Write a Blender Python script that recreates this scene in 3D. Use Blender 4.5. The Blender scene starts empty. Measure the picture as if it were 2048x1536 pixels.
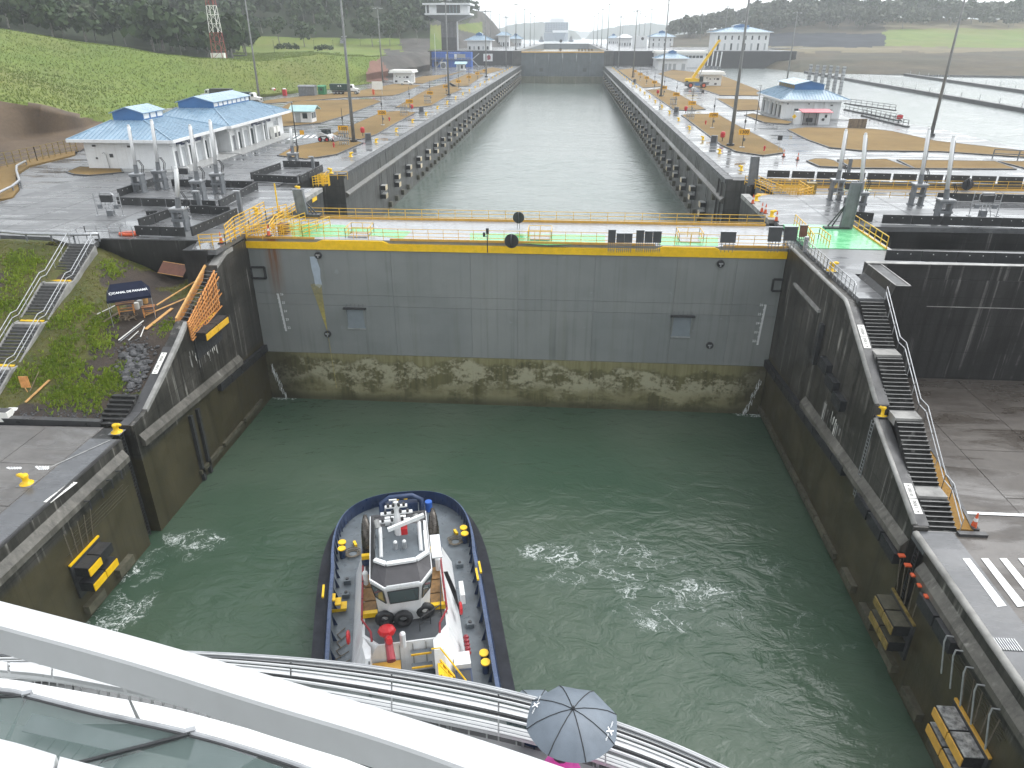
import bpy, math, random
from math import sin, cos, pi, radians, sqrt, atan2
from mathutils import Vector, Matrix
random.seed(7)
SC = bpy.context.scene
COL = SC.collection
# ---------------------------------------------------------------- camera
CP = Vector((4.94, -70.59, 19.91)); FPX = 1422.0; YAW, PIT = .074, .456
FW = Vector((-sin(YAW)*cos(PIT), cos(YAW)*cos(PIT), -sin(PIT)))
RT = Vector((cos(YAW), sin(YAW), 0)); UP = RT.cross(FW)
cam = bpy.data.objects.new('camera', bpy.data.cameras.new('camera')); COL.objects.link(cam)
cam.matrix_world = Matrix(((RT.x, UP.x, -FW.x, CP.x), (RT.y, UP.y, -FW.y, CP.y), (RT.z, UP.z, -FW.z, CP.z), (0, 0, 0, 1)))
cam.data.sensor_width = 36; cam.data.lens = 36*FPX/2048; cam.data.clip_start = .1; cam.data.clip_end = 9000
SC.camera = cam
# ---------------------------------------------------------------- sky, sun, exposure
SUN_EL, SUN_AZ = radians(55), radians(50)
W = bpy.data.worlds.new('World'); SC.world = W; W.use_nodes = True
wn, wl = W.node_tree.nodes, W.node_tree.links
sky = wn.new('ShaderNodeTexSky'); sky.sky_type = 'NISHITA'; sky.sun_disc = False
sky.sun_elevation = SUN_EL; sky.sun_rotation = SUN_AZ; sky.air_density = 1.5; sky.dust_density = 1.8; sky.ozone_density = 1
hs = wn.new('ShaderNodeHueSaturation'); hs.inputs['Saturation'].default_value = .12; hs.inputs['Value'].default_value = 1.0
wl.new(sky.outputs[0], hs.inputs['Color'])
tint = wn.new('ShaderNodeMix'); tint.data_type = 'RGBA'; tint.blend_type = 'MULTIPLY'; tint.inputs[0].default_value = 1
tint.inputs[7].default_value = (.98, 1.0, 1.02, 1)
wl.new(hs.outputs[0], tint.inputs[6]); wl.new(tint.outputs[2], wn['Background'].inputs[0])
wn['Background'].inputs[1].default_value = .15
sun = bpy.data.objects.new('sun', bpy.data.lights.new('sun', 'SUN')); COL.objects.link(sun)
sun.data.energy = .6; sun.data.angle = radians(60); sun.data.color = (1, .97, .93)
sun.rotation_euler = (pi/2 - SUN_EL, 0, pi - SUN_AZ)
SC.view_settings.view_transform = 'Standard'; SC.view_settings.look = 'None'; SC.view_settings.gamma = 1
SC.view_settings.exposure = 1.15
SC.cycles.use_denoising = True
SC.cycles.adaptive_threshold = .02; SC.cycles.max_bounces = 6; SC.cycles.volume_bounces = 1; SC.cycles.transparent_max_bounces = 12
SC.cycles.caustics_reflective = False; SC.cycles.caustics_refractive = False

# ---------------------------------------------------------------- measuring helpers: a photo pixel on a known plane
def ray(x, y): return FW + RT*((x-1024)/FPX) - UP*((y-768)/FPX)
def at(x, y, ax, v):
    d = ray(x, y); t = (v-CP[ax])/d[ax]; return CP + d*t
def G(x, y, z=1.6): return at(x, y, 2, z)
def GX(x, y, X): return at(x, y, 0, X)
def GY(x, y, Y): return at(x, y, 1, Y)
def GXY(x, y, z=1.6): p = G(x, y, z); return (p.x, p.y)

# ---------------------------------------------------------------- mesh builder
class MB:
    def __init__(s): s.v = []; s.f = []; s.m = []; s.mi = 0
    def add(s, vs, fs):
        b = len(s.v); s.v += [tuple(v) for v in vs]; s.f += [tuple(b+i for i in f) for f in fs]; s.m += [s.mi]*len(fs); return s
    def box(s, c, d, rz=0, taper=1.0):
        x, y, z = d[0]/2, d[1]/2, d[2]/2; cs, sn = cos(rz), sin(rz); vs = []
        for k in (-1, 1):
            t = taper if k > 0 else 1
            for i, j in ((-1, -1), (1, -1), (1, 1), (-1, 1)):
                px, py = i*x*t, j*y*t
                vs.append((c[0]+px*cs-py*sn, c[1]+px*sn+py*cs, c[2]+k*z))
        return s.add(vs, [(3, 2, 1, 0), (4, 5, 6, 7), (0, 1, 5, 4), (1, 2, 6, 5), (2, 3, 7, 6), (3, 0, 4, 7)])
    def bb(s, a, b): return s.box([(a[i]+b[i])/2 for i in range(3)], [abs(b[i]-a[i]) for i in range(3)])
    def frame(s, p, q):
        d = (Vector(q)-Vector(p)); L = d.length; d = d/L if L else Vector((0, 0, 1))
        u = Vector((0, 0, 1)) if abs(d.z) < .95 else Vector((0, 1, 0))
        r = d.cross(u).normalized(); u = r.cross(d); return d, r, u
    def beam(s, p, q, w, h=None):
        h = h or w; d, r, u = s.frame(p, q); p, q = Vector(p), Vector(q); vs = []
        for c in (p, q):
            for i, j in ((-1, -1), (1, -1), (1, 1), (-1, 1)): vs.append(c + r*(i*w/2) + u*(j*h/2))
        return s.add(vs, [(3, 2, 1, 0), (4, 5, 6, 7), (0, 1, 5, 4), (1, 2, 6, 5), (2, 3, 7, 6), (3, 0, 4, 7)])
    def cyl(s, p, q, r0, r1=None, n=8, caps=True):
        r1 = r0 if r1 is None else r1; d, r, u = s.frame(p, q); p, q = Vector(p), Vector(q); vs = []
        for c, rr in ((p, r0), (q, r1)):
            for k in range(n): a = 2*pi*k/n; vs.append(c + r*(rr*cos(a)) + u*(rr*sin(a)))
        fs = [(k, (k+1) % n, n+(k+1) % n, n+k) for k in range(n)]
        if caps: fs += [tuple(range(n-1, -1, -1)), tuple(range(n, 2*n))]
        return s.add(vs, fs)
    def tube(s, pts, r, n=6, closed=False):
        pts = [Vector(p) for p in pts]; m = len(pts); vs = []; pu = None
        for i, p in enumerate(pts):
            a = pts[i-1] if i or closed else p; b = pts[(i+1) % m] if i < m-1 or closed else p
            d = (b-a).normalized()
            if pu is None:
                u = Vector((0, 0, 1)) if abs(d.z) < .95 else Vector((0, 1, 0))
            else: u = pu
            rr = d.cross(u)
            if rr.length < 1e-4: rr = d.cross(Vector((1, 0, 0)))
            rr.normalize(); u = rr.cross(d); pu = u
            rad = r[i] if isinstance(r, (list, tuple)) else r
            for k in range(n): t = 2*pi*k/n; vs.append(p + rr*(rad*cos(t)) + u*(rad*sin(t)))
        fs = []
        for i in range(m if closed else m-1):
            j = (i+1) % m
            for k in range(n): fs.append((i*n+k, i*n+(k+1) % n, j*n+(k+1) % n, j*n+k))
        if not closed: fs += [tuple(range(n-1, -1, -1)), tuple(range((m-1)*n, m*n))]
        return s.add(vs, fs)
    def lathe(s, prof, c=(0, 0, 0), n=12, axis='z'):
        vs = []; m = len(prof)
        for rr, h in prof:
            for k in range(n):
                a = 2*pi*k/n; p = (rr*cos(a), rr*sin(a), h)
                if axis == 'x': p = (p[2], p[0], p[1])
                if axis == 'y': p = (p[0], p[2], p[1])
                vs.append((c[0]+p[0], c[1]+p[1], c[2]+p[2]))
        fs = [(i*n+k, i*n+(k+1) % n, (i+1)*n+(k+1) % n, (i+1)*n+k) for i in range(m-1) for k in range(n)]
        fs += [tuple(range(n-1, -1, -1)), tuple(range((m-1)*n, m*n))]
        return s.add(vs, fs)
    def prism(s, poly, z0, z1):
        n = len(poly); a = sum(poly[i][0]*poly[(i+1) % n][1]-poly[(i+1) % n][0]*poly[i][1] for i in range(n))
        if a < 0: poly = poly[::-1]
        vs = [(p[0], p[1], z0) for p in poly] + [(p[0], p[1], z1) for p in poly]
        return s.add(vs, [tuple(range(n-1, -1, -1)), tuple(range(n, 2*n))] + [(i, (i+1) % n, n+(i+1) % n, n+i) for i in range(n)])
    def prism_x(s, yz, x0, x1):
        n = len(yz); vs = [(x0, p[0], p[1]) for p in yz] + [(x1, p[0], p[1]) for p in yz]
        return s.add(vs, [tuple(range(n-1, -1, -1)), tuple(range(n, 2*n))] + [(i, (i+1) % n, n+(i+1) % n, n+i) for i in range(n)])
    def prism_y(s, xz, y0, y1):
        n = len(xz); vs = [(p[0], y0, p[1]) for p in xz] + [(p[0], y1, p[1]) for p in xz]
        return s.add(vs, [tuple(range(n-1, -1, -1)), tuple(range(n, 2*n))] + [(i, (i+1) % n, n+(i+1) % n, n+i) for i in range(n)])
    def quad(s, *p): return s.add(p, [tuple(range(len(p)))])
    def ball(s, c, r, n=10, m=6, sq=(1, 1, 1)):
        vs = [(c[0], c[1], c[2]-r*sq[2])]
        for i in range(1, m):
            t = -pi/2+pi*i/m
            for k in range(n): a = 2*pi*k/n; vs.append((c[0]+r*cos(t)*cos(a)*sq[0], c[1]+r*cos(t)*sin(a)*sq[1], c[2]+r*sin(t)*sq[2]))
        vs.append((c[0], c[1], c[2]+r*sq[2])); L = len(vs)-1
        fs = [(0, 1+(k+1) % n, 1+k) for k in range(n)]
        for i in range(m-2):
            for k in range(n): fs.append((1+i*n+k, 1+i*n+(k+1) % n, 1+(i+1)*n+(k+1) % n, 1+(i+1)*n+k))
        fs += [(L, 1+(m-2)*n+k, 1+(m-2)*n+(k+1) % n) for k in range(n)]
        return s.add(vs, fs)
    def rail(s, pts, h=1.1, n=2, r=.03, post=2.0, pr=None):
        """guard rail along a 3-D path: posts and n horizontal bars"""
        pts = [Vector(p) for p in pts]; up = Vector((0, 0, 1)); pr = pr or r
        for a, b in zip(pts[:-1], pts[1:]):
            L = (b-a).length; k = max(1, round(L/post))
            for i in range(k+1): p = a.lerp(b, i/k); s.beam(p, p+up*h, pr*2)
            for j in range(n): o = up*(h*(j+1)/n); s.beam(a+o, b+o, r*2)
        return s
    def mesh(s, name, smooth=False):
        me = bpy.data.meshes.new(name); me.from_pydata(s.v, [], s.f); me.validate(); me.update()
        if any(s.m) and len(me.polygons) == len(s.m): me.polygons.foreach_set('material_index', s.m)
        if smooth: me.shade_smooth() if hasattr(me, 'shade_smooth') else me.polygons.foreach_set('use_smooth', [True]*len(me.polygons))
        return me
    def build(s, name, mat, parent=None, smooth=False, loc=None, rz=0):
        me = s.mesh(name, smooth)
        for m in (mat if isinstance(mat, (list, tuple)) else [mat]): me.materials.append(m)
        return link(name, me, parent, loc, rz)
def link(name, me, parent=None, loc=None, rz=0):
    o = bpy.data.objects.new(name, me); COL.objects.link(o)
    if parent is not None: o.parent = parent
    if loc is not None: o.location = loc
    if rz: o.rotation_euler[2] = rz
    return o
def tag(o, label=None, cat=None, group=None, kind=None):
    if label: o['label'] = label
    if cat: o['category'] = cat
    if group: o['group'] = group
    if kind: o['kind'] = kind
    return o
def thing(name, label, cat, loc=(0, 0, 0), rz=0, group=None):
    o = bpy.data.objects.new(name, None); COL.objects.link(o); o.location = loc; o.rotation_euler[2] = rz
    return tag(o, label, cat, group)
def dup(root, loc, rz=None, label=None, group=None, scale=None, parent=None):
    r = root.copy(); COL.objects.link(r); r.location = loc
    if rz is not None: r.rotation_euler[2] = rz
    if label: r['label'] = label
    if group: r['group'] = group
    if scale: r.scale = scale if isinstance(scale, (tuple, list)) else (scale,)*3
    for ch in kids.get(root.name, []) or [c for c in root.children]:
        c = ch.copy(); COL.objects.link(c); c.parent = r
        for g in ch.children:
            d = g.copy(); COL.objects.link(d); d.parent = c
    return r
kids = {}
class Proto:
    """builds a kind once, then hands out copies; the first placement moves the original"""
    def __init__(s, root): s.root = root; s.used = False; s.ch = [(c, list(c.children)) for c in root.children]
    def put(s, loc, rz=0, label=None, group=None, scale=None):
        if not s.used:
            s.used = True; r = s.root; r.location = loc; r.rotation_euler[2] = rz
            if label: r['label'] = label
            if group: r['group'] = group
            if scale: r.scale = scale if isinstance(scale, (tuple, list)) else (scale,)*3
            return r
        r = s.root.copy(); COL.objects.link(r); r.location = loc; r.rotation_euler[2] = rz; r.scale = (1, 1, 1)
        if label: r['label'] = label
        if group: r['group'] = group
        if scale: r.scale = scale if isinstance(scale, (tuple, list)) else (scale,)*3
        for c0, gs in s.ch:
            c = c0.copy(); COL.objects.link(c); c.parent = r
            for g0 in gs: g = g0.copy(); COL.objects.link(g); g.parent = c
        return r
ORD = 'first second third fourth fifth sixth seventh eighth ninth tenth eleventh twelfth thirteenth fourteenth fifteenth sixteenth seventeenth eighteenth nineteenth twentieth'.split()
def nth(i):
    if i < 20: return ORD[i]
    t, u = divmod(i+1, 10); tn = {2: 'twenty', 3: 'thirty', 4: 'forty', 5: 'fifty', 6: 'sixty', 7: 'seventy', 8: 'eighty'}[t]
    return {2: 'twentieth', 3: 'thirtieth', 4: 'fortieth', 5: 'fiftieth', 6: 'sixtieth', 7: 'seventieth', 8: 'eightieth'}[t] if u == 0 else tn+'-'+ORD[u-1]
_font = {}
def text(name, s, size, mat, parent=None, mw=None, align='CENTER', ext=.004, bold=0, shear=0):
    k = (s, size, align, ext, bold, shear)
    if k not in _font:
        cu = bpy.data.curves.new('lettering', 'FONT'); cu.body = s; cu.size = size; cu.align_x = align; cu.align_y = 'CENTER'; cu.extrude = ext; cu.offset = bold; cu.resolution_u = 2; cu.shear = shear
        tmp = bpy.data.objects.new('tmp', cu); _font[k] = bpy.data.meshes.new_from_object(tmp); bpy.data.objects.remove(tmp); bpy.data.curves.remove(cu)
    me = _font[k].copy(); me.materials.clear(); me.materials.append(mat)
    o = bpy.data.objects.new(name, me); COL.objects.link(o)
    if parent is not None: o.parent = parent
    if mw is not None: o.matrix_local = mw
    return o
def basis(o, x, y):
    x = Vector(x).normalized(); y = Vector(y).normalized(); z = x.cross(y).normalized(); y = z.cross(x); o = Vector(o)
    return Matrix(((x.x, y.x, z.x, o.x), (x.y, y.y, z.y, o.y), (x.z, y.z, z.z, o.z), (0, 0, 0, 1)))

# ---------------------------------------------------------------- materials
class NT:
    def __init__(s, name):
        s.m = bpy.data.materials.new(name); s.m.use_nodes = True; s.t = s.m.node_tree; s.n = s.t.nodes; s.l = s.t.links
        s.b = s.n['Principled BSDF']; s.tc = None
    def node(s, t, **k):
        n = s.n.new(t)
        for a, b in k.items(): setattr(n, a, b)
        return n
    def put(s, sock, v):
        if hasattr(v, 'is_output') or hasattr(v, 'links'): s.l.new(v, sock)
        else:
            if isinstance(v, (tuple, list)) and len(v) == 3 and sock.type == 'RGBA': v = (*v, 1)
            sock.default_value = v
    def co(s, world=False):
        if world: return s.node('ShaderNodeNewGeometry').outputs['Position']
        if s.tc is None: s.tc = s.node('ShaderNodeTexCoord')
        return s.tc.outputs['Object']
    def map(s, v, sc=(1, 1, 1), loc=(0, 0, 0), rot=(0, 0, 0)):
        n = s.node('ShaderNodeMapping'); s.put(n.inputs[0], v); n.inputs[1].default_value = loc; n.inputs[2].default_value = rot; n.inputs[3].default_value = sc; return n.outputs[0]
    def noise(s, v, sc, det=5, rough=.6, dist=0, col=False):
        n = s.node('ShaderNodeTexNoise'); s.put(n.inputs['Vector'], v); n.inputs['Scale'].default_value = sc; n.inputs['Detail'].default_value = det
        n.inputs['Roughness'].default_value = rough; n.inputs['Distortion'].default_value = dist; return n.outputs[1 if col else 0]
    def voro(s, v, sc, feat='F1', out='Distance', rnd=1):
        n = s.node('ShaderNodeTexVoronoi', feature=feat); s.put(n.inputs['Vector'], v); n.inputs['Scale'].default_value = sc; n.inputs['Randomness'].default_value = rnd; return n.outputs[out]
    def rng(s, v, a, b, c=0, d=1, smooth=False):
        n = s.node('ShaderNodeMapRange'); s.put(n.inputs[0], v); n.interpolation_type = 'SMOOTHSTEP' if smooth else 'LINEAR'
        for i, q in enumerate((a, b, c, d)): s.put(n.inputs[i+1], q)
        return n.outputs[0]
    def mix(s, f, a, b, mode='MIX'):
        n = s.node('ShaderNodeMix', data_type='RGBA', blend_type=mode); s.put(n.inputs[0], f); s.put(n.inputs[6], a); s.put(n.inputs[7], b); return n.outputs[2]
    def math(s, op, a, b=0, c=0):
        n = s.node('ShaderNodeMath', operation=op); s.put(n.inputs[0], a); s.put(n.inputs[1], b); s.put(n.inputs[2], c); return n.outputs[0]
    def sep(s, v): n = s.node('ShaderNodeSeparateXYZ'); s.put(n.inputs[0], v); return n.outputs
    def comb(s, x, y, z):
        n = s.node('ShaderNodeCombineXYZ')
        for i, q in enumerate((x, y, z)): s.put(n.inputs[i], q)
        return n.outputs[0]
    def bump(s, h, st=.3, d=.1, nrm=None):
        n = s.node('ShaderNodeBump'); s.put(n.inputs['Height'], h); n.inputs['Strength'].default_value = st; n.inputs['Distance'].default_value = d
        if nrm is not None: s.l.new(nrm, n.inputs['Normal'])
        return n.outputs[0]
    def fin(s, col=None, rough=None, nrm=None, metal=None, spec=None, ior=None, coat=None, trans=None, alpha=None):
        for k, v in (('Base Color', col), ('Roughness', rough), ('Normal', nrm), ('Metallic', metal), ('Specular IOR Level', spec), ('IOR', ior), ('Coat Weight', coat), ('Transmission Weight', trans), ('Alpha', alpha)):
            if v is not None: s.put(s.b.inputs[k], v)
        return s.m
def mat(name, c, var=.2, sc=1.5, rough=.5, rvar=.12, bump=.15, bsc=12, metal=0, spec=.5, c2=None, streak=0, stc=None, rnd=0, coat=None):
    """painted / plain surface: mottled colour, uneven gloss, fine relief and optional vertical run-off streaks"""
    t = NT(name); co = t.co(); n1 = t.noise(co, sc, 6); dark = tuple(x*(1-var) for x in c); lite = tuple(min(1, x*(1+var)) for x in c)
    col = t.mix(t.rng(n1, .3, .7), dark, c2 or lite)
    if streak:
        st = t.noise(t.map(co, (2.2, 2.2, .06)), 1.6, 5); col = t.mix(t.rng(st, .5, .72, 0, streak), col, stc or tuple(x*.35 for x in c))
    if rnd:
        r = t.node('ShaderNodeObjectInfo').outputs['Random']; col = t.mix(1, col, t.mix(r, (1-rnd,)*3, (1+rnd*.5,)*3), 'MULTIPLY')
    r = t.rng(t.noise(co, sc*2.3, 4), .3, .7, max(.03, rough-rvar), min(1, rough+rvar))
    return t.fin(col, r, t.bump(t.noise(co, bsc, 4), bump, .02) if bump else None, metal, spec, coat=coat)
def m_wet(name, a, b, wet=(.04, .38), sc=.12, bump=.12):
    t = NT(name); co = t.co(True); n = t.noise(co, sc, 7, .62); n2 = t.noise(co, 1.7, 6, .7); n3 = t.noise(t.map(co, (.25, 1, 1)), .35, 5, .6, 1.2)
    col = t.mix(t.rng(n, .3, .7), a, b); col = t.mix(t.rng(n2, .35, .75, 0, .5), col, tuple(x*.55 for x in a)); col = t.mix(t.rng(n3, .56, .7, 0, .45), col, tuple(x*1.5 for x in b))
    w = t.rng(n3, .36, .6, 0, 1, True); r = t.rng(w, 0, 1, wet[0], wet[1])
    return t.fin(col, r, t.bump(t.math('ADD', n2, t.math('MULTIPLY', t.noise(co, 9, 3), .35)), bump, .02), spec=.5)
m_deck = m_wet('wet_concrete', (.105, .108, .112), (.175, .178, .18))
m_lot = m_wet('damp_concrete', (.105, .107, .11), (.17, .172, .174), (.16, .55), .15)
m_road = m_wet('wet_asphalt_road', (.07, .073, .077), (.12, .124, .13), (.05, .4))
m_apron = m_wet('wet_apron', (.085, .08, .075), (.15, .142, .133), (.1, .5), .2)
m_revet = mat('dark_revetment', (.028, .032, .04), .3, .1, .9, .05, .2, 2, spec=.1)
m_apronr = m_wet('brown_stained_apron', (.045, .036, .029), (.1, .088, .076), (.12, .55), .16)
m_kerb = mat('kerb_concrete', (.33, .33, .32), .25, 3, .4, .15)
def m_wall_(name, base, dark, lime, zalg=None, alg=(.035, .031, .014), st=1.0):
    t = NT(name); co = t.co(True); s = t.sep(co)
    n = t.noise(co, .35, 7, .65); fine = t.noise(co, 4, 6, .7)
    stv = t.map(co, (1.5, 1.5, .03)); s1 = t.noise(stv, 1.2, 7, .72); s2 = t.noise(t.map(co, (1.6, 1.6, .05), (7, 3, 5)), 1.3, 5, .6)
    col = t.mix(t.rng(n, .3, .7), dark, base); col = t.mix(t.rng(s1, .46, .66, 0, .85*st), col, tuple(x*.5 for x in dark))
    col = t.mix(t.math('MULTIPLY', t.rng(s2, .57, .7, 0, .85*st), t.rng(n, .4, .58)), col, lime)
    col = t.mix(t.rng(fine, .3, .8, 0, .4), col, tuple(x*.4 for x in dark))
    pl = t.math('FRACT', t.math('MULTIPLY', s[2], .4)); col = t.mix(t.rng(pl, .97, .985, 0, .55), col, tuple(x*.4 for x in dark))
    if zalg is not None:
        zz = t.math('ADD', s[2], t.math('MULTIPLY', t.math('SUBTRACT', n, .5), .8))
        a2 = t.mix(t.rng(n, .35, .65), alg, tuple(x*1.9 for x in alg)); a2 = t.mix(t.rng(s1, .5, .7, 0, .6), a2, tuple(x*.5 for x in alg))
        col = t.mix(t.rng(zz, zalg-.25, zalg+.25, 1, 0, True), col, a2)
    return t.fin(col, t.rng(n, .3, .7, .3, .6), t.bump(t.math('ADD', fine, t.math('MULTIPLY', s1, .6)), .35, .04), spec=.45)
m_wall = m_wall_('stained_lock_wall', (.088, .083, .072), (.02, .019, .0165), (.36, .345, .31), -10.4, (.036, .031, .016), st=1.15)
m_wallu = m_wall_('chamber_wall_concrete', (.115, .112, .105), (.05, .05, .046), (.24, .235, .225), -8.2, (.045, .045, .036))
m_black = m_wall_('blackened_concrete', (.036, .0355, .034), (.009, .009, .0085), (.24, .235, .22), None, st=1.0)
m_cop = mat('coping_concrete', (.27, .265, .25), .4, .9, .55, .15, .4, 6)
m_copd = mat('dark_coping', (.045, .045, .046), .35, .6, .4, .15, .3, 6)
# gate
def m_gate_():
    t = NT('gate_paint'); co = t.co(True); s = t.sep(co); rn = t.node('ShaderNodeObjectInfo').outputs['Random']
    n = t.noise(co, .16, 6, .6); s1 = t.noise(t.map(co, (1.3, 1, .03)), 1, 6, .7); s2 = t.noise(t.map(co, (.5, 1, .02), (3, 0, 0)), 1, 5, .6)
    col = t.mix(t.rng(n, .3, .7), (.185, .198, .193), (.235, .247, .24)); col = t.mix(1, col, t.mix(rn, (.93, .94, .95), (1.06, 1.05, 1.04)), 'MULTIPLY')
    col = t.mix(t.rng(s1, .53, .74, 0, .5), col, (.08, .088, .078)); col = t.mix(t.rng(s2, .56, .74, 0, .4), col, (.12, .125, .09))
    br = t.node('ShaderNodeTexBrick'); t.put(br.inputs['Vector'], t.map(t.comb(s[0], s[2], 0), (.22, .22, 1))); br.inputs['Scale'].default_value = 1; br.inputs['Mortar Size'].default_value = 0
    br.offset = .37; br.inputs['Color1'].default_value = (0, 0, 0, 1); br.inputs['Color2'].default_value = (1, 1, 1, 1); br.inputs['Bias'].default_value = -.35
    col = t.mix(t.math('MULTIPLY', br.outputs['Color'], .3), col, (.24, .255, .25))
    rx = t.math('ABSOLUTE', t.math('ADD', s[0], 25.3)); ru = t.math('MULTIPLY', t.rng(rx, .1, 1.2, 1, 0, True), t.math('MULTIPLY', t.rng(s[2], -6, -1, 0, 1), t.rng(s1, .42, .56, 0, .9))); col = t.mix(ru, col, (.17, .065, .018))
    col = t.mix(t.math('MULTIPLY', t.rng(t.noise(co, 1.1, 3, .5), .68, .72), .5), col, (.26, .29, .29))
    return t.fin(col, t.rng(n, .3, .7, .3, .5), t.bump(t.noise(co, 3, 4), .12, .03))
m_gate = m_gate_()
m_gatef = mat('far_gate_paint', (.085, .1, .105), .2, .3, .5, .1, .1, 2, streak=.5)
def m_algae_():
    t = NT('gate_algae'); co = t.co(True); s = t.sep(co)
    w = t.noise(t.map(co, (.2, 1, .16)), 1, 6, .62, .5); fine = t.noise(co, 2.6, 6, .72); vs = t.noise(t.map(co, (1.6, 1, .09)), 1, 5, .65); pch = t.noise(t.map(co, (.3, 1, .5)), 1, 6, .68)
    col = t.mix(t.rng(vs, .35, .65), (.16, .145, .062), (.26, .245, .13))
    z = t.math('ADD', s[2], t.math('MULTIPLY', t.math('SUBTRACT', w, .5), 5.5))
    dk = t.mix(t.rng(vs, .3, .65), (.055, .05, .02), (.14, .128, .055)); col = t.mix(t.rng(z, -12.4, -12.9, 0, .92, True), col, dk)
    z2 = t.math('ADD', s[2], t.math('MULTIPLY', t.math('SUBTRACT', w, .5), 7)); bandm = t.math('MULTIPLY', t.rng(z2, -12.6, -13.1), t.rng(z2, -15.2, -16.2, 1, 0))
    crust = t.math('MULTIPLY', t.rng(t.math('ADD', pch, t.math('MULTIPLY', fine, .6)), .74, .86), bandm); col = t.mix(t.math('MULTIPLY', crust, .85), col, (.4, .38, .26))
    low = t.math('MULTIPLY', t.rng(s[2], -14.6, -15.6), t.rng(pch, .42, .56)); col = t.mix(t.math('MULTIPLY', low, .6), col, (.3, .28, .16))
    col = t.mix(t.rng(s[2], -16.2, -17.3, 0, .75, True), col, (.05, .05, .024)); xe = t.math('ABSOLUTE', s[0]); col = t.mix(t.rng(xe, 22, 27, 0, .8, True), col, (.028, .025, .014))
    return t.fin(col, .5, t.bump(fine, .3, .04))
m_algae = m_algae_()
m_yel = mat('yellow_paint', (.85, .53, .008), .1, 2, .4, .1, .05)
m_yel2 = mat('yellow_rail_paint', (.72, .42, .03), .15, 3, .45, .1, .05)
m_ora = mat('orange_yellow_steel', (.6, .34, .06), .15, 2, .45, .1, .05)
def m_gdeck_():
    t = NT('gate_deck_top'); co = t.co(True); s = t.sep(co); n = t.noise(t.map(co, (.3, 1, 1)), .7, 6, .65); n2 = t.noise(co, 2.2, 5, .7)
    col = t.mix(t.rng(n, .3, .7), (.25, .265, .28), (.36, .375, .39))
    return t.fin(t.mix(t.rng(n2, .4, .75, 0, .4), col, (.24, .25, .27)), t.rng(n, .35, .65, .08, .4), t.bump(n2, .15, .02))
m_gdeck = m_gdeck_()
def m_green_(name, a, b):
    t = NT(name); co = t.co(True); n = t.noise(t.map(co, (.5, 1.6, 1)), 1.2, 6, .7); w = t.noise(co, 4, 5, .8)
    col = t.mix(t.rng(n, .3, .68), a, b); col = t.mix(t.rng(w, .58, .72, 0, .6), col, (.42, .55, .45))
    return t.fin(col, t.rng(n, .4, .65, .1, .4), t.bump(w, .15, .02))
m_green = m_green_('green_deck_paint', (.07, .36, .12), (.16, .48, .22))
# steel, plastics
m_white = mat('white_paint', (.74, .75, .75), .06, .8, .45, .1, .06, streak=.25, stc=(.45, .43, .38))
m_whitec = mat('white_ceramic_coat', (.55, .56, .56), .05, 1.3, .35, .08, .04, streak=.12, stc=(.4, .4, .38))
m_blue = mat('blue_roof_sheet', (.23, .35, .46), .18, .3, .3, .1, .05, c2=(.28, .4, .5))
m_bluev = mat('blue_clerestory_sheet', (.045, .15, .34), .15, .5, .4)
m_teal = mat('pale_teal_roof', (.36, .55, .56), .15, .5, .35)
m_navy = mat('navy_steel', (.022, .042, .1), .25, 1, .35, .1, .06)
m_navyl = mat('navy_rail_cap', (.05, .078, .15), .25, 1, .3, .1, .05)
m_bluec = mat('blue_container_paint', (.03, .13, .5), .15, .6, .45)
m_grey = mat('grey_steel', (.16, .17, .18), .25, 1.2, .45, .12, .08, streak=.3)
m_galv = mat('galvanised_steel', (.42, .43, .44), .2, 3, .38, .1, .05, metal=.6)
m_mast = mat('weathered_mast_steel', (.2, .205, .2), .25, .6, .5, .1, .05)
m_dark = mat('dark_steel', (.035, .036, .038), .3, 2, .45)
m_pan = mat('dark_signal_panel', (.045, .048, .05), .2, 1, .6)
m_ledge = m_wall_('weathered_ledge', (.19, .18, .155), (.07, .066, .056), (.32, .31, .28), None, st=.8)
m_blackr = mat('black_rubber', (.018, .019, .021), .35, 3, .55, .12, .3, 20)
m_barr = mat('dark_barrier_concrete', (.028, .029, .03), .35, 1.2, .5, .15, .3, 10, streak=.4, rnd=.2)
m_red = mat('red_paint', (.5, .02, .025), .15, 2, .4)
m_maroon = mat('dark_red_pipe', (.26, .02, .03), .2, 2, .4)
m_pinkred = mat('red_roof_sheet', (.5, .12, .14), .15, 1, .45)
m_orange = mat('orange_plastic', (.62, .1, .03), .15, 3, .5)
m_conew = mat('reflective_white', (.7, .7, .68), .1, 3, .5)
m_glass = NT('window_glass').fin((.02, .03, .032), .06, spec=.7)
m_tglass = NT('wheelhouse_glass').fin((.09, .125, .125), .05, spec=.7)
m_doorg = mat('grey_door', (.38, .4, .41), .1, 2, .4)
m_wood = mat('formwork_timber', (.66, .27, .07), .3, 2.5, .65, .1, .3, 30, c2=(.76, .36, .12), rnd=.25)
m_plank = mat('pale_plank', (.6, .34, .12), .25, 3, .7, .1, .25, 25, rnd=.2)
m_brown = mat('brown_plywood', (.13, .05, .03), .3, 2, .6, .1, .2)
m_woodd = mat('old_timber', (.2, .15, .1), .4, 3, .75, .1, .3, 20, rnd=.3)
m_fface = mat('fender_face_plate', (.6, .5, .34), .35, 3, .5, .1, .2, rnd=.4)
m_ftop = mat('wet_fender_top', (.33, .33, .32), .35, 3, .3, .1, .2, rnd=.4)
m_mudf = mat('silted_fender', (.085, .08, .055), .35, 2, .5, .1, .3, rnd=.3)
m_tent = mat('navy_canopy_cloth', (.012, .016, .034), .15, 2, .8, .1, .1, spec=.15)
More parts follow.
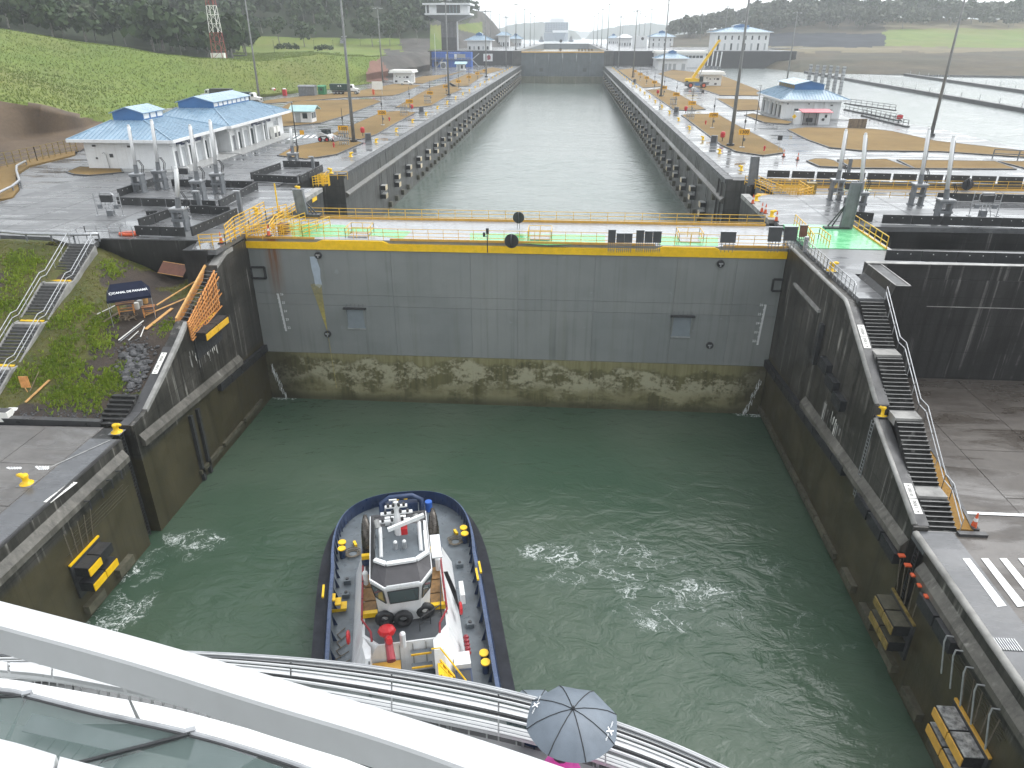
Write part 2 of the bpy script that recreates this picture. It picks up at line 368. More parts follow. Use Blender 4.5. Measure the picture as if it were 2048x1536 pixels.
m_letter = mat('white_lettering', (.82, .83, .83), .03, 2, .5, .05, 0)
m_lettk = mat('black_lettering', (.02, .02, .02), .1, 2, .5, .05, 0)
m_plate = mat('white_sign_plate', (.78, .77, .72), .06, 2, .45)
m_signy = mat('amber_sign_plate', (.75, .38, .01), .1, 2, .45)
m_rock = mat('grey_rubble_stone', (.085, .085, .088), .5, 2, .7, .1, .5, 6, rnd=.4)
m_tugdeck = mat('tug_deck_grey', (.115, .135, .15), .25, .9, .38, .15, .1)
m_brownroof = mat('tug_wheelhouse_roof', (.04, .038, .042), .15, 1, .5)
m_exh = mat('exhaust_steel', (.1, .09, .08), .4, 2, .3, .1, .1, metal=.7)
m_rope = mat('mooring_rope', (.14, .12, .09), .3, 8, .8, .1, .3)
m_pink = mat('pink_cloth', (.75, .09, .42), .15, 3, .7)
m_umb = mat('grey_umbrella_cloth', (.14, .168, .2), .12, 4, .5, .1, .06)
m_oli = mat('old_yellow_paint', (.2, .145, .04), .45, 3, .5, .1, .2)
m_seam = mat('dark_seam', (.03, .032, .034), .2, 3, .6)
# vegetation and ground
def m_ground_(name, a, b, c, sc=.15, rough=.9, w=.5, bsc=3, bump=.6):
    t = NT(name); co = t.co(True); n = t.noise(co, sc, 7, .68); f = t.noise(co, bsc, 6, .75); l = t.noise(t.map(co, (1, 1, .4)), sc*.35, 4, .6)
    col = t.mix(t.rng(n, .32, .68), a, b); col = t.mix(t.rng(l, .45, .66, 0, w), col, c); col = t.mix(t.rng(f, .35, .75, 0, .5), col, tuple(x*.45 for x in a))
    return t.fin(col, rough, t.bump(f, bump, .12), spec=.25)
m_grassh = m_ground_('hill_grass', (.11, .17, .028), (.17, .22, .038), (.2, .17, .06), .05, bsc=1.3)
m_turf = m_ground_('slope_turf', (.075, .095, .02), (.13, .125, .035), (.075, .052, .032), .3, bsc=5)
m_dry = m_ground_('dry_lawn', (.195, .122, .042), (.28, .185, .066), (.125, .088, .032), .12, bsc=6, bump=.3)
m_dirt = m_ground_('wet_dirt', (.06, .045, .033), (.1, .075, .056), (.045, .035, .03), .4, .7, bsc=5)
m_clay = m_ground_('cut_clay_bank', (.1, .07, .045), (.17, .12, .075), (.04, .036, .034), .1, .8, .75, 2)
m_redsoil = m_ground_('red_soil', (.18, .09, .065), (.24, .13, .1), (.12, .07, .05), .2)
m_rockcut = m_ground_('grey_rock_cut', (.06, .058, .052), (.13, .118, .105), (.035, .036, .036), .1, .85, .7, .8)
m_scrub = m_ground_('brown_scrub_bank', (.06, .05, .032), (.12, .095, .055), (.05, .055, .035), .05, .9, .8, .35)
m_stepwall = m_wall_('far_step_wall', (.03, .031, .034), (.016, .017, .019), (.08, .08, .085), None, st=.6)
m_forestfloor = m_ground_('forest_floor', (.02, .032, .014), (.035, .05, .02), (.03, .03, .018), .06)
m_tan = m_ground_('tan_dry_grass', (.15, .125, .07), (.23, .19, .105), (.1, .1, .055), .06, bsc=.8)
def m_leaf_(name, a, b, c):
    t = NT(name); g = t.co(True); n = t.noise(g, .25, 3, .6); r = t.noise(g, 2.6, 2, .5)
    col = t.mix(t.rng(n, .35, .65), a, b); col = t.mix(t.rng(r, .5, .7, 0, .7), col, c)
    return t.fin(col, .6, spec=.2)
m_leaf = m_leaf_('forest_leaves', (.018, .04, .012), (.038, .066, .018), (.052, .074, .026))
m_leaf2 = m_leaf_('grey_green_leaves', (.05, .065, .035), (.07, .085, .05), (.1, .1, .07))
m_blade = m_leaf_('grass_blades', (.13, .2, .015), (.22, .3, .025), (.27, .31, .04))
m_bladey = m_leaf_('yellowed_grass_blades', (.13, .14, .022), (.19, .175, .035), (.13, .1, .035))
m_bark = mat('pale_bark', (.2, .19, .17), .3, 2, .8)
# water
def m_water_(name, a, b, rough, sc, st, foam=None, murk=0, dist=.25):
    t = NT(name); co = t.co(True); s = t.sep(co)
    n = t.noise(co, .05, 4, .5); col = t.mix(t.rng(n, .35, .65), a, b)
    w1 = t.noise(t.map(co, (1, 1.6, 1)), sc, 4, .55, 1.4); w2 = t.noise(co, sc*4.6, 3, .6, .8); w0 = t.noise(co, sc*.3, 2, .5, 1.5); h = t.math('ADD', t.math('MULTIPLY', w0, 1.6), t.math('ADD', w1, t.math('MULTIPLY', w2, .22)))
    if foam:
        d = t.noise(co, .4, 3, .55, col=True); vv = t.node('ShaderNodeVectorMath', operation='MULTIPLY_ADD'); t.put(vv.inputs[0], d); vv.inputs[1].default_value = (4.5, 4.5, 0); t.put(vv.inputs[2], co)
        r1 = t.noise(vv.outputs[0], .55, 5, .62); r2 = t.noise(vv.outputs[0], 1.9, 4, .65); fine = t.noise(co, 7, 4, .75)
        l1 = t.rng(t.math('ABSOLUTE', t.math('SUBTRACT', r1, .5)), .0, .03, 1, 0, True); l2 = t.rng(t.math('ABSOLUTE', t.math('SUBTRACT', r2, .5)), .0, .04, .8, 0, True); tot = None
        for x, y, rx, ry, k in foam:
            dx = t.math('DIVIDE', t.math('SUBTRACT', s[0], x), rx*1.25); dy = t.math('DIVIDE', t.math('SUBTRACT', s[1], y), ry*1.25)
            q = t.rng(t.math('ADD', t.math('MULTIPLY', dx, dx), t.math('MULTIPLY', dy, dy)), 0, 1, k, 0, True); tot = q if tot is None else t.math('MAXIMUM', tot, q)
        brk = t.rng(t.noise(vv.outputs[0], .28, 3, .6), .38, .62); tot = t.math('MULTIPLY', tot, t.rng(brk, 0, 1, .25, 1))
        fm = t.math('MULTIPLY', t.math('ADD', t.math('MULTIPLY', l1, t.rng(fine, .35, .6)), t.math('MULTIPLY', t.math('MULTIPLY', l2, t.rng(fine, .45, .62)), t.rng(tot, .45, .9))), t.rng(tot, .25, .85))
        col = t.mix(t.math('MULTIPLY', tot, .22), col, (.09, .125, .105)); col = t.mix(fm, col, (.72, .76, .74)); rough = t.rng(fm, 0, .6, rough, .7)
    return t.fin(col, rough, t.bump(h, st, dist), ior=1.33, spec=.5)
m_waterU = m_water_('chamber_water', (.11, .14, .122), (.14, .165, .147), .14, .5, .32)
m_waterB = m_water_('basin_water', (.2, .23, .22), (.25, .275, .265), .15, .45, .5)
m_waterK = m_water_('lake_water', (.3, .33, .33), (.34, .37, .37), .2, .1, .4)
# ================================================================ THE SETTING
ZT, ZL, WL, WU = 1.6, -7.6, -17.5, -9.2
XLo, XRo, XLu, XRu = -28.0, 27.0, -27.5, 27.5
def struct(name, mb, m, parent=None, smooth=False, kind='structure', label=None):
    o = mb.build(name, m, parent, smooth)
    if parent is None: tag(o, label, kind=kind)
    return o
def wall(name, mb, m, label, smooth=False): return tag(mb.build(name, m, None, smooth), label, 'wall')
# ground under everything, reaching the horizon
struct('ground', MB().quad((-6000, -300, -22), (6000, -300, -22), (6000, 7000, -22), (-6000, 7000, -22)), m_dirt)
# ---- water

def wp(x, y): p = G(x, y, WL); return p.x, p.y
FOAM = []
for x, y, rx, ry, k in [(1110, 1105, 3.2, 1.4, 1.25), (1230, 1185, 3.6, 1.5, 1.0), (1390, 1180, 3.2, 1.6, 1.1), (1330, 1250, 2.6, 1.0, 1.1), (1250, 1120, 7, 4, .75), (1500, 1150, 6, 4, .4), (1330, 1010, 9, 4, .25), (1700, 1330, 4, 7, .4),
                        (1180, 1160, 4.5, 1.2, .9), (1290, 1215, 4, 1.2, .8), (1420, 1230, 4, 2, .6), (1560, 1230, 5, 3, .4), (340, 1110, 3, 1.6, .8), (390, 1080, 3.4, 1.6, 1.15), (300, 1140, 3, 2, 1.0), (250, 1215, 2, 2.8, 1.5), (215, 1240, 1.8, 2, 1.5), (575, 795, 1.8, .7, 2.2), (1500, 828, 1.8, .7, 2.2), (1600, 1450, 6, 4, .35), (1100, 930, 8, 2.5, .22), (430, 960, 3, 3, .3)]:
    a, b = wp(x, y); FOAM.append((a, b, rx, ry, k))
m_waterL = m_water_('lock_water', (.038, .072, .045), (.075, .104, .074), .06, .36, .48, FOAM, dist=.35)
struct('water', MB().quad((-34, -120, WL), (34, -120, WL), (34, 2, WL), (-34, 2, WL)), m_waterL)
struct('water', MB().quad((-34, 5, WU), (34, 5, WU), (34, 460, WU), (-34, 460, WU)), m_waterU)
struct('water', MB().quad((-34, 455, 4.6), (34, 455, 4.6), (34, 910, 4.6), (-34, 910, 4.6)), m_waterB)
struct('water', MB().quad((-4000, 912, 8.2), (4000, 912, 8.2), (4000, 6500, 8.2), (-4000, 6500, 8.2)), m_waterK)
# ---- lower lock walls
def lower_wall(sx, face, back, prof, groove, label, label2, label3):
    # prof: top line (y,z) of the abutment from the gate towards the camera
    y1 = prof[-1][0]
    w = MB(); w.prism_x([(2, -21), *[(y, z) for y, z in prof], (y1, -21)], face, back)
    o = wall('abutment_wall', w, m_wall, label)
    g = MB(); g.bb((face+sx*.9, groove[0], -21), (back+sx*3, y1-.01, ZL-.05)); g.build('ladder_recess', m_black, o)
    w = MB(); w.bb((face, -95, -21), (face+sx*2.4, groove[0]-.01, ZL-.02)); o2 = wall('quay_wall', w, m_wall, label2)
    return o, o2
PL = [(2, .95), (-4.7, .95), (-7, .2), (-7.3, -1.3), (-13.7, -4.0), (-14.0, -2.8), (-15.8, -3.8), (-19, -5.4), (-22.9, -7.2), (-24.7, -7.35)]
PR = [(2, 1.25), (-15.8, 1.25), (-16.6, .95), (-24.9, -3.3), (-25.0, -4.2), (-33.0, -7.2), (-33.4, -7.3)]
awl, qwl = lower_wall(-1, XLo, XLo-1.1, PL, (-26.4,), 'dark stained lock abutment wall with timber formwork, beside the tent', 'dark lower quay wall below the grassy slope with yellow bollards', '')
awr, qwr = lower_wall(1, XRo, XRo+.9, PR, (-35.2,), 'dark stained lock abutment wall running down beside the long black staircase', 'dark lower quay wall below the zebra marking and drain grate', '')
# light copings
def coping(parent, pts, r, m, name='coping'):
    MB().tube(pts, r, 8).build(name, m, parent, True)
coping(awr, [(XRo+.12, y, z+.02) for y, z in PR[:2]] + [(XRo+.12, -16.6, .97), (XRo+.12, -24.8, -3.25)], .16, m_cop)
coping(awr, [(XRo+.12, -25.2, -4.2), (XRo+.12, -33.2, -7.25)], .16, m_cop)
coping(qwr, [(XRo+.12, -33.6, ZL), (XRo+.12, -95, ZL)], .2, m_cop)
coping(qwl, [(XLo-.15, -26.5, ZL), (XLo-.15, -95, ZL)], .14, m_copd)
for (ys, o, sx, f) in (((-16.6, -24.85, .97, -3.28), awr, 1, XRo), ((-25.1, -33.3, -4.18, -7.28), awr, 1, XRo)):
    y0, y1, z0, z1 = ys
    MB().prism_x([(y0, z0+.03), (y1, z1+.03), (y1, z1-.4), (y0, z0-.4)], f+.28, f+.98).build('dark_capping', m_copd, o)
pl = PL
MB().prism_x([(-16.6, -4.15), (-19, -5.35), (-22.9, -7.15), (-24.75, -7.3), (-24.75, -8.2), (-22, -7.8), (-16.6, -5)], XLo-.36, XLo-1.16).build('dark_capping', m_copd, awl)
MB().prism_x([(-14.1, -2.8), (-15.8, -3.75), (-19, -5.35), (-22.6, -7.0), (-22.6, -7.3), (-19, -5.7), (-15.8, -4.1), (-14.1, -3.1)], XLo+.03, XLo-.35).build('pale_capping', m_cop, awl)
MB().prism_x([(-3.2, 1.0), (-4.7, 1.0), (-7.0, .25), (-7.0, -.1), (-4.7, .6), (-3.2, .6)], XLo+.02, XLo-.8).build('pale_capping', m_cop, awl)
# ledges with rubber strips, each strip and block a part
def lz(y): return max(-10.9, -10.9 - .062*y) if y > -25 else -9.35
def ledge(parent, f, sx, y0, y1):
    a, b = lz(y0), lz(y1)
    MB().add([(f, y0, a+1.0), (f-sx*.38, y0, a+.45), (f-sx*.38, y0, a), (f, y0, a), (f, y1, b+1.0), (f-sx*.38, y1, b+.45), (f-sx*.38, y1, b), (f, y1, b)], [(0, 1, 5, 4), (1, 2, 6, 5), (2, 3, 7, 6), (0, 3, 2, 1), (4, 5, 6, 7)]).build('ledge', m_ledge, parent)
ledge(awl, XLo, -1, -6, -24.3); ledge(qwl, XLo, -1, -26.6, -80)
ledge(awr, XRo, 1, -12, -33.3); ledge(qwr, XRo, 1, -35.4, -80)
def strips(parent, f, sx, ys, L, dz, name, m, w=.45, h=.75):
    for y in ys:
        z = lz(y-L/2)+dz if dz > -5 else dz
        MB().prism_x([(y, z), (y, z+h), (y-L, z+h+(.1 if dz > -5 and y > -25 else 0)), (y-L, z+(.1 if dz > -5 and y > -25 else 0))], f, f-sx*w).build(name, m, parent)
strips(awl, XLo, -1, [0.3-2.35*i for i in range(5)], 2.25, -.85, 'rubber_strip', m_blackr)
strips(awr, XRo, 1, [0.2-2.35*i for i in range(10)], 2.25, -.85, 'rubber_strip', m_blackr)
strips(qwr, XRo, 1, [-26.6, -28.9, -31.2], 2.1, -.95, 'rubber_strip', m_blackr, .6, .8)
strips(qwr, XRo, 1, [-37.0, -39.0], 1.85, -.75, 'rubber_strip', m_blackr, .7, .8)
strips(awr, XRo, 1, [0-2.5*i for i in range(10)], 2.4, -16.9, 'waterline_strip', m_mudf, .3, .5)
strips(qwr, XRo, 1, [-26.9, -30.6, -34.2, -37.8, -41.4], 2.1, -16.6, 'waterline_strip', m_mudf, .45, .6)
strips(qwl, XLo, -1, [-29.2, -33.0], 1.9, -16.9, 'waterline_strip', m_mudf, .45, .7)
strips(awl, XLo, -1, [-3, -8, -13], 4.5, -16.6, 'waterline_strip', m_mudf, .3, .4)
# upper fender blocks on the right abutment
for i, (y, z) in enumerate([(-14.6, -4.5), (-16.6, -5.1), (-18.6, -5.7)]):
    MB().bb((XRo-.5, y, z-.5), (XRo+.05, y-1.9, z+.4)).build('rubber_block', m_blackr, awr)
MB().bb((XRo-.35, -12.6, -5.6), (XRo+.05, -13.1, -1.9)).build('rubber_post', m_dark, awr)
MB().bb((XRo-.25, -4, -1.4), (XRo+.05, -11.5, -1.15)).build('cable_ledge', m_cop, awr)
MB().bb((XLo+.5, -8.6, -5.2), (XLo-.05, -10.4, -4.3)).build('rubber_block', m_blackr, awl)
# vertical pipes / grooves on the left wall
for y, a in ((-15.6, -16.5), (-16.9, -16.0)):
    MB().bb((XLo+.3, y, -17.4), (XLo-.05, y-.35, -10.6)).build('guide_strip', m_dark, awl)
lad = MB()
for sgn in (-.22, .22): lad.beam((XLo-.55, -25.55+sgn, -17.4), (XLo-.55, -25.55+sgn, ZL), .06)
for k in range(32): lad.beam((XLo-.55, -25.77, -17.2+.3*k), (XLo-.55, -25.33, -17.2+.3*k), .04)
lad.build('ladder', m_dark, qwl)
lad = MB()
for sgn in (-.22, .22): lad.beam((XRo+.1, -34.3+sgn, -17.4), (XRo+.1, -34.3+sgn, ZL), .06)
for k in range(32): lad.beam((XRo+.1, -34.52, -17.2+.3*k), (XRo+.1, -34.08, -17.2+.3*k), .04)
lad.build('ladder', m_dark, qwr)
lad = MB()
for sgn in (-.2, .2): lad.beam((XRo-.12, -25.4+sgn, -10.6), (XRo-.12, -25.4+sgn, -4.3), .05)
for k in range(21): lad.beam((XRo-.12, -25.6, -10.5+.3*k), (XRo-.12, -25.2, -10.5+.3*k), .04)
lad.build('ladder', m_galv, awr)
# ---- upper chamber walls (gate slot, then the long chamber)
def upper_wall(sx, f, label):
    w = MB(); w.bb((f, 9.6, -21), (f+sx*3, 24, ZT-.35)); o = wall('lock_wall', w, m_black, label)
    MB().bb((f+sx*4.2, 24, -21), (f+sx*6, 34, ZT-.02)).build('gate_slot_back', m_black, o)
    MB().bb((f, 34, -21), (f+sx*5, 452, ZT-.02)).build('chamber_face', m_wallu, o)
    MB().prism_y([(f, -.9), (f-sx*.5, -1.25), (f-sx*.5, -1.5), (f, -1.8)], 34.2, 451).build('ledge', m_ledge, o)
    MB().bb((f-sx*.12, 34.1, ZT-.5), (f+sx*.9, 452, ZT+.1)).build('coping', m_copd, o)
    MB().bb((f-sx*.1, 9.7, ZT-.45), (f+sx*.9, 23.9, ZT+.06)).build('coping', m_cop, o)
    for k in range(14): MB().bb((f-sx*.03, 60+k*28, -11.4), (f+sx*.05, 60.25+k*28, ZT-.5)).build('joint', m_seam, o)
    return o
uwl = upper_wall(-1, XLu, 'long grey chamber wall with rows of fenders below the brown lawns')
uwr = upper_wall(1, XRu, 'long grey chamber wall with rows of fenders opposite the crane')
for y in (36.5, 39): MB().bb((XRu-.25, y, -9), (XRu+.05, y-.5, ZT-.6)).build('corner_rib', m_wallu, uwr)
# next chamber up the hill
for sx, f in ((-1, XLu), (1, XRu)):
    w = MB(); w.bb((f, 452.02, -5), (f+sx*6, 905, 10.58)); o = wall('lock_wall', w, m_wallu, 'far upper chamber wall beyond the second gate on the ' + ('tower' if sx < 0 else 'crane') + ' side')
struct('wall_step', MB().bb((-33.5-62, 452, -3), (-33.6, 520, 10.57)), m_stepwall)
struct('wall_step', MB().bb((33.6, 452, -3), (152, 560, 10.57)), m_stepwall)
for (a, b, c, d) in ((-230, 520.1, -33.55, 905), (33.55, 560.1, 230, 905), (-96, 452.1, -33.6, 520.1), (33.6, 452.1, 152, 560.1)):
    struct('esplanade_upper', MB().quad((a, b, 10.6), (c, b, 10.6), (c, d, 10.6), (a, d, 10.6)), m_deck)
struct('wall_step', MB().bb((-230, 520, -3), (-95.6, 521, 10.57)), m_rockcut)
# ---- esplanades (decks)
def deck(name, poly, m=None, z=ZT, th=.5): return struct(name, MB().prism(poly, z-th, z), m or m_deck)
lot = [GXY(*p) for p in ((0, 470), (-400, 480), (-600, 420), (-150, 400), (0, 402), (25, 398), (40, 380), (34, 352), (60, 335), (150, 312))]
lotfront = [(-28.0, 9.6), (-28.0, 0.0), (-28.05, -6.6), (-30.4, -6.6), (-31.4, -3.2), (-41.4, -3.2), (-40.9, -5.4), (-43.4, -5.4), (-47, -3.2)]
deck('esplanade', [(-28.1, 24), (-28.1, 9.6)] + lotfront[1:] + lot + [(-84, 60), (-120, 110), (-120, 300), (-130, 452), (-33, 452), (-33, 34), (-34, 34), (-34, 24)])
deck('esplanade', [(27.9, -16.3), (29.8, -16.3), (29.8, -9.9), (120, -9.9), (120, -1.8), (33, -1.8), (27.9, -1.8)])
deck('esplanade', [(28, 7.5), (120, 7.5), (120, 24), (31, 24), (28, 22)])
basin_edge = [GXY(*p) for p in ((2300, 345), (2048, 299), (1900, 262), (1775, 240), (1700, 222), (1640, 200), (1560, 185), (1500, 172), (1440, 150), (1425, 147))]
deck('esplanade', [(31, 34), (33, 34), (33, 452), (104, 452)] + [(p[0], p[1]) for p in basin_edge[::-1]] + [(135, 34)])
# trench floors and walls around the two gate recesses
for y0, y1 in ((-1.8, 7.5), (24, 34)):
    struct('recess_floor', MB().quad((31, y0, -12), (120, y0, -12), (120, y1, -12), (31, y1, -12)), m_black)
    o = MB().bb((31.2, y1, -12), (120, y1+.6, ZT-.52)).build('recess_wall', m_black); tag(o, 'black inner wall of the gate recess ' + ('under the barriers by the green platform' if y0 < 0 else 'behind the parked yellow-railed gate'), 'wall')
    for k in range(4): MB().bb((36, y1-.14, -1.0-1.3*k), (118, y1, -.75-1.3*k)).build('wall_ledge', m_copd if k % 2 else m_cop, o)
# right retaining wall and its parapet
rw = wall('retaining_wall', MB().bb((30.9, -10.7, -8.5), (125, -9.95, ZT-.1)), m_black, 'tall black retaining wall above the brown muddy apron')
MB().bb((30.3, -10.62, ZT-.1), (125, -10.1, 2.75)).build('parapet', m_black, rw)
MB().bb((30.3, -10.66, 2.75), (125, -10.06, 2.8)).build('parapet_cap', m_cop, rw)
MB().prism_y([(29.75, ZT-.1), (31.5, ZT-.1), (31.5, 2.7), (30.35, 2.7), (30.2, 2.0)], -16.5, -10.62).build('side_parapet', m_black, rw)
for xx in (30.36, 31.42): MB().bb((xx, -16.48, 2.7), (xx+.1, -10.64, 2.74)).build('parapet_edge', m_cop, rw)
MB().bb((30.36, -16.48, 2.7), (31.52, -16.38, 2.74)).build('parapet_edge', m_cop, rw)
MB().bb((29.85, -16.4, -8.5), (31.5, -10.7, ZT-.12)).build('side_wall', m_black, rw)
MB().bb((36, -10.74, -.9), (125, -10.69, -.84)).build('joint', m_cop, rw)
# left retaining wall under the lot
lw = wall('retaining_wall', MB().bb((-41.5, -3.95, -4.5), (-31.0, -3.22, 1.45)), m_black, 'low black retaining wall behind the navy tent')
MB().bb((-41.6, -4.1, .5), (-31.2, -3.96, 1.75)).build('parapet', m_black, lw)
MB().bb((-31.4, -6.6, -5), (-29.1, -3.3, 1.0)).build('pier', m_black, lw)
MB().bb((-31.3, -6.75, 1.0), (-28.9, -3.3, ZT-.06)).build('pier_cap', m_black, lw)
# ---- lower aprons
def apron(name, poly, m=None): return struct(name, MB().prism(poly, ZL-.6, ZL), m or m_apron)
apl = apron('apron', [(-30.45, -95), (-30.45, -24.7), (-31.2, -24.7), (-40, -25), (-75, -25), (-110, -30), (-110, -95)])
apr = apron('apron', [(29.45, -95), (29.45, -33.4), (30.3, -33.3), (31, -16), (31.5, -10.72), (125, -10.72), (125, -95)], m_apronr)
struct('kerb_step', MB().prism([(-30.9, -24.4), (-75, -24.7), (-75, -24.2), (-30.9, -23.9)], ZL-.3, ZL+.32), m_copd)
# quay edge strip (darker smooth band along the edge)
struct('quay_strip', MB().bb((XLo-2.44, -95, ZL-.5), (XLo-.02, -26.4, ZL+.012)), m_road)
struct('quay_strip', MB().bb((XRo+.02, -95, ZL-.5), (XRo+2.44, -33.4, ZL+.012)), m_road)
# slabs on the near pavements: each cast slab its own piece, joints left open
def slabs(parent, x0, x1, y0, y1, nx, ny, z, m, gap=.07, keep=None):
    dx, dy = (x1-x0)/nx, (y1-y0)/ny; me = MB().box((0, 0, 0), (dx-gap, dy-gap, .03)).mesh('slab'); me.materials.append(m)
    for i in range(nx):
        for j in range(ny):
            c = (x0+(i+.5)*dx, y0+(j+.5)*dy)
            if keep is None or keep(*c): link('slab', me, parent, (c[0], c[1], z+random.uniform(0, .012)))
slabs(apl, -48, -30.5, -55, -25.2, 4, 6, ZL+.004, m_apron)
slabs(apr, 34.6, 62, -60, -11, 5, 8, ZL+.004, m_apronr)
dkl = [o for o in COL.objects if o.name == 'esplanade'][0]
slabs(dkl, -64, -44, -2, 34, 4, 6, ZT+.004, m_lot)
slabs(dkl, -44, -34, 22, 34, 2, 2, ZT+.004, m_lot)
slabs(dkl, -53, -36.5, 34, 80, 3, 8, ZT+.004, m_lot, keep=lambda x, y: x > -50)
slabs(dkl, -33, -28.8, 36, 276, 1, 40, ZT+.004, m_deck)
dkr = COL.objects['esplanade.003']
slabs(dkr, 28.6, 33.2, 36, 276, 1, 40, ZT+.004, m_deck)
slabs(COL.objects['esplanade.002'], 34, 64, 9.6, 23.6, 6, 3, ZT+.004, m_deck)
# ---- roads (asphalt strips a little proud of the esplanade)
def strip(name, pts, m, z, h=.004): return struct(name, MB().prism([GXY(*p) for p in pts], ZT-.02, ZT+z), m)
strip('road', [(640, 262), (560, 258), (470, 320), (560, 320), (650, 285), (760, 226), (860, 174), (960, 138), (940, 138), (845, 172), (760, 205), (690, 233)], m_road, .006)
strip('road', [(1252, 136), (1280, 136), (1385, 180), (1432, 197), (1480, 226), (1600, 276), (1680, 306), (2048, 318), (2100, 330), (1660, 318), (1570, 300), (1438, 228), (1412, 220), (1330, 175)], m_road, .006)
# ---- lawns with kerbs
def lawn(pts, h=.14, m=None, name='lawn'):
    P = [GXY(*p) for p in pts]; n = len(P)
    o = struct(name, MB().prism(P, ZT-.1, ZT+h), m or m_dry)
    k = MB()
    cx = sum(p[0] for p in P)/n; cy = sum(p[1] for p in P)/n
    a = sum(P[i][0]*P[(i+1) % n][1]-P[(i+1) % n][0]*P[i][1] for i in range(n))
    for i in range(n):
        p, q = Vector(P[i]), Vector(P[(i+1) % n]); d = (q-p).normalized(); nn = Vector((d.y, -d.x)) * (1 if a > 0 else -1) * .22
        e = d*.08; p, q = p-e, q+e
        k.prism([p[:], q[:], (q+nn)[:], (p+nn)[:]], ZT-.1, ZT+h+.03)
    k.build('kerb', m_copd, o); return o
LAWNS = [
 [(557, 312), (587, 295), (637, 286), (700, 279), (724, 287), (672, 310), (612, 319)],
 [(662, 270), (719, 245), (762, 226), (807, 222), (831, 226), (782, 252), (752, 270), (720, 280), (700, 277)],
 [(792, 215), (862, 175), (900, 166), (924, 179), (897, 191), (862, 212), (812, 217)],
 [(895, 165), (937, 147), (969, 150), (937, 172), (905, 174)],
 [(946, 144), (985, 135), (1010, 139), (975, 148)],
 [(565, 254), (545, 228), (585, 203), (745, 199), (762, 204), (690, 232), (640, 247)],
 [(440, 215), (560, 198), (720, 182), (790, 168), (842, 171), (800, 188), (785, 192), (700, 195), (560, 206)],
 [(800, 165), (845, 153), (900, 149), (932, 141), (905, 150), (860, 163), (845, 168)],
 [(1364, 231), (1381, 229), (1434, 229), (1480, 255), (1520, 275), (1564, 299), (1567, 306), (1526, 312), (1473, 304), (1444, 291)],
 [(1293, 181), (1324, 177), (1349, 184), (1410, 219), (1376, 222), (1349, 220)],
 [(1236, 140), (1264, 137), (1329, 173), (1286, 176)],
 [(1316, 148), (1345, 140), (1440, 150), (1500, 174), (1522, 184), (1516, 192), (1440, 191), (1400, 177)],
 [(1434, 198), (1515, 200), (1520, 221), (1475, 222)],
 [(1490, 231), (1505, 228), (1540, 236), (1585, 245), (1575, 249), (1530, 246)],
 [(1576, 260), (1612, 256), (1662, 257), (1745, 259), (1785, 264), (1870, 283), (2048, 303), (2200, 328), (2200, 338), (2048, 315), (1880, 304), (1720, 302), (1660, 296), (1615, 280)],
 [(1615, 323), (1630, 319), (1650, 319), (1665, 322), (1692, 336), (1640, 334)],
 [(1677, 321), (1772, 320), (1823, 338), (1704, 337)],
 [(1796, 321), (1989, 324), (2030, 339), (1830, 338)],
 [(1998, 324), (2150, 325), (2180, 343), (2060, 340)],
 [(135, 345), (160, 335), (240, 338), (245, 346), (180, 352), (150, 350)],
]
for p in LAWNS: lawn(p)
# dry grass shoulder left of the lot
struct('verge', MB().prism([GXY(*p) for p in ((-10, 402), (25, 397), (38, 378), (30, 352), (58, 334), (150, 311), (150, 300), (-40, 345), (-300, 400))], ZT-.3, ZT+.16), m_dry)
# paint on the pavements
def paint(pts, z, name='painted_marking', m=None): struct(name, MB().prism([tuple(G(*p, z).xy) for p in pts], z+.004, z+.02), m or m_letter)
for k in range(4):
    x = 1925+k*37
    paint([(x, 1117), (x+14, 1117), (x+88+k*3, 1212), (x+70+k*3, 1214)], ZL+.02)
for k in range(6):
    x = 562+k*12
    paint([(x, 279+.4*k), (x+6, 279+.4*k), (x+22, 270), (x+17, 270)], ZT+.01)
paint([(1905, 1022), (2048, 1028), (2048, 1033), (1905, 1027)], ZL+.03)
paint([(96, 936), (220, 880), (220, 881), (97, 937)], ZL+.03, m=m_kerb)
for k in range(5): paint([(12+k*6, 936-k*.3), (17+k*6, 934), (24+k*5, 936), (20+k*5, 939)], ZL+.03); paint([(70+k*6, 934), (74+k*6, 932), (83+k*4, 937), (78+k*4, 940)], ZL+.03)
# drain grate on the right quay
dg_ = G(2015, 1290, ZL); o = thing('drain_grate', 'square steel drain grate in the wet quay below the zebra stripes', 'grate', (dg_.x, dg_.y, ZL+.02))
MB().box((0, 0, 0), (1.1, .8, .02)).build('pit', m_dark, o)
for k in range(9): MB().box((-.5+.125*k, 0, .03), (.05, .8, .04)).build('bar', m_galv, o)
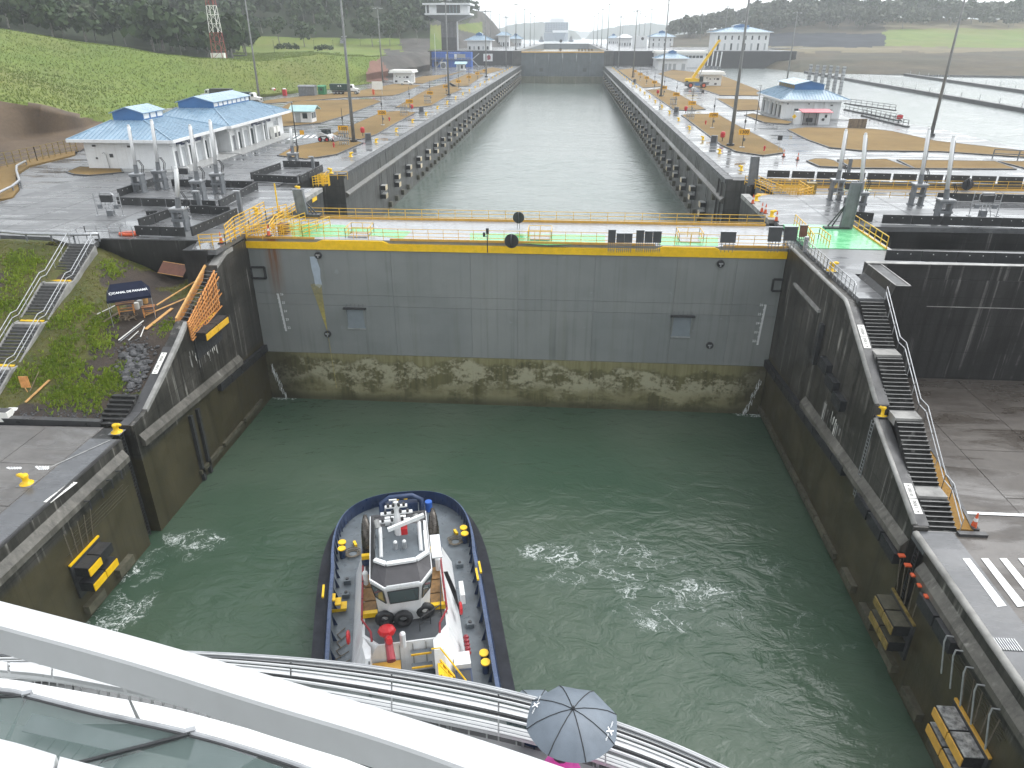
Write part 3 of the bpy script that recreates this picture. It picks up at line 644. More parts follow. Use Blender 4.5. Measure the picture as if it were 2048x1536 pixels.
# ================================================================ TERRAIN
from mathutils import noise as MN
def vn(x, y, z=0, s=1.0): return MN.noise(Vector((x*s, y*s, z*s)))
def pxof(P):
    d = Vector(P)-CP; z = d.dot(FW); return 1024+FPX*d.dot(RT)/z, 768-FPX*d.dot(UP)/z
def sampl(row, n):
    out = []
    L = [0]
    for a, b in zip(row[:-1], row[1:]): L.append(L[-1]+1)
    for i in range(n):
        t = (len(row)-1)*i/(n-1); k = min(int(t), len(row)-2); out.append(Vector(row[k]).lerp(Vector(row[k+1]), t-k))
    return out
def loft(rows, ncol, sub, amp=0, scl=.1, seed=0):
    R_ = [sampl(r, ncol) for r in rows]; grid = []
    for a, b, s_ in zip(R_[:-1], R_[1:], sub):
        for k in range(s_): grid.append([p.lerp(q, k/s_) for p, q in zip(a, b)])
    grid.append(R_[-1])
    for j, r in enumerate(grid):
        if 0 < j < len(grid)-1:
            for i, p in enumerate(r):
                if amp: p.z += amp*(vn(p.x, p.y, seed, scl)+.5*vn(p.x, p.y, seed+9, scl*2.7))
    mb = MB(); mb.v = [tuple(p) for r in grid for p in r]; m = ncol
    for j in range(len(grid)-1):
        for i in range(m-1): mb.f.append((j*m+i, j*m+i+1, (j+1)*m+i+1, (j+1)*m+i)); mb.m.append(0)
    return mb, grid
def classify(mb, fn):
    for k, f in enumerate(mb.f):
        c = Vector((0, 0, 0))
        for i in f: c += Vector(mb.v[i])
        mb.m[k] = fn(c/len(f))
# ---- near left slope between the lot and the lower apron
def dirtness(x, y):
    d = 0
    for px, py, r in DZ:
        q = ((x-px)**2+(y-py)**2)**.5; d = max(d, 1-q/r)
    return max(0, min(1, d*1.6 + .35*vn(x, y, 3, .5)))
def slope_z(x, y):
    t = min(1, max(0, (-5.4-y)/18.6)); z = 1.35 + (-7.45-1.35)*t
    if x > -42.5:
        k = min(1, (x+42.5)/8); dz = -3.6*k*max(0, 1-max(0, -4-y)/11); z += dz
    z -= .75*min(1, max(0, (x+34)/4))*min(1, max(0, (-13-y)/4))
    z += .16*vn(x, y, 0, .35)+.07*vn(x, y, 5, 1.1)
    return max(z, ZL-.1)
def SG(px, py):
    """photo pixel on the slope"""
    d = ray(px, py); lo = (-3.5-CP.y)/d.y
    t = (-24.3-CP.y)/d.y
    while t < lo:
        p = CP+d*t
        if p.z <= slope_z(p.x, p.y): break
        t += .05
    p = CP+d*t; p.z = slope_z(p.x, p.y); return p
DZ = []
for px, py, r in [(270, 700, 2.4), (265, 740, 2.2), (278, 768, 1.6), (300, 665, 2.4), (335, 640, 2.4), (232, 705, 1.8), (240, 660, 2.2), (310, 625, 2.2), (285, 590, 2.4), (225, 560, 1.8), (210, 745, 1.4), (190, 700, .9), (175, 735, 1.1), (265, 565, 2.6), (300, 600, 3), (330, 560, 3), (350, 620, 3), (320, 680, 2.8), (250, 680, 2.6), (270, 640, 3), (215, 715, 1.6), (180, 760, 1.6), (290, 740, 2.6), (300, 700, 2.5), (240, 810, 1.6), (150, 825, 1.7), (90, 830, 1.8), (40, 835, 1.8), (200, 830, 1.6), (195, 790, 1.5), (235, 540, 2.2), (370, 640, 2.5), (265, 770, 1.8), (0, 560, 1.4), (130, 560, .9)]:
    p = SG(px, py); DZ.append((p.x, p.y, r))
nx, ny = 150, 66; x0, x1, y0, y1 = -82, -29.0, -24.25, -3.9
mb = MB(); att = []
for j in range(ny+1):
    for i in range(nx+1):
        x = x0+(x1-x0)*i/nx; y = y0+(y1-y0)*j/ny
        if x < -42.5: y = y0+((-5.35 if x > -46 else -3.3-(.2))-y0)*j/ny
        mb.v.append((x, y, slope_z(x, y))); att.append(dirtness(x, y))
for j in range(ny):
    for i in range(nx): mb.f.append((j*(nx+1)+i, j*(nx+1)+i+1, (j+1)*(nx+1)+i+1, (j+1)*(nx+1)+i)); mb.m.append(0)
def m_slope_():
    t = NT('slope_ground'); co = t.co(True); at_ = t.node('ShaderNodeAttribute', attribute_name='bare'); f = t.noise(co, 2.5, 6, .75); n = t.noise(co, .35, 6, .65); g = t.noise(co, 7, 5, .75)
    k = t.rng(t.math('ADD', at_.outputs['Fac'], t.math('MULTIPLY', t.math('SUBTRACT', f, .5), .9)), .38, .62, 0, 1, True)
    gr = t.mix(t.rng(n, .35, .65), (.06, .08, .016), (.12, .115, .03)); gr = t.mix(t.rng(f, .45, .7, 0, .7), gr, (.1, .07, .035)); gr = t.mix(t.rng(g, .45, .75, 0, .6), gr, (.03, .034, .012))
    di = t.mix(t.rng(n, .35, .65), (.075, .056, .042), (.04, .032, .027)); di = t.mix(t.rng(g, .45, .75, 0, .7), di, (.025, .02, .017))
    return t.fin(t.mix(k, gr, di), .75, t.bump(t.math('ADD', f, g), .7, .08), spec=.3)
m_slope = m_slope_()
sl = struct('slope', mb, m_slope, smooth=True)
ca = sl.data.attributes.new('bare', 'FLOAT', 'POINT'); ca.data.foreach_set('value', att)
# ---- left hills
LC = [-500, -150, 0, 80, 160, 280, 400, 520, 640, 745, 860]
def rowz(pys, zs): return [G(x, y, z) for x, y, z in zip(LC, pys, zs)]
def rowy(pys, ys): return [GY(x, y, Y) for x, y, Y in zip(LC, pys, ys)]
rows = [rowz([430, 370, 336, 316, 302, 226, 206, 195, 181, 166, 149], [1.7]*11),
        rowz([360, 310, 287, 272, 259, 218, 200, 190, 176, 160, 143], [3]*5+[2.5]*6),
        [*[G(x, y, z) for x, y, z in zip(LC[:5], [230, 200, 206, 216, 236], [9.5, 9.5, 9, 8, 5])], *[GY(x, y, Y) for x, y, Y in zip(LC[5:], [204, 188, 174, 158, 146, 130], [132, 160, 180, 216, 256, 333])]],
        rowy([130, 125, 128, 146, 160, 158, 150, 143, 130, 132, 112], [110, 125, 130, 135, 140, 154, 172, 190, 226, 264, 345]),
        rowy([40, 48, 59, 71, 84, 103, 118, 121, 110, 114, 104], [150, 165, 172, 174, 176, 180, 188, 203, 240, 275, 358])]
cr = rows[-1]; rows.append([Vector((p.x*1.08, p.y+22, p.z-.5)) for p in cr])
rows.append(rowy([40, 46, 54, 64, 76, 92, 104, 104, 98, 98, 96], [200, 215, 225, 232, 240, 262, 290, 320, 345, 370, 400]))
rows.append(rowy([0, 0, 10, 20, 30, 50, 70, 88, 88, 88, 84], [240, 255, 265, 275, 290, 310, 340, 365, 385, 405, 425]))
rows.append(rowy([-110, -110, -105, -100, -92, -85, -70, -55, -38, -20, 12], [420, 430, 440, 450, 460, 470, 480, 500, 520, 540, 560]))
rows.append(rowy([-110, -110, -105, -100, -92, -85, -70, -55, -40, -26, 8], [700]*11))
mb, gridL = loft(rows, 301, [6, 8, 12, 10, 3, 5, 6, 12, 2], .55, .06, 2)
def cls(c, row):
    x, y = pxof(c); x += 14*vn(c.x, c.y, 1, .09); y += 6*vn(c.x, c.y, 2, .09)
    if row >= 39 and x < 480+30*vn(c.x, c.y, 7, .05): return 4
    if row >= 51: return 4
    if x > 768 and y < 166: return 3 if (y > 100 or x > 800) else 0
    if 738 < x <= 768 and 118 < y < 166: return 2
    if x < 250 and y > (204 if x < 60 else 204+(x-60)*.28): return 1
    return 0
for k, f in enumerate(mb.f):
    c = sum((Vector(mb.v[i]) for i in f), Vector())/4; mb.m[k] = cls(c, k//300)
hl = mb.build('hillside', [m_grassh, m_clay, m_redsoil, m_rockcut, m_forestfloor], None, True); tag(hl, kind='structure')
# ---- cliff hill behind the control tower
CC = [835, 870, 905, 940, 965, 985, 1006, 1030]
def cz(pys, Y): return [GY(x, y, Yk) for x, y, Yk in zip(CC, pys, Y)]
rows = [cz([128, 124, 118, 112, 108, 104, 100, 96], [470, 500, 530, 560, 580, 600, 620, 640]), cz([85, 78, 72, 70, 75, 82, 90, 95], [500, 530, 560, 590, 610, 630, 645, 655]),
        cz([55, 42, 44, 46, 55, 68, 78, 92], [540, 560, 590, 615, 635, 650, 660, 670]), cz([0, 4, 12, 18, 24, 44, 70, 88], [590, 610, 630, 650, 665, 675, 685, 690]), cz([-5, 4, 14, 22, 28, 52, 75, 90], [800]*8)]
mb, gridC = loft(rows, 120, [10, 12, 12, 2], 1.2, .05, 4)
def cls2(c):
    x, y = pxof(c)
    if y < 40+12*vn(c.x, c.y, 3, .03) and x < 955: return 0
    return 1 if (x < 900 and y > 50) or (905 < x < 965 and y > 50-(x-905)*.1 and y < 56+(x-905)*.25) else 2
classify(mb, cls2)
tag(mb.build('hillside', [m_forestfloor, m_grassh, m_rockcut], None, True), kind='structure')
# ---- right: water-saving basins, banks, hills
struct('water', MB().quad((40, 45, .3), (900, 45, .3), (900, 451, .3), (40, 451, .3)), m_waterB)
RC = [1340, 1430, 1520, 1600, 1700, 1800, 1900, 2048, 2400]
def rz_(pys, zs): return [G(x, y, z) for x, y, z in zip(RC, pys, zs)]
def ry_(pys, Y): return [GY(x, y, Yk) for x, y, Yk in zip(RC, pys, Y)]
rows = [ry_([146, 146, 146, 147, 148, 149, 150, 152, 156], [452.5]*3+[395, 380, 365, 350, 340, 320]), ry_([124, 124, 124, 122, 121, 122, 123, 124, 126], [470]*3+[430, 420, 412, 405, 395, 380]),
        ry_([103, 103, 102, 102, 102, 102, 103, 104, 106], [561]*3+[500, 495, 490, 485, 480, 470]), ry_([97, 97, 96, 95, 95, 95, 98, 99, 100], [620]*3+[590, 585, 580, 575, 570, 560]),
        ry_([82, 80, 74, 68, 66, 62, 66, 70, 74], [700]*9), ry_([76, 72, 55, 48, 48, 50, 48, 50, 52], [760]*9),
        ry_([74, 60, 38, 32, 34, 34, 36, 40, 42], [820]*9), ry_([74, 60, 40, 34, 36, 36, 38, 42, 44], [1000]*9)]
mb, gridR = loft(rows, 260, [8, 8, 5, 14, 12, 5, 2], 1.0, .03, 6)
def cls3(c):
    x, y = pxof(c); x += 10*vn(c.x, c.y, 1, .03); y += 4*vn(c.x, c.y, 2, .05)
    if y > 104: return 0
    if y > 94: return 2
    if x < 1770: return 3 if y > 66 and x > 1530 else 0
    return 1 if y > 58 else 2
classify(mb, cls3)
tag(mb.build('hillside', [m_scrub, m_grassh, m_tan, m_revet], None, True), kind='structure')
def divider(p, q, label):
    a, b = G(*p, 1.4), G(*q, 1.4); o = thing('divider_wall', label, 'wall')
    d = (b-a).normalized(); n = Vector((-d.y, d.x, 0)).normalized()*1.1
    MB().prism([(a+n).xy[:], (b+n).xy[:], (b-n).xy[:], (a-n).xy[:]], -2, 1.3).build('wall_body', m_copd, o)
    MB().prism([(a+n*.9).xy[:], (b+n*.9).xy[:], (b-n*.9).xy[:], (a-n*.9).xy[:]], 1.3, 1.42).build('walkway', m_black, o)
    k = int((b-a).length/12)
    for i in range(k): c = a.lerp(b, (i+.5)/k); MB().box((c.x, c.y, 2.2), (.16, .16, 1.6)).build('post', m_galv, o)
divider((1612, 142), (2120, 228), 'long dark divider wall crossing the pale basins behind the blue-roofed building')
divider((1812, 147), (2120, 190), 'shorter dark divider wall across the far basin')
# pale far waterfall edge of the upper basin
for k in range(6):
    p = G(1613+k*13, 186+k*1.5, 1.2)
    o = thing('basin_post', 'pale ribbed steel mast standing in the basin, ' + nth(k) + ' from the black wall', 'mast', (p.x, p.y, .2), 0, 'ribbed masts in the basin')
    MB().box((0, 0, 5.2), (.9, .9, 10.4)).build('shaft', m_galv, o)
    for j in range(9): MB().box((0, 0, 1+1.1*j), (1.1, 1.1, .2)).build('rung', m_grey, o)
# ---- far shore across the lake
def ridge(name, pts, Y, m, seed, th=300):
    top = []
    for a, b in zip(pts[:-1], pts[1:]):
        k = max(2, int(abs(b[0]-a[0])/1.5))
        for i in range(k): t = i/k; top.append((a[0]+(b[0]-a[0])*t, a[1]+(b[1]-a[1])*t))
    top.append(pts[-1]); rows = [[], [], []]
    for x, y in top:
        j = 2.2*vn(x*.09, seed, 0, 1)+1.6*vn(x*.5, seed, 1, 1)
        p = GY(x, y+j, Y); rows[0].append((p.x, Y-th*.5, 7)); rows[1].append(tuple(p)); rows[2].append((p.x, Y+th, 7))
    mb = MB(); n = len(top); mb.v = rows[0]+rows[1]+rows[2]
    for r in range(2):
        for i in range(n-1): mb.f.append((r*n+i, r*n+i+1, (r+1)*n+i+1, (r+1)*n+i)); mb.m.append(0)
    tag(mb.build(name, m, None, True), kind='structure')
ridge('far_shore', [(760, 66), (900, 58), (985, 60), (1030, 48), (1085, 44), (1120, 56), (1150, 62), (1164, 78)], 2500, m_forestfloor, 1)
ridge('far_shore', [(1168, 79), (1185, 62), (1240, 52), (1300, 46), (1345, 52), (1400, 60), (1500, 58), (1700, 60)], 2700, m_forestfloor, 5)
ridge('far_shore', [(500, 60), (900, 62), (1100, 58), (1200, 66), (1300, 60), (1600, 58), (2300, 56)], 4200, m_forestfloor, 9)
# ---- haze
hz = MB().bb((-6200, -320, -24), (6200, 7100, 150)).build('haze', NT('haze_air').m); tag(hz, 'pale rain haze hanging over the locks and hills', kind='stuff')
t = hz.data.materials[0].node_tree; t.nodes.remove(t.nodes['Principled BSDF'])
pv = t.nodes.new('ShaderNodeVolumePrincipled'); pv.inputs['Color'].default_value = (.93, .97, 1, 1); pv.inputs['Density'].default_value = .00028; pv.inputs['Anisotropy'].default_value = .2
t.links.new(pv.outputs[0], t.nodes['Material Output'].inputs['Volume'])
hz.data.materials[0].cycles.homogeneous_volume = True
pv.inputs['Density Attribute'].default_value = ''; pv.inputs['Temperature Attribute'].default_value = ''
# ================================================================ LOCK GATES
gate = thing('lock_gate', 'huge grey steel rolling lock gate with yellow band and algae below', 'lock gate')
MB().bb((-29.5, .12, -20.5), (31, 9.3, 1.0)).build('body', m_gate, gate)
xs = [-27.95, -20.6, -12.9, -4.6, 0.3, 8.2, 16.4, 22.3, 26.95]; zs = [-11.75, -6.1, -4.9, -.02]
def niche(i, z0): return False
for i in range(8):
    for j in range(3):
        MB().bb((xs[i]+.012, 0-random.uniform(0, .012), zs[j]+.012), (xs[i+1]-.012, .13, zs[j+1]-.012)).build('plate', m_gate, gate)
    MB().bb((xs[i]+.008, -.06-random.uniform(0, .015), -20.5), (xs[i+1]-.008, .13, -11.77)).build('fouled_plate', m_algae, gate)
MB().bb((-28.2, -.16, 0.02), (26.97, .14, .72)).build('yellow_band', m_yel, gate)
MB().prism_y([(-20.6, .72), (-12.9, .72), (-13.6, 1.0), (-19.9, 1.0)], -.14, .12).build('yellow_band', m_yel, gate)
MB().prism_y([(14.1, .72), (20.6, .72), (19.9, 1.0), (14.8, 1.0)], -.14, .12).build('yellow_band', m_yel, gate)
MB().bb((-28.2, .15, .98), (29.0, 9.25, 1.04)).build('deck_plate', m_gdeck, gate)
for x0_, x1_ in ((-28, -20.7), (-12.8, 14), (20.7, 27)):
    MB().bb((x0_, -.02, 1.04), (x1_, .14, 1.26)).build('toe_board', m_ora, gate)
MB().bb((-28, 9.1, 1.04), (27, 9.24, 1.3)).build('toe_board', m_ora, gate)
def gp(x, y, z=1.05): p = G(x, y, z); return (p.x, p.y)
for q in ([(575, 447), (690, 450), (712, 473), (585, 474)], [(703, 454), (822, 463), (806, 477), (700, 468)], [(940, 466), (1210, 470), (1210, 487), (1095, 490), (940, 480)], [(1320, 472), (1436, 475), (1436, 492), (1318, 490)]):
    MB().prism([gp(*p) for p in q], 1.03, 1.055).build('green_paint', m_green, gate)
MB().rail([(-27.5, .3, 1.05), (26.8, .3, 1.05)], 1.15, 3, .022, 1.55).build('railing', m_yel2, gate)
MB().rail([(-24.5, 9.1, 1.05), (26.8, 9.1, 1.05)], 1.2, 3, .025, 1.9).build('railing', m_yel2, gate)
for px in ((720, 470), (1080, 476), (1378, 480)):
    p = G(*px, 1.05); MB().rail([(p.x-1.2, p.y-1.2, 1.05), (p.x+1.2, p.y-1.2, 1.05), (p.x+1.2, p.y+1.2, 1.05), (p.x-1.2, p.y+1.2, 1.05), (p.x-1.2, p.y-1.2, 1.05)], 1.0, 2, .025, 1.2).build('hatch_railing', m_yel2, gate)
    MB().box((p.x, p.y, 1.1), (2, 2, .1)).build('hatch', m_gdeck, gate)
# boarding bridge with handrails, left end
br = MB()
MB().bb((-28.6, -3.6, 1.1), (-26.0, -2.6, 1.25)).build
for a, b in (((-27.6, -.6, 1.1), (-25.6, 6.8, 1.1)), ((-25.9, -.6, 1.1), (-23.9, 6.8, 1.1)), ((-24.6, 1.2, 1.1), (-21.6, 4.2, 1.1)), ((-27.2, .8, 1.1), (-22.2, .8, 1.1)), ((-22.2, .8, 1.1), (-20.6, 5.2, 1.1))): br.rail([a, b], 1.1, 3, .03, 1.1)
br.build('boarding_railing', m_yel2, gate)
MB().bb((-25.1, 1.6, 1.05), (-24.2, 2.6, 2.1)).build('control_cabinet', m_brown, gate)
# niches with steel shutter, cleats above them
for px, py in ((712, 636), (1363, 652)):
    p = GY(px, py, 0)
    f = MB(); x, z = p.x, p.z
    f.bb((x-1.25, -.35, z+1.05), (x+1.25, .1, z+1.2)); MB().bb((x-1.0, -.05, z-1.15), (x+1.0, .1, z+1.05)).build('niche_shutter', m_gdeck if False else mat('niche_grey', (.2, .23, .25), .1, 1, .4), gate)
    f.build('niche_hood', m_dark, gate)
    for s_ in (-1, 1): MB().prism_x([(-.02, z-1.2), (-.3, z+1.05), (.1, z+1.05), (.1, z-1.2)], x+s_*1.0-.08, x+s_*1.0+.08).build('niche_jamb', m_gate, gate)
    for k in range(5): MB().beam((x-.9+.45*k, -.06, z+1.2), (x-.9+.45*k, -.06, z+1.6), .05).build('niche_rod', m_grey, gate)
    MB().bb((x-1.0, -.12, z-1.28), (x+1.0, .05, z-1.14)).build('niche_sill', m_galv, gate)
for px, py in ((637, 510), (656, 667), (1441, 527), (1419, 690)):
    p = GY(px, py, 0); x, z = p.x, p.z
    MB().lathe([(.38, -.04), (.38, -.2), (.26, -.22), (.24, -.05)], (x, 0, z), 14, 'y').build('mooring_pocket', m_dark, gate)
    b = MB(); b.bb((x-.2, -.3, z-.02), (x+.2, -.2, z+.12)); b.bb((x-.06, -.3, z-.25), (x+.06, -.2, z)); b.build('pocket_bollard', m_galv, gate)
for px, py in ((517, 545), (1560, 570)):
    p = GY(px, py, 0); f = MB(); x, z = p.x, p.z; w, h = .75, .6
    for a, b in (((x-w, z+h), (x+w, z+h)), ((x-w, z-h), (x+w, z-h)), ((x-w, z-h), (x-w, z+h)), ((x+w, z-h), (x+w, z+h))): f.beam((a[0], -.08, a[1]), (b[0], -.08, b[1]), .2)
    f.build('guide_frame', m_dark, gate)
# draught marks: numerals and ticks
def marks(px_top, px_bot, nums, label):
    a, b = GY(*px_top, 0), GY(*px_bot, 0); n = len(nums); side = 1 if a.x < 0 else -1
    for i, s in enumerate(nums):
        t_ = i/(n-1); c = a.lerp(b, t_)
        text('draught_numeral', s, .36, m_letter, gate, basis((c.x+side*.42, -.05, c.z), (1, 0, 0), (0, 0, 1)), ext=.01)
    for k in range((n-1)*8+4):
        c = a.lerp(b, k/((n-1)*8)); MB().bb((c.x-(.16 if k % 4 == 0 else .1), -.045, c.z-.035), (c.x+.1, -.02, c.z+.035)).build('draught_tick', m_letter, gate)
marks((556, 588), (571, 655), ['26', '25', '24', '23', '22'], 'l'); marks((1531, 610), (1516, 682), ['26', '25', '24', '23', '22'], 'r')
p = GY(632, 545, 0); bm = MB(); vs = [(-.45, 1.7), (.25, 1.75), (.3, 1.2), (.5, .4), (.42, -.6), (.5, -1.3), (.2, -1.7), (-.25, -1.4), (-.3, -.4), (-.42, .5)]
bm.prism_y([(p.x+a, p.z+b) for a, b in vs], -.022, -.014).build('touch_up_paint', mat('pale_touch_up', (.36, .42, .48), .08, 2, .4), gate)
ropes = MB(); top = GY(632, 568, 0); bot = GY(655, 662, 0)
for k in range(9):
    o_ = (k-4)*.09; ropes.tube([(top.x+o_*1.5, -.05, top.z), (top.x+o_+(bot.x-top.x)*.3, -.06, top.z-1.6), (bot.x, -.06, bot.z)], .022, 4)
ropes.tube([(bot.x, -.05, bot.z), (bot.x+.3, -.1, -16)], .022, 4); ropes.build('hanging_rope', mat('yellow_rope', (.42, .36, .12), .3, 6, .8), gate)
# leaking water at both ends
leak = NT('leaking_water').fin((.75, .78, .76), .3, trans=.3)
for s_, x in ((1, -27.3), (-1, 26.4)):
    l = MB()
    for k in range(70):
        t_ = random.random(); sx = x+s_*(t_*1.2)+random.uniform(-.15, .15); z = -13.2-4.2*t_+random.uniform(-.3, .3); l.beam((sx, -.15-random.uniform(0, .3), z), (sx+s_*.05, -.2-random.uniform(0, .4), z-random.uniform(.15, .6)), .025)
    tag(l.build('water_spray', leak, gate), kind='stuff')
# black ball signals and signal boards standing on the gate
def disc(px, py, r, zb, label):
    p = G(px, zb, 1.05); o = thing('signal_disc', label, 'signal', (p.x, p.y, 1.05)); top = GY(px, py, p.y); h = top.z-1.05
    MB().lathe([(r, -.06), (r, .06)], (0, 0, h), 20, 'y').build('disc', m_dark, o)
    MB().lathe([(r, -.05), (r, .05)], (0, 0, h), 20, 'x').build('disc', m_dark, o)
    b = MB(); b.beam((-.12, 0, 0), (-.12, 0, h-r*.5), .05); b.beam((.12, 0, 0), (.12, 0, h-r*.5), .05); b.build('stand', m_grey, o)
disc(1037, 435, .62, 457, 'black ball signal on the far rail of the lock gate, above the other'); disc(1023, 482, .7, 496, 'black ball signal on the near edge of the lock gate')
def board(px, py, w, h, zb, label, m=m_pan, hs_=.95, dz=0):
    p = G(px, zb, 1.05); o = thing('signal_board', label, 'board', (p.x, p.y, 1.05), 0, 'dark boards along the gate')
    MB().prism_x([(0, hs_), (.12, hs_), (.3, hs_+h), (.18, hs_+h)], -w/2, w/2).build('panel', m, o)
    MB().bb((-w/2-.03, .1, hs_+h), (w/2+.03, .34, hs_+h+.05)).build('panel_cap', m_galv, o)
    for k in range(4):
        x = -w/2+w*(k+.5)/4; MB().beam((x, .06, 0), (x, .08, hs_), .05).build('leg', m_grey, o)
    b = MB()
    for z in (.25, .55, .8): b.beam((-w/2, .05, z), (w/2, .05, z), .05)
    b.build('brace', m_grey, o)
for i, (px, w, h, tall) in enumerate([(1222, .72, 1.2, 'tallest, standing first on the gate from the black ball'), (1239, .75, .85, 'short, second on the gate from the black ball'), (1255, .75, .85, 'short, third on the gate from the black ball'), (1278, .75, 1.15, 'fourth on the gate from the black ball'), (1295, .75, 1.05, 'fifth on the gate from the black ball'), (1312, .8, 1.05, 'sixth on the gate from the black ball'),
                                      (1453, 1.45, 1.0, 'wide, standing alone on the gate')]): board(px, 480, w, h, 505, 'dark signal board on thin legs, ' + tall)
for i, (px, zb, w, h, s) in enumerate([(1545, 505, 1.25, 1.35, 'large, first of three at the gate end by the green platform'), (1576, 503, 1.25, 1.3, 'large, second of three at the gate end by the green platform'), (1602, 495, .75, 1.1, 'small brownish, third of three at the gate end by the green platform')]): board(px, 480, w, h, zb, 'dark signal board, ' + s, m_pan if i < 2 else m_brown, 1.05)
p = G(975, 505, 1.05); o = thing('signal_lamp', 'slim dark signal lamp post with two heads on the gate', 'signal', (p.x, p.y, 1.05))
MB().cyl((0, 0, 0), (0, 0, 2.0), .05).build('post', m_dark, o); MB().box((-.3, 0, 1.75), (.22, .22, .4)).build('lamp_head', m_dark, o); MB().box((.02, 0, 2.1), (.26, .24, .5)).build('lamp_head', m_dark, o); MB().beam((-.3, 0, 1.55), (.02, 0, 1.55), .04).build('arm', m_dark, o)
# green platform with rails
gpl = thing('green_platform', 'bright green wet platform with yellow handrails over the gate recess', 'platform')
pts = [gp(1622, 452, 1.66), gp(1703, 453, 1.66), gp(1772, 500, 1.66), gp(1640, 503, 1.66)]
MB().prism([(28.4, 7.6), (35.6, 7.6), (35.6, -1.9), (28.4, -1.9)], 1.3, 1.66).build('platform_plate', m_green_('platform_green', (.13, .5, .22), (.2, .6, .3)), gpl)
MB().rail([(35.5, 7.2, 1.66), (35.5, -1.8, 1.66)], 1.2, 2, .035, 1.5).build('railing', m_yel2, gpl)
MB().bb((35.42, -1.9, 1.66), (35.58, 7.3, 1.8)).build('toe_board', m_yel2, gpl)
MB().rail([(29.4, 7.2, 1.66), (29.2, 2.2, 1.66), (28.7, -1.7, 1.66)], 1.15, 2, .03, 1.1).build('railing', m_yel2, gpl)
MB().rail([(28.4, 1.5, 1.66), (30.2, 1.5, 1.66), (30.2, -1.7, 1.66)], 1.15, 2, .03, .9).build('railing', m_yel2, gpl)
MB().prism_y([(35.7, .9), (36.6, .9), (36.6, 1.3), (35.7, 1.5)], -1.9, 7).build('edge_beam', m_kerb, gpl)
# grey pylons (lifting arms) on both sides of gate 1
def pylon(px, py, pt, label, lean):
    b = G(px, py, 1.6); o = thing('hinged_arm', label, 'arm', (b.x, b.y, 1.6)); top = GY(pt[0], pt[1], b.y); h = top.z-1.6; dx = top.x-b.x
    MB().prism_y([(-.55, 0), (.55, 0), (dx+.5, h), (dx-.45, h)], -.25, .05).build('arm_plate', m_grey, o)
    MB().prism_y([(-.62, 0), (-.5, 0), (dx-.4, h+.02), (dx-.52, h+.02)], -.35, .15).build('flange', m_grey, o); MB().prism_y([(.5, 0), (.62, 0), (dx+.57, h+.02), (dx+.45, h+.02)], -.35, .15).build('flange', m_grey, o)
    s_ = MB(); s_.beam((dx+.1, .1, h*.75), (lean, .2, 0), .12); s_.beam((dx-.1, .1, h*.7), (lean*.75, .2, 0), .12); s_.build('strut', m_dark, o)
    MB().box((lean*.5, 0, .12), (abs(lean)+.6, .8, .24)).build('base', m_dark, o)
pylon(608, 432, (595, 378), 'grey hinged steel arm standing beside the gate walkway on the tent side', 1.6)
pylon(1690, 458, (1713, 365), 'tall grey hinged steel arm at the edge of the green platform', -1.9)
pylon(1504, 372, (1510, 313), 'grey hinged steel arm beside the parked second gate', .9)
# the second gate parked in its recess, and the far gate
g2 = thing('lock_gate', 'second lock gate parked in its recess, only its deck and yellow rails showing', 'lock gate')
MB().bb((31.5, 24.6, -10), (119, 33.4, .75)).build('body', m_gate, g2)
MB().bb((31.5, 24.6, .75), (119, 33.4, .8)).build('deck_plate', m_gdeck, g2)
for px in ((1590, 372), (1700, 376)):
    p = G(*px, .8); MB().prism([(p.x-2.5, p.y-1.5), (p.x+2.5, p.y-1.5), (p.x+2.5, p.y+1.5), (p.x-2.5, p.y+1.5)], .8, .815).build('green_paint', m_green_('pale_green_paint', (.4, .55, .36), (.5, .62, .45)), g2)
for y in (24.8, 33.2):
    MB().bb((33, y-.07, .8), (118, y+.07, 1.05)).build('toe_board', m_ora, g2)
    MB().rail([(33, y, .8), (118, y, .8)], 1.2, 3, .025, 1.9).build('railing', m_yel2, g2)
b = MB()
for q in (((31.6, 24.9, .8), (34.8, 24.9, .8)), ((31.6, 26.2, .8), (36, 26.2, .8)), ((29.3, 30.8, 1.6), (32, 27, .9)), ((30.8, 31.5, 1.6), (33.5, 27.6, .9)), ((31.4, 32.6, .8), (38, 32.6, .8)), ((34.8, 25, .8), (37.6, 28, .8)), ((31.8, 27.6, .8), (37, 27.6, .8)), ((33, 29, .8), (38, 29, .8)), ((37, 27, .8), (37, 32, .8))): b.rail([q[0], q[1]], 1.15, 3, .04, 1.0)
b.build('boarding_railing', m_yel2, g2); MB().bb((30.2, 25.2, .9), (33, 27.4, 1.1)).build('boarding_step', m_ora, g2)
MB().bb((37.2, 29, .8), (38.4, 30.2, 2.2)).build('control_cabinet', m_oli, g2)
p = G(1932, 382, .8); o = thing('signal_disc', 'black ball signal on the parked second gate', 'signal', (p.x, p.y, .8)); MB().lathe([(.75, -.06), (.75, .06)], (0, 0, .85), 20, 'y').build('disc', m_dark, o); MB().lathe([(.75, -.05), (.75, .05)], (0, 0, .85), 20, 'x').build('disc', m_dark, o); MB().box((0, 0, 1.6), (.4, .1, .2)).build('bracket', m_dark, o)
g3 = thing('lock_gate', 'far grey lock gate closing the end of the long chamber', 'lock gate', (0, 452, 0))
for i in range(6): MB().bb((-27.5+i*9.17+.05, -1-.01*(i % 2), -4.9), (-27.5+(i+1)*9.17-.05, 0, 9.5)).build('plate', m_gatef, g3)
t_ = NT('far_gate_fouling'); cc = t_.co(True); vv = t_.noise(t_.map(cc, (.25, 1, .05)), 1, 5, .7); m_foul = t_.fin(t_.mix(t_.rng(vv, .35, .65), (.075, .08, .045), (.15, .145, .09)), .5)
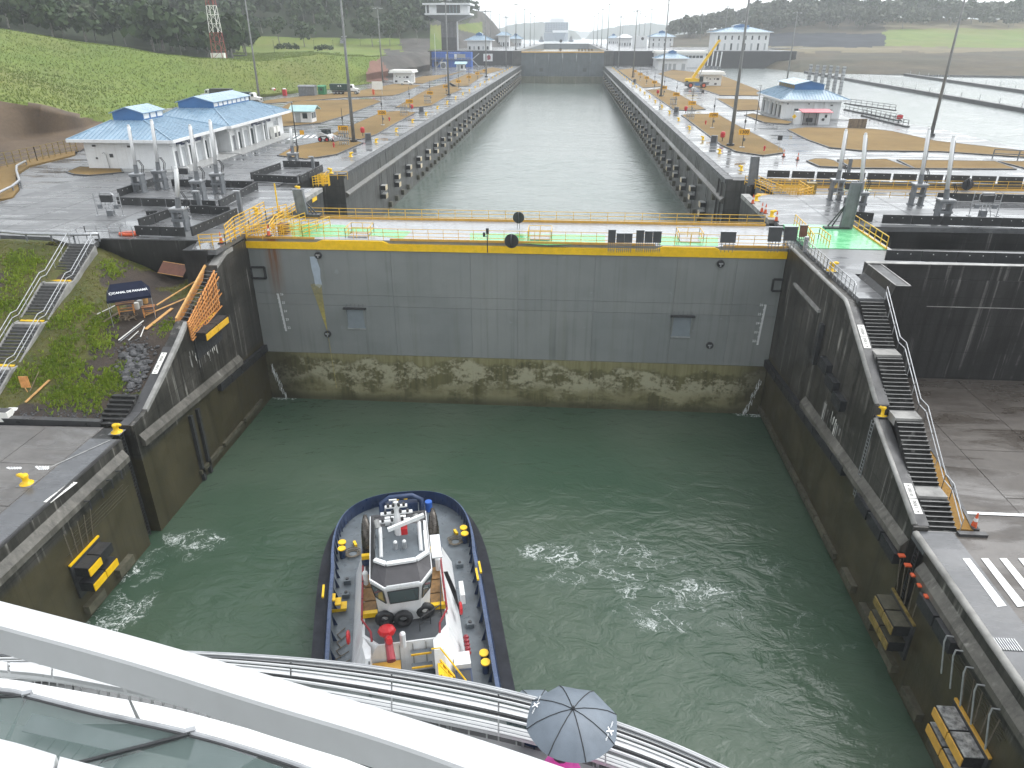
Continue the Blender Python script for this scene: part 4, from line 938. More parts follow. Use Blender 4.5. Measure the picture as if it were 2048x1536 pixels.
for i in range(6): MB().bb((-27.5+i*9.17+.05, -1.1, -14), (-27.5+(i+1)*9.17-.05, 0, -4.95)).build('fouled_plate', m_foul, g3)
MB().bb((-27.4, -1.3, 9.5), (27.4, 8, 10.3)).build('yellow_band', m_ora, g3); MB().bb((-27.3, -.8, 10.3), (27.3, 7.8, 10.36)).build('deck_plate', m_gdeck, g3)
MB().rail([(-27, -.9, 10.3), (27, -.9, 10.3)], 1.2, 2, .05, 3).build('railing', m_yel2, g3)
for x in (-14, 15): MB().bb((x-1.2, -1.2, -2), (x+1.2, -.95, .2)).build('niche', m_dark, g3)
for px, s in ((1121, 'near'), ):
    MB().lathe([(.9, -.1), (.9, .1)], (-1.5, -.5, 11.4), 16, 'y').build('signal_disc', m_dark, g3); MB().beam((-1.5, 6, 10.3), (-1.5, 6, 16), .15).build('signal_pole', m_dark, g3); MB().lathe([(1.0, -.1), (1.0, .1)], (-1.5, 6, 16.5), 16, 'y').build('signal_disc', m_dark, g3)
for k in range(5): MB().bb((10+k*2.1, -.6, 10.5), (11.5+k*2.1, -.4, 12)).build('signal_board', m_pan, g3)
g4 = thing('lock_gate', 'farthest lock gate closing the top chamber before the lake', 'lock gate', (0, 905, 0))
MB().bb((-27.5, 0, 3), (27.5, 8, 10)).build('body', m_gatef, g4); MB().bb((-27.4, -.2, 10), (27.4, 8, 10.7)).build('deck_band', m_copd, g4)
# ================================================================ EQUIPMENT ON THE ESPLANADES
# ---- concrete barriers
jb = thing('concrete_barrier', 'dark concrete barrier', 'barrier')
MB().prism_y([(-1.45, .06), (1.45, .06), (1.45, 1), (-1.45, 1)], -.09, .09).build('stem', m_barr, jb)
b = MB(); b.prism_x([(-.3, 0), (.3, 0), (.3, .12), (.12, .4), (.1, 1.0), (-.1, 1.0), (-.12, .4), (-.3, .12)], -1.47, 1.47); b.build('barrier_body', m_barr, jb)
for x in (-.55, .55): MB().box((x, -.115, .72), (.07, .03, .07)).build('lifting_hole', m_conew, jb)
bpy.data.objects.remove(jb.children[0])
JB = Proto(jb); NJ = {}
def barriers(p, q, n, where, z=ZT):
    a, c = G(*p, z), G(*q, z); d = (c-a); L = d.length/n; rz = atan2(d.y, d.x)
    for i in range(n):
        m = a.lerp(c, (i+.5)/n); JB.put((m.x, m.y, z+.02), rz, 'dark concrete barrier, ' + nth(i) + ' ' + where, 'concrete road barriers', (min(1.05, L/2.98), 1, 1))
barriers((273, 471), (372, 475), 2, 'in the short front row of the pen by the tent'); barriers((280, 457), (367, 427), 3, 'up the outer side of the pen behind the tent')
barriers((385, 474), (476, 434), 4, 'along the canal side of the pen behind the tent'); barriers((382, 428), (462, 432), 2, 'across the back of the pen behind the tent')
barriers((236, 411), (434, 419), 4, 'in the front row of the pen with four white cylinders'); barriers((238, 395), (310, 371), 3, 'on the building side of the pen with four white cylinders')
barriers((345, 374), (508, 378), 4, 'across the back of the pen with four white cylinders'); barriers((440, 418), (516, 379), 4, 'on the canal side of the pen with four white cylinders')
barriers((508, 363), (596, 368), 3, 'in the front row of the small far pen'); barriers((503, 360), (562, 339), 3, 'on the road side of the small far pen')
barriers((567, 335), (640, 337), 2, 'across the back of the small far pen'); barriers((600, 367), (646, 343), 3, 'on the canal side of the small far pen')
barriers((1531, 355), (2100, 371), 11, 'in the long row in front of the brown lawns'); barriers((1762, 448), (2120, 458), 6, 'in the row between the recess and the big cylinders')
barriers((1768, 522), (2130, 532), 5, 'in the near row above the tall black wall'); barriers((1872, 402), (2100, 408), 5, 'in the row beside the parked second gate'); barriers((1705, 441), (1745, 445), 1, 'alone beside the tall grey arm')
barriers((295, 441), (318, 439), 1, 'lying apart between the two pens')
# ---- hydraulic cylinders on steel trestles
def cylinder(px, top, label, hb=2.4, r=.2, ZB=ZT):
    b = G(*px, ZB); t_ = GY(*top, b.y); h = t_.z-ZB; o = thing('hydraulic_cylinder', label, 'cylinder', (b.x, b.y, ZB), 0, 'white hydraulic cylinders')
    f = MB()
    for s_ in (-1, 1):
        f.bb((s_*.55-.12, -.5, 0), (s_*.55+.12, .5, hb)); f.bb((s_*.55-.25, -.55, 0), (s_*.55+.25, .55, .12))
    f.build('trestle', m_grey, o)
    for z in (hb-.25, hb*.45): MB().bb((-.75, -.6, z), (.75, -.5, z+.26)).build('cross_beam', m_grey, o); MB().bb((-.75, .5, z), (.75, .6, z+.26)).build('cross_beam', m_grey, o)
    MB().bb((-.8, -.64, hb), (.8, .64, hb+.14)).build('trestle_top', m_galv, o)
    dx = t_.x-b.x
    MB().cyl((0, 0, hb+.1), (dx*.2, 0, hb+1.2), .3, .26, 10).build('clevis', m_grey, o)
    MB().cyl((dx*.15, 0, hb+.9), (dx, 0, h), r, r, 14).build('barrel', m_white, o, True); MB().cyl((dx, 0, h), (dx, 0, h+.22), r*.8, r*.7, 12).build('barrel_cap', m_white, o)
    MB().cyl((dx*.3+r+.06, -.1, hb+1), (dx+r+.06, -.1, h-.3), .035, None, 5).build('oil_pipe', m_galv, o)
    for s_ in (.55, .75): MB().tube([(s_, .2, hb+.1), (s_+.25, .2, hb+1), (s_*.8, .2, hb+1.7), (.3, .1, hb+1.6)], .05, 5).build('hose', m_blackr, o)
    return o
for px, top, l, hb in [((282, 385), (257, 253), 'white hydraulic cylinder on steel trestle, nearest the white building corner', 2.3), ((325, 378), (303, 242), 'white hydraulic cylinder on steel trestle, second from the building corner', 2.3), ((366, 460), (352, 338), 'white hydraulic cylinder in the pen just behind the navy tent', 2.2),
                       ((402, 402), (380, 253), 'tall white hydraulic cylinder, third in the large pen', 2.4), ((440, 386), (420, 243), 'tall white hydraulic cylinder, last in the large pen towards the canal', 2.4), ((588, 328), (581, 258), 'white hydraulic cylinder in the small pen beside the oval lawn', 1.6),
                       ((1668, 400), (1692, 262), 'white hydraulic cylinder nearest the parked second gate rail', 2.4), ((1712, 428), (1731, 270), 'white hydraulic cylinder right behind the tall grey arm', 2.4), ((1830, 410), (1858, 260), 'white hydraulic cylinder, third along the wet deck beyond the green platform', 2.4), ((1880, 445), (1907, 275), 'tall white hydraulic cylinder farthest from the green platform', 2.4)]: cylinder(px, top, l, hb)
# ---- control racks
def rack(px, label, rz=0):
    b = G(*px); o = thing('control_rack', label, 'rack', (b.x, b.y, ZT), rz)
    for x in (-1.5, 1.5): MB().cyl((x, 0, 0), (x, 0, 2.6), .05).build('post', m_galv, o); MB().box((x, 0, .04), (.4, .4, .08)).build('foot_plate', m_galv, o)
    for z in (.9, 1.3, 1.7): MB().beam((-1.5, 0, z), (1.5, 0, z), .06).build('cross_rail', m_galv, o)
    MB().tube([(-.8, .05, 1.2), (-.85, .05, 2.3), (-.6, .05, 2.55), (.6, .05, 2.55), (.85, .05, 2.3), (.8, .05, 1.2)], .06, 6).build('guard_bow', m_galv, o)
    MB().box((0, -.05, 1.95), (1.3, .3, .75)).build('cabinet', m_dark, o); MB().box((0, .1, .3), (.7, .5, .6)).build('pedestal', m_grey, o)
    for x in (-.95, .95): MB().box((x, -.1, 1.05), (.45, .25, .4)).build('junction_box', m_grey, o)
    for x in (-.25, .05, .3): MB().tube([(x, 0, 1.6), (x*1.5, -.1, 1), (x*2+.3, 0, 0)], .04, 5).build('cable', m_galv, o)
rack((222, 432), 'galvanised control rack with guard bow on the wet lot'); rack((1695, 405), 'control rack behind the tall grey arm by the green platform'); rack((1965, 432), 'control rack with two side boxes beyond the last cylinder'); rack((372, 372), 'low control rack between the cylinders and the white building')
for px, h, l in (((402, 422), 2.2, 'squat grey bollard pillar at the back of the tent pen'), ((483, 430), 2.6, 'thin grey bent-top pillar on the canal side of the tent pen'), ((1697, 345), 1.9, 'grey stub post in front of the brown lawns'), ((628, 345), 2.2, 'grey pipe post at the corner of the small far pen')):
    p = G(*px); o = thing('service_post', l, 'post', (p.x, p.y, ZT)); MB().box((0, 0, h/2), (.4, .4, h)).build('post_body', m_grey, o); MB().box((-.2, 0, h+.06), (.7, .5, .12)).build('post_cap', m_galv, o)
# ---- mooring bollards
bo = thing('mooring_bollard', 'yellow mooring bollard', 'bollard')
MB().lathe([(.45, 0), (.45, .06), (.24, .1), (.2, .45), (.26, .62), (.22, .74), (.05, .78)], (0, 0, 0), 12).build('bollard_body', m_yel, bo, True)
MB().tube([(0, 0, .55), (.28, 0, .7), (.5, 0, .68)], [.2, .16, .1], 8).build('bollard_horn', m_yel, bo, True)
MB().box((0, 0, .015), (1.0, .9, .03)).build('base_plate', m_grey, bo)
BO = Proto(bo)
def bollard(x, y, z, rz, label, s=1.3): BO.put((x, y, z+.02), rz, label, 'yellow mooring bollards', s)
for k in range(22):
    y = 51+17.3*k; bollard(-31.2, y, ZT, 0, 'yellow mooring bollard on the tower side edge, ' + nth(k) + ' from the near gate', .95)
for k in range(22):
    y = 42+17.3*k; bollard(31.2, y, ZT, pi, 'yellow mooring bollard on the crane side edge, ' + nth(k) + ' from the near gate', .95)
for px, z, l in (((54, 968), ZL, 'weathered yellow bollard on the lower quay beside the white number plate'), ((598, 384), ZT, 'yellow bollard beside the grey hinged arm, canal edge'), ((514, 428), ZT, 'yellow bollard between barrier pen and gate walkway'), ((662, 347), ZT, 'yellow bollard next to the folded yellow railing'), ((1512, 402), ZT, 'yellow bollard between gates with a dark cone beside it'), ((1543, 434), ZT, 'yellow bollard between two red cones near the gate'), ((1662, 542), ZT, 'large yellow bollard behind the curved grey handrail')):
    p = G(*px, z); bollard(p.x, p.y, z, 0 if px[0] > 1000 else pi, l, 1.0 if px[1] > 500 else .95)
for px, X, z, l, s in (((258, 866), -28.9, ZL+.05, 'yellow bollard with bent rails at the end of the sloping wall', .95), ((1762, 830), 27.6, -4.1, 'yellow bollard on the landing of the long black staircase', .95)):
    p = G(*px, z); bollard(X, p.y, z, 0 if X < 0 else pi, l, s)
# ---- light masts
ms = thing('light_mast', 'tall light mast', 'light mast')
MB().cyl((0, 0, 0), (0, 0, 29), .36, .13, 10).build('mast_shaft', m_mast, ms, True); MB().cyl((0, 0, 0), (0, 0, .5), .7, .7, 10).build('mast_base', m_dark, ms)
MB().lathe([(.5, 28.2), (.62, 28.4), (.5, 28.6)], (0, 0, 0), 10).build('head_ring', m_mast, ms)
for k in range(6):
    a = k*pi/3; MB().beam((0, 0, 28.5), (1.5*cos(a), 1.5*sin(a), 28.5), .1).build('bracket', m_mast, ms); MB().box((1.75*cos(a), 1.75*sin(a), 28.35), (.6, .5, .25), a).build('floodlight', m_galv, ms)
MS = Proto(ms)
for k, y in enumerate((68.4, 186, 305, 424)):
    MS.put((-35.5, y, ZT), 0, 'tall light mast on the tower side lawns, ' + nth(k) + ' from the near gate', 'light masts'); MS.put((34.8+.6*(k > 0), y, ZT), .3, 'tall light mast on the crane side lawns, ' + nth(k) + ' from the near gate', 'light masts')
for px, l in (((520, 205), 'tall light mast behind the blue roofs at the foot of the green hill'), ((766, 165), 'tall light mast beside the small flat-roofed white building')):
    p = G(*px); MS.put((p.x, p.y, ZT), .2, l, 'light masts')
p = G(1862, 272); MS.put((p.x, p.y, ZT), .2, 'tall light mast on the big lawn at the basin edge, close to the cylinders', 'light masts')
p = G(1573, 166, .5); MS.put((p.x, p.y, .3), .2, 'tall light mast behind the blue-roofed building, cutting across the black wall', 'light masts')
i = 0
for x, y in ((1032, 8), (1049, 18), (1061, 26), (1069, 32), (1219, 8), (1206, 18), (1197, 26), (1189, 32), (1247, 37), (1281, 26), (1291, 32), (1304, 18), (1337, 9), (1382, 35), (1406, 25), (1456, 13), (1557, 5), (981, 22), (999, 28), (1014, 36), (1768, 30)):
    p = G(x, y, 39.2)
    if p.y > 470: MS.put((p.x, p.y, 10.6), i*.4, 'distant light mast on the upper esplanade, ' + nth(i) + ' of those standing in the haze', 'light masts'); i += 1
# ---- amber distance signs
def sign(x, y, s, label, rz=0):
    o = thing('distance_sign', label, 'sign', (x, y, ZT+.1)); MB().cyl((0, 0, 0), (0, 0, 6.2), .07, .05, 6).build('post', m_dark, o); MB().box((0, 0, .08), (.8, .8, .16)).build('footing', m_kerb, o)
    MB().box((0, -.1, 2.7), (1.9, .06, .95)).build('plate', m_signy, o); text('numeral', s, .8, m_lettk, o, basis((0, -.14, 2.68), (1, 0, 0), (0, 0, 1)), bold=.015)
    MB().lathe([(.05, 4.2), (.17, 4.3), (.17, 4.7), (.05, 4.8)], (0, 0, 0), 8).build('lamp_housing', m_dark, o); MB().box((.2, 0, 1.4), (.3, .2, .5)).build('switch_box', m_grey, o)
for k in range(9):
    y = 66+30.3*k; s = str(1300-100*k)
    sign(36.4, y, s, 'amber distance sign on the crane side lawns, ' + nth(k) + ' from the near gate'); sign(-36.6, y, s, 'amber distance sign on the tower side lawns, ' + nth(k) + ' from the near gate')
# ---- hydrants, hose reels, lecterns, racks on the lawns
def hydrant(px, l):
    p = G(*px); o = thing('fire_hydrant', l, 'hydrant', (p.x, p.y, ZT+.14)); MB().lathe([(.2, 0), (.2, .06), (.13, .1), (.13, .6), (.17, .65), (.12, .8), (.03, .88)], (0, 0, 0), 8).build('hydrant_body', m_red, o); MB().cyl((-.25, 0, .5), (.25, 0, .5), .07).build('outlet', m_red, o)
for px, l in (((668, 296), 'small red hydrant on the oval lawn by the loader'), ((779, 243), 'small red hydrant in the second lawn on the tower side'), ((1528, 303), 'small red hydrant at the rounded tip of the crane side lawn'), ((1411, 250), 'small red hydrant beside a sign on the crane side lawn')): hydrant(px, l)
def reel(px, l):
    p = G(*px); o = thing('hose_cabinet', l, 'hose cabinet', (p.x, p.y, ZT+.14)); MB().cyl((0, 0, 0), (0, 0, .8), .08).build('stand', m_dark, o); MB().lathe([(.35, .7), (.45, .9), (.45, 1.5), (.3, 1.75)], (0, 0, 0), 8).build('hose_cover', m_red, o)
for px, l in (((726, 274), 'red hose cabinet next to the near mast, tower side'), ((824, 224), 'red hose cabinet at the corner of the second lawn, tower side'), ((1444, 284), 'red hose cabinet at the foot of the near mast, crane side'), ((1371, 228), 'red hose cabinet at the far corner of the near lawn, crane side'), ((1315, 192), 'red hose cabinet by the second mast, crane side')): reel(px, l)
def lectern(px, rz, l):
    p = G(*px); o = thing('control_lectern', l, 'control panel', (p.x, p.y, ZT), rz); MB().prism_x([(-.6, 0), (.6, 0), (.35, 1.7), (-.15, 1.7)], -.55, .55).build('housing', m_grey, o); MB().add([(-.45, -.62, .5), (.45, -.62, .5), (.45, -.2, 1.62), (-.45, -.2, 1.62)], [(0, 1, 2, 3)]).build('panel_face', m_dark, o)
for px, rz, l in (((737, 285), .4, 'grey control lectern near the first mast, tower side'), ((843, 227), .4, 'grey control lectern at the second lawn, tower side'), ((1427, 290), -.4, 'grey control lectern near the first mast, crane side'), ((1352, 228), -.4, 'grey control lectern near the near lawn corner, crane side'), ((1269, 167), -.4, 'grey control lectern far along the crane side edge')): lectern(px, rz, l)
def tallrack(px, l):
    p = G(*px); o = thing('pipe_rack', l, 'rack', (p.x, p.y, ZT+.1))
    for k in range(5): MB().cyl((-.8+.4*k, 0, 0), (-.8+.4*k, 0, 2.6), .09).build('pipe', m_galv, o)
    for z in (.8, 2.0): MB().box((0, 0, z), (2, .16, .2)).build('band', m_grey, o)
for px, l in (((808, 232), 'upright grey pipe rack on the second lawn, tower side'), ((855, 208), 'upright grey pipe rack on the third lawn, tower side'), ((1380, 240), 'upright grey pipe rack on the near lawn, crane side'), ((1346, 215), 'upright grey pipe rack on the second lawn, crane side'), ((689, 291), 'low grey pipe rack on the oval lawn')): tallrack(px, l)
# ---- cones
co_ = thing('traffic_cone', 'cone', 'cone'); MB().box((0, 0, .03), (.42, .42, .06)).build('base', m_blackr, co_); MB().cyl((0, 0, .05), (0, 0, .9), .15, .03, 10).build('cone_body', m_orange, co_); MB().cyl((0, 0, .42), (0, 0, .6), .112, .08, 10).build('stripe', m_conew, co_)
CO = Proto(co_)
for px, z, l in (((443, 487), ZT, 'red and white cone on the gate walkway by the barriers'), ((538, 472), ZT, 'red cone at the gate end, tower side'), ((1523, 425), ZT, 'dark cone left of the red pair by the gate bollard'), ((1530, 428), ZT, 'red cone right of the dark one by the gate bollard'), ((1552, 443), ZT, 'tall red cone nearest the gate, beside the yellow bollard'), ((1505, 408), ZT, 'cone beside the bollard behind the gate'), ((1595, 320), ZT, 'lone cone on the wet road before the brown lawns'), ((1567, 313), ZT, 'cone at the rounded lawn tip on the wet road'), ((1946, 1056), ZL, 'red cone at the foot of the long black staircase'), ((582, 312), ZT, 'cone inside the small far pen'), ((667, 285), ZT, 'small cone in front of the skid loader')):
    p = G(*px, z); CO.put((p.x, p.y, z+.02), 0, l, 'traffic cones', 1.25)
# ---- road signs
def rsign(px, kind, l, h=2.2, z=ZT):
    p = G(*px, z); o = thing('road_sign', l, 'sign', (p.x, p.y, z)); MB().cyl((0, 0, 0), (0, 0, h), .04).build('post', m_galv, o)
    if kind == 'd': MB().add([(0, -.06, h-.5), (.5, -.06, h), (0, -.06, h+.5), (-.5, -.06, h), (0, -.02, h-.5), (.5, -.02, h), (0, -.02, h+.5), (-.5, -.02, h)], [(0, 1, 2, 3), (7, 6, 5, 4), (0, 4, 5, 1), (1, 5, 6, 2), (2, 6, 7, 3), (3, 7, 4, 0)]).build('plate', m_yel, o); MB().tube([(-.05, -.08, h-.22), (-.05, -.08, h), (.12, -.08, h+.2)], .04, 4).build('arrow', m_lettk, o)
    else: MB().box((0, -.05, h), (.8, .05, .8)).build('plate', m_signy if kind == 'y' else m_dark, o)
rsign((1585, 254), 'd', 'yellow diamond arrow sign at the road by the red-roofed shed'); rsign((1556, 302), 'k', 'dark square sign at the rounded lawn tip, crane side'); rsign((607, 290), 'y', 'small yellow road sign on the oval lawn'); rsign((1404, 198), 'k', 'dark square sign by the road below the crane')
p = G(756, 190); o = thing('notice_board', 'white notice board on orange barrels beside the far road', 'board', (p.x, p.y, ZT)); MB().box((0, 0, 3), (3.6, .1, 2.6)).build('board_panel', m_plate, o); MB().box((-1.5, 0, .9), (.7, .5, 1.8)).build('stand', m_orange, o); MB().box((1.5, 0, .9), (.15, .15, 1.8)).build('post', m_galv, o)
# ---- lamp posts of the park and thin dark poles
for i, (px, h, z) in enumerate([((597, 315), 8.6, ZT), ((1512, 244), 8, ZT), ((550, 112), 7, 11), ((630, 108), 7, 11), ((668, 108), 7, 11), ((722, 104), 7, 11), ((760, 112), 7, 10), ((780, 100), 7, 10)]):
    p = G(*px, z); o = thing('street_lamp', ['thin dark lamp post beside the small far pen', 'thin dark lamp post at the corner of the blue-roofed building by the basins', 'park lamp post on the terrace, farthest from the tower', 'park lamp post on the terrace, second towards the tower', 'park lamp post in front of the pavilion', 'park lamp post right after the pavilion', 'park lamp post over the red soil', 'park lamp post over the rock cut'][i], 'lamp post', (p.x, p.y, z))
    MB().cyl((0, 0, 0), (0, 0, h), .11, .07, 6).build('post', m_dark, o); MB().box((-.3, 0, h), (.9, .25, .12)).build('lamp_head', m_galv, o)
# ---- crash rail and fence around the lot
def wrail(pts, l, z=ZT):
    o = thing('crash_barrier', l, 'guard rail'); P = [G(*p, z) for p in pts]
    MB().tube([(p.x, p.y, z+.75) for p in P], .16, 6).build('rail_beam', m_galv, o, True)
    for p in P[::1]: MB().box((p.x, p.y, z+.4), (.12, .12, .8)).build('post', m_grey, o)
wrail([(-60, 425), (0, 398), (28, 384), (42, 372), (36, 352), (36, 342), (54, 332)], 'bent silver crash rail beside the dry grass strip'); wrail([(-80, 465), (0, 477), (55, 482), (105, 483), (150, 484), (200, 483)], 'long crash rail along the near edge of the wet lot')
fe = thing('perimeter_fence', 'rusty wire fence below the clay bank behind the lot', 'fence'); P = [G(*p, 1.7) for p in ((-40, 348), (0, 338), (75, 322), (155, 303))]; f = MB()
for a, b in zip(P[:-1], P[1:]): f.rail([a, b], 2.2, 4, .03, 1.6, .05)
f.build('fence_wire', m_oli, fe)
# ================================================================ BUILDINGS
def hip(o, x0, x1, y0, y1, ze, zr, m, inset, ov=1.5, seam=.7):
    """hip roof up to a flat opening (inset rectangle), standing seams, fascia"""
    a = [(x0-ov, y0-ov), (x1+ov, y0-ov), (x1+ov, y1+ov), (x0-ov, y1+ov)]; b = [(inset[0], inset[2]), (inset[1], inset[2]), (inset[1], inset[3]), (inset[0], inset[3])]
    r = MB(); vs = [(p[0], p[1], ze) for p in a]+[(p[0], p[1], zr) for p in b]; r.add(vs, [(i, (i+1) % 4, 4+(i+1) % 4, 4+i) for i in range(4)]+[(4, 5, 6, 7), (3, 2, 1, 0)]); R_ = r.build('roof', m, o)
    s = MB()
    for i in range(4):
        A, B, C_, D = Vector(vs[i]), Vector(vs[(i+1) % 4]), Vector(vs[4+(i+1) % 4]), Vector(vs[4+i]); e = (B-A); n = int(e.length/seam); d = e.normalized(); t0 = (D-A).dot(d)/e.length; t1 = (C_-A).dot(d)/e.length
        for k in range(1, n):
            t = k/n; lo = A.lerp(B, t)
            if t < t0: hi = A.lerp(D, t/t0)
            elif t > t1: hi = B.lerp(C_, (1-t)/(1-t1))
            else: hi = D.lerp(C_, (t-t0)/(t1-t0))
            s.beam(lo+Vector((0, 0, .04)), hi+Vector((0, 0, .04)), .06)
        s.beam(A+Vector((0, 0, .05)), D+Vector((0, 0, .05)), .16)
    s.build('standing_seam', m, R_)
    f = MB(); w = .25
    for i in range(4):
        p, q = a[i], a[(i+1) % 4]; f.beam((p[0], p[1], ze-.14), (q[0], q[1], ze-.14), .22, .42)
    f.build('gutter', m_white, R_); return R_
def cleres(o, c, m_side):
    x0, x1, y0, y1, z0, ze, zr = c; xm = (x0+x1)/2
    R_ = MB().prism_y([(x0, z0), (x1, z0), (x1, ze), (xm, zr-.12), (x0, ze)], y0, y1).build('clerestory', m_bluev, o)
    r = MB(); e = .35
    for s_, xa in ((-1, x0-e), (1, x1+e)):
        r.add([(xa, y0-e, ze-.05), (xm, y0-e, zr), (xm, y1+e, zr), (xa, y1+e, ze-.05), (xa, y0-e, ze-.17), (xm, y0-e, zr-.12), (xm, y1+e, zr-.12), (xa, y1+e, ze-.17)], [(0, 1, 2, 3), (7, 6, 5, 4), (0, 4, 5, 1), (1, 5, 6, 2), (2, 6, 7, 3), (3, 7, 4, 0)])
    r.build('clerestory_roof', m_blue, R_)
    n = max(2, int((y1-y0)/1.9))
    for k in range(n):
        a = y0+(y1-y0)*(k+.12)/n; b = y0+(y1-y0)*(k+.88)/n
        for xx in (x1+.02, x0-.02): MB().bb((xx-.03, a, z0+.25), (xx+.03, b, ze-.25)).build('clerestory_window', m_side, R_)
def opening(o, x, y0, y1, z0, z1, m, name, sx=1):
    w = MB().bb((x-.02, y0, z0), (x+sx*.05, y1, z1)).build(name, m, o); f = MB()
    for a, b in (((y0, z0), (y0, z1)), ((y1, z0), (y1, z1)), ((y0, z1), (y1, z1))): f.beam((x+sx*.06, a[0], a[1]), (x+sx*.06, b[0], b[1]), .1)
    f.build('frame', m_white, w); return w
# machinery house 1 and 2, tower side
def mach(label, x0, x1, y0, y1, cl, doors, sx, signtext, sy, front):
    o = thing('machinery_house', label, 'building'); MB().bb((x0, y0, ZT-.1), (x1, y1, 5.9)).build('wall', m_white, o)
    hip(o, x0, x1, y0, y1, 6.0, cl[4]+.05, m_blue, (cl[0]-.2, cl[1]+.2, cl[2]-.2, cl[3]+.2)); cleres(o, cl, m_white if sx > 0 else m_oli)
    X = x1 if sx > 0 else x0
    for (a, b, h, k) in doors:
        opening(o, X, a, b, ZT+.1, ZT+h, {'d': m_doorg, 'g': m_glass, 'v': m_grey}[k], {'d': 'door', 'g': 'window', 'v': 'louvre'}[k], sx)
    for yy in [y0+.2]+[d[1]+.35 for d in doors]: MB().bb((X, yy-.25, ZT), (X+sx*.45, yy+.25, 5.0)).build('pilaster', m_white, o)
    if signtext: s = MB().bb((X+sx*.02, sy[0], 4.75), (X+sx*.14, sy[1], 5.5)).build('sign_board', m_navy, o); text('lettering', signtext, .5, m_letter, s, basis((X+sx*.16, (sy[0]+sy[1])/2, 5.12), (0, sx, 0), (0, 0, 1)))
    for (x, z, w, h) in front: MB().bb((x-w/2, y0-.12, z-h/2), (x+w/2, y0+.02, z+h/2)).build('wall_fixture', m_dark, o)
    MB().bb((x0-2, y0-2.4, ZT), (x1+3.2, y1+1, ZT+.12)).build('plinth', m_kerb, o)
    return o
o = mach('white machinery house with blue hipped roof, nearer of two by the pens', -67.6, -54.3, 36.2, 51.5, (-65, -60.2, 41, 47, 8.1, 9.3, 10.1), [(37.2, 38.2, 2.6, 'v'), (38.9, 40.6, 2.9, 'd'), (41.6, 42.9, 2.9, 'g'), (43.8, 46, 2.9, 'd'), (46.8, 48, 2.9, 'g')], 1, 'Edificio de Maquinaria', (38.3, 46.2), [(-66, 5.0, .5, .25), (-60.5, 4.95, .5, .25), (-63.6, 3.6, .5, .5), (-66, 3.2, .25, .25)])
MB().tube([(-64.3, 36.1, ZT), (-64.3, 35.95, 3.8), (-64.6, 35.9, 4.1), (-64.8, 35.9, 3.9)], .06, 5).build('drain_pipe', m_galv, o)
o = mach('white machinery house with blue hipped roof, farther of two, with air conditioners', -66.6, -53.6, 54.5, 80.5, (-64, -57.6, 59.5, 75, 8.3, 9.4, 10.3), [(56, 57.2, 2.6, 'v'), (58.6, 59.6, 2.9, 'g'), (60.6, 62.6, 2.9, 'd'), (63.6, 65.2, 2.9, 'g'), (66.8, 69, 3, 'd'), (69.9, 71, 2.9, 'g'), (75.5, 77, 3, 'd')], 1, 'Edificio de Maquinaria', (65, 74), [])
for y in (72.2, 74): b = MB().bb((-53.1, y, ZT+.1), (-52.3, y+1.2, ZT+2.2)).build('air_conditioner', m_plate, o); MB().bb((-52.3, y+.15, ZT+.3), (-52.24, y+1.05, ZT+1.1)).build('grille', m_dark, b)
o = mach('white machinery house with blue hipped roof beside the pale basins', 57.2, 70.6, 118.6, 139.5, (60, 67, 122, 136.5, 7.9, 9.2, 10.0), [(120.5, 122.5, 2.9, 'g'), (123.6, 126, 2.9, 'g'), (127, 130, 2.9, 'g'), (132, 134.5, 2.9, 'd'), (136, 138, 2.9, 'g')], -1, '', None, [(58, 5, .3, .3), (65, 4.9, .4, .25), (68.4, 4.7, .5, .3), (60.2, 3, .9, 1.8), (63, 5, .3, .25)])
for x in (64.2, 66.6): MB().bb((x, 118.3, 3.6), (x+1.0, 118.62, 5.7)).build('wall_duct', m_white, o)
MB().bb((61.6, 116.4, ZT), (68, 118.5, 3.9)).build('annex', m_kerb, o)
# fuel shed with red roof
p = G(1603, 249); o = thing('fuel_shed', 'small open white shed with faded red roof before the blue-roofed building', 'shed', (p.x, p.y, ZT), .03); w = 6.2
MB().bb((0, 2.2, 0), (w, 2.4, 2.6)).build('back_wall', m_white, o); MB().bb((0, .4, 0), (.2, 2.2, 2.6)).build('side_wall', m_white, o); MB().bb((3.6, 0, 0), (w, 2.2, 2.5)).build('front_wall', m_white, o)
MB().prism_x([(-.6, 2.55), (2.6, 3.05), (2.6, 3.15), (-.6, 2.65)], -.4, w+.3).build('roof', m_pinkred, o); MB().bb((-1.4, .2, 0), (-.2, 2.2, 2.7)).build('tank', m_white, o)
MB().bb((1.4, .8, .4), (2.6, 1.6, 1.3)).build('pump', m_dark, o); MB().lathe([(.3, -.1), (.3, .1)], (4.6, -.1, 1.1), 12, 'y').build('hose_reel', m_dark, o); MB().bb((4.9, -.06, 1.5), (5.4, 0, 2.1)).build('gauge_panel', m_dark, o)
for x in (.1, 1.2, 2.9): MB().box((x, -.3, 1.25), (.1, .1, 2.5)).build('post', m_dark, o)
p = G(1713, 256); o = thing('timber_screen', 'brown timber screen beside the fuel shed', 'screen', (p.x, p.y, ZT), .05)
for k in range(10): MB().box((-1.8+.4*k, 0, .95), (.37, .08, 1.9)).build('board', m_woodd, o)
p = G(1797, 246); o = thing('life_ring_stand', 'red life ring box on the basin walkway', 'stand', (p.x, p.y, ZT)); MB().box((0, 0, 1.3), (1.2, .4, .9)).build('box', m_red, o); MB().box((0, 0, .4), (.12, .12, .85)).build('post', m_dark, o)
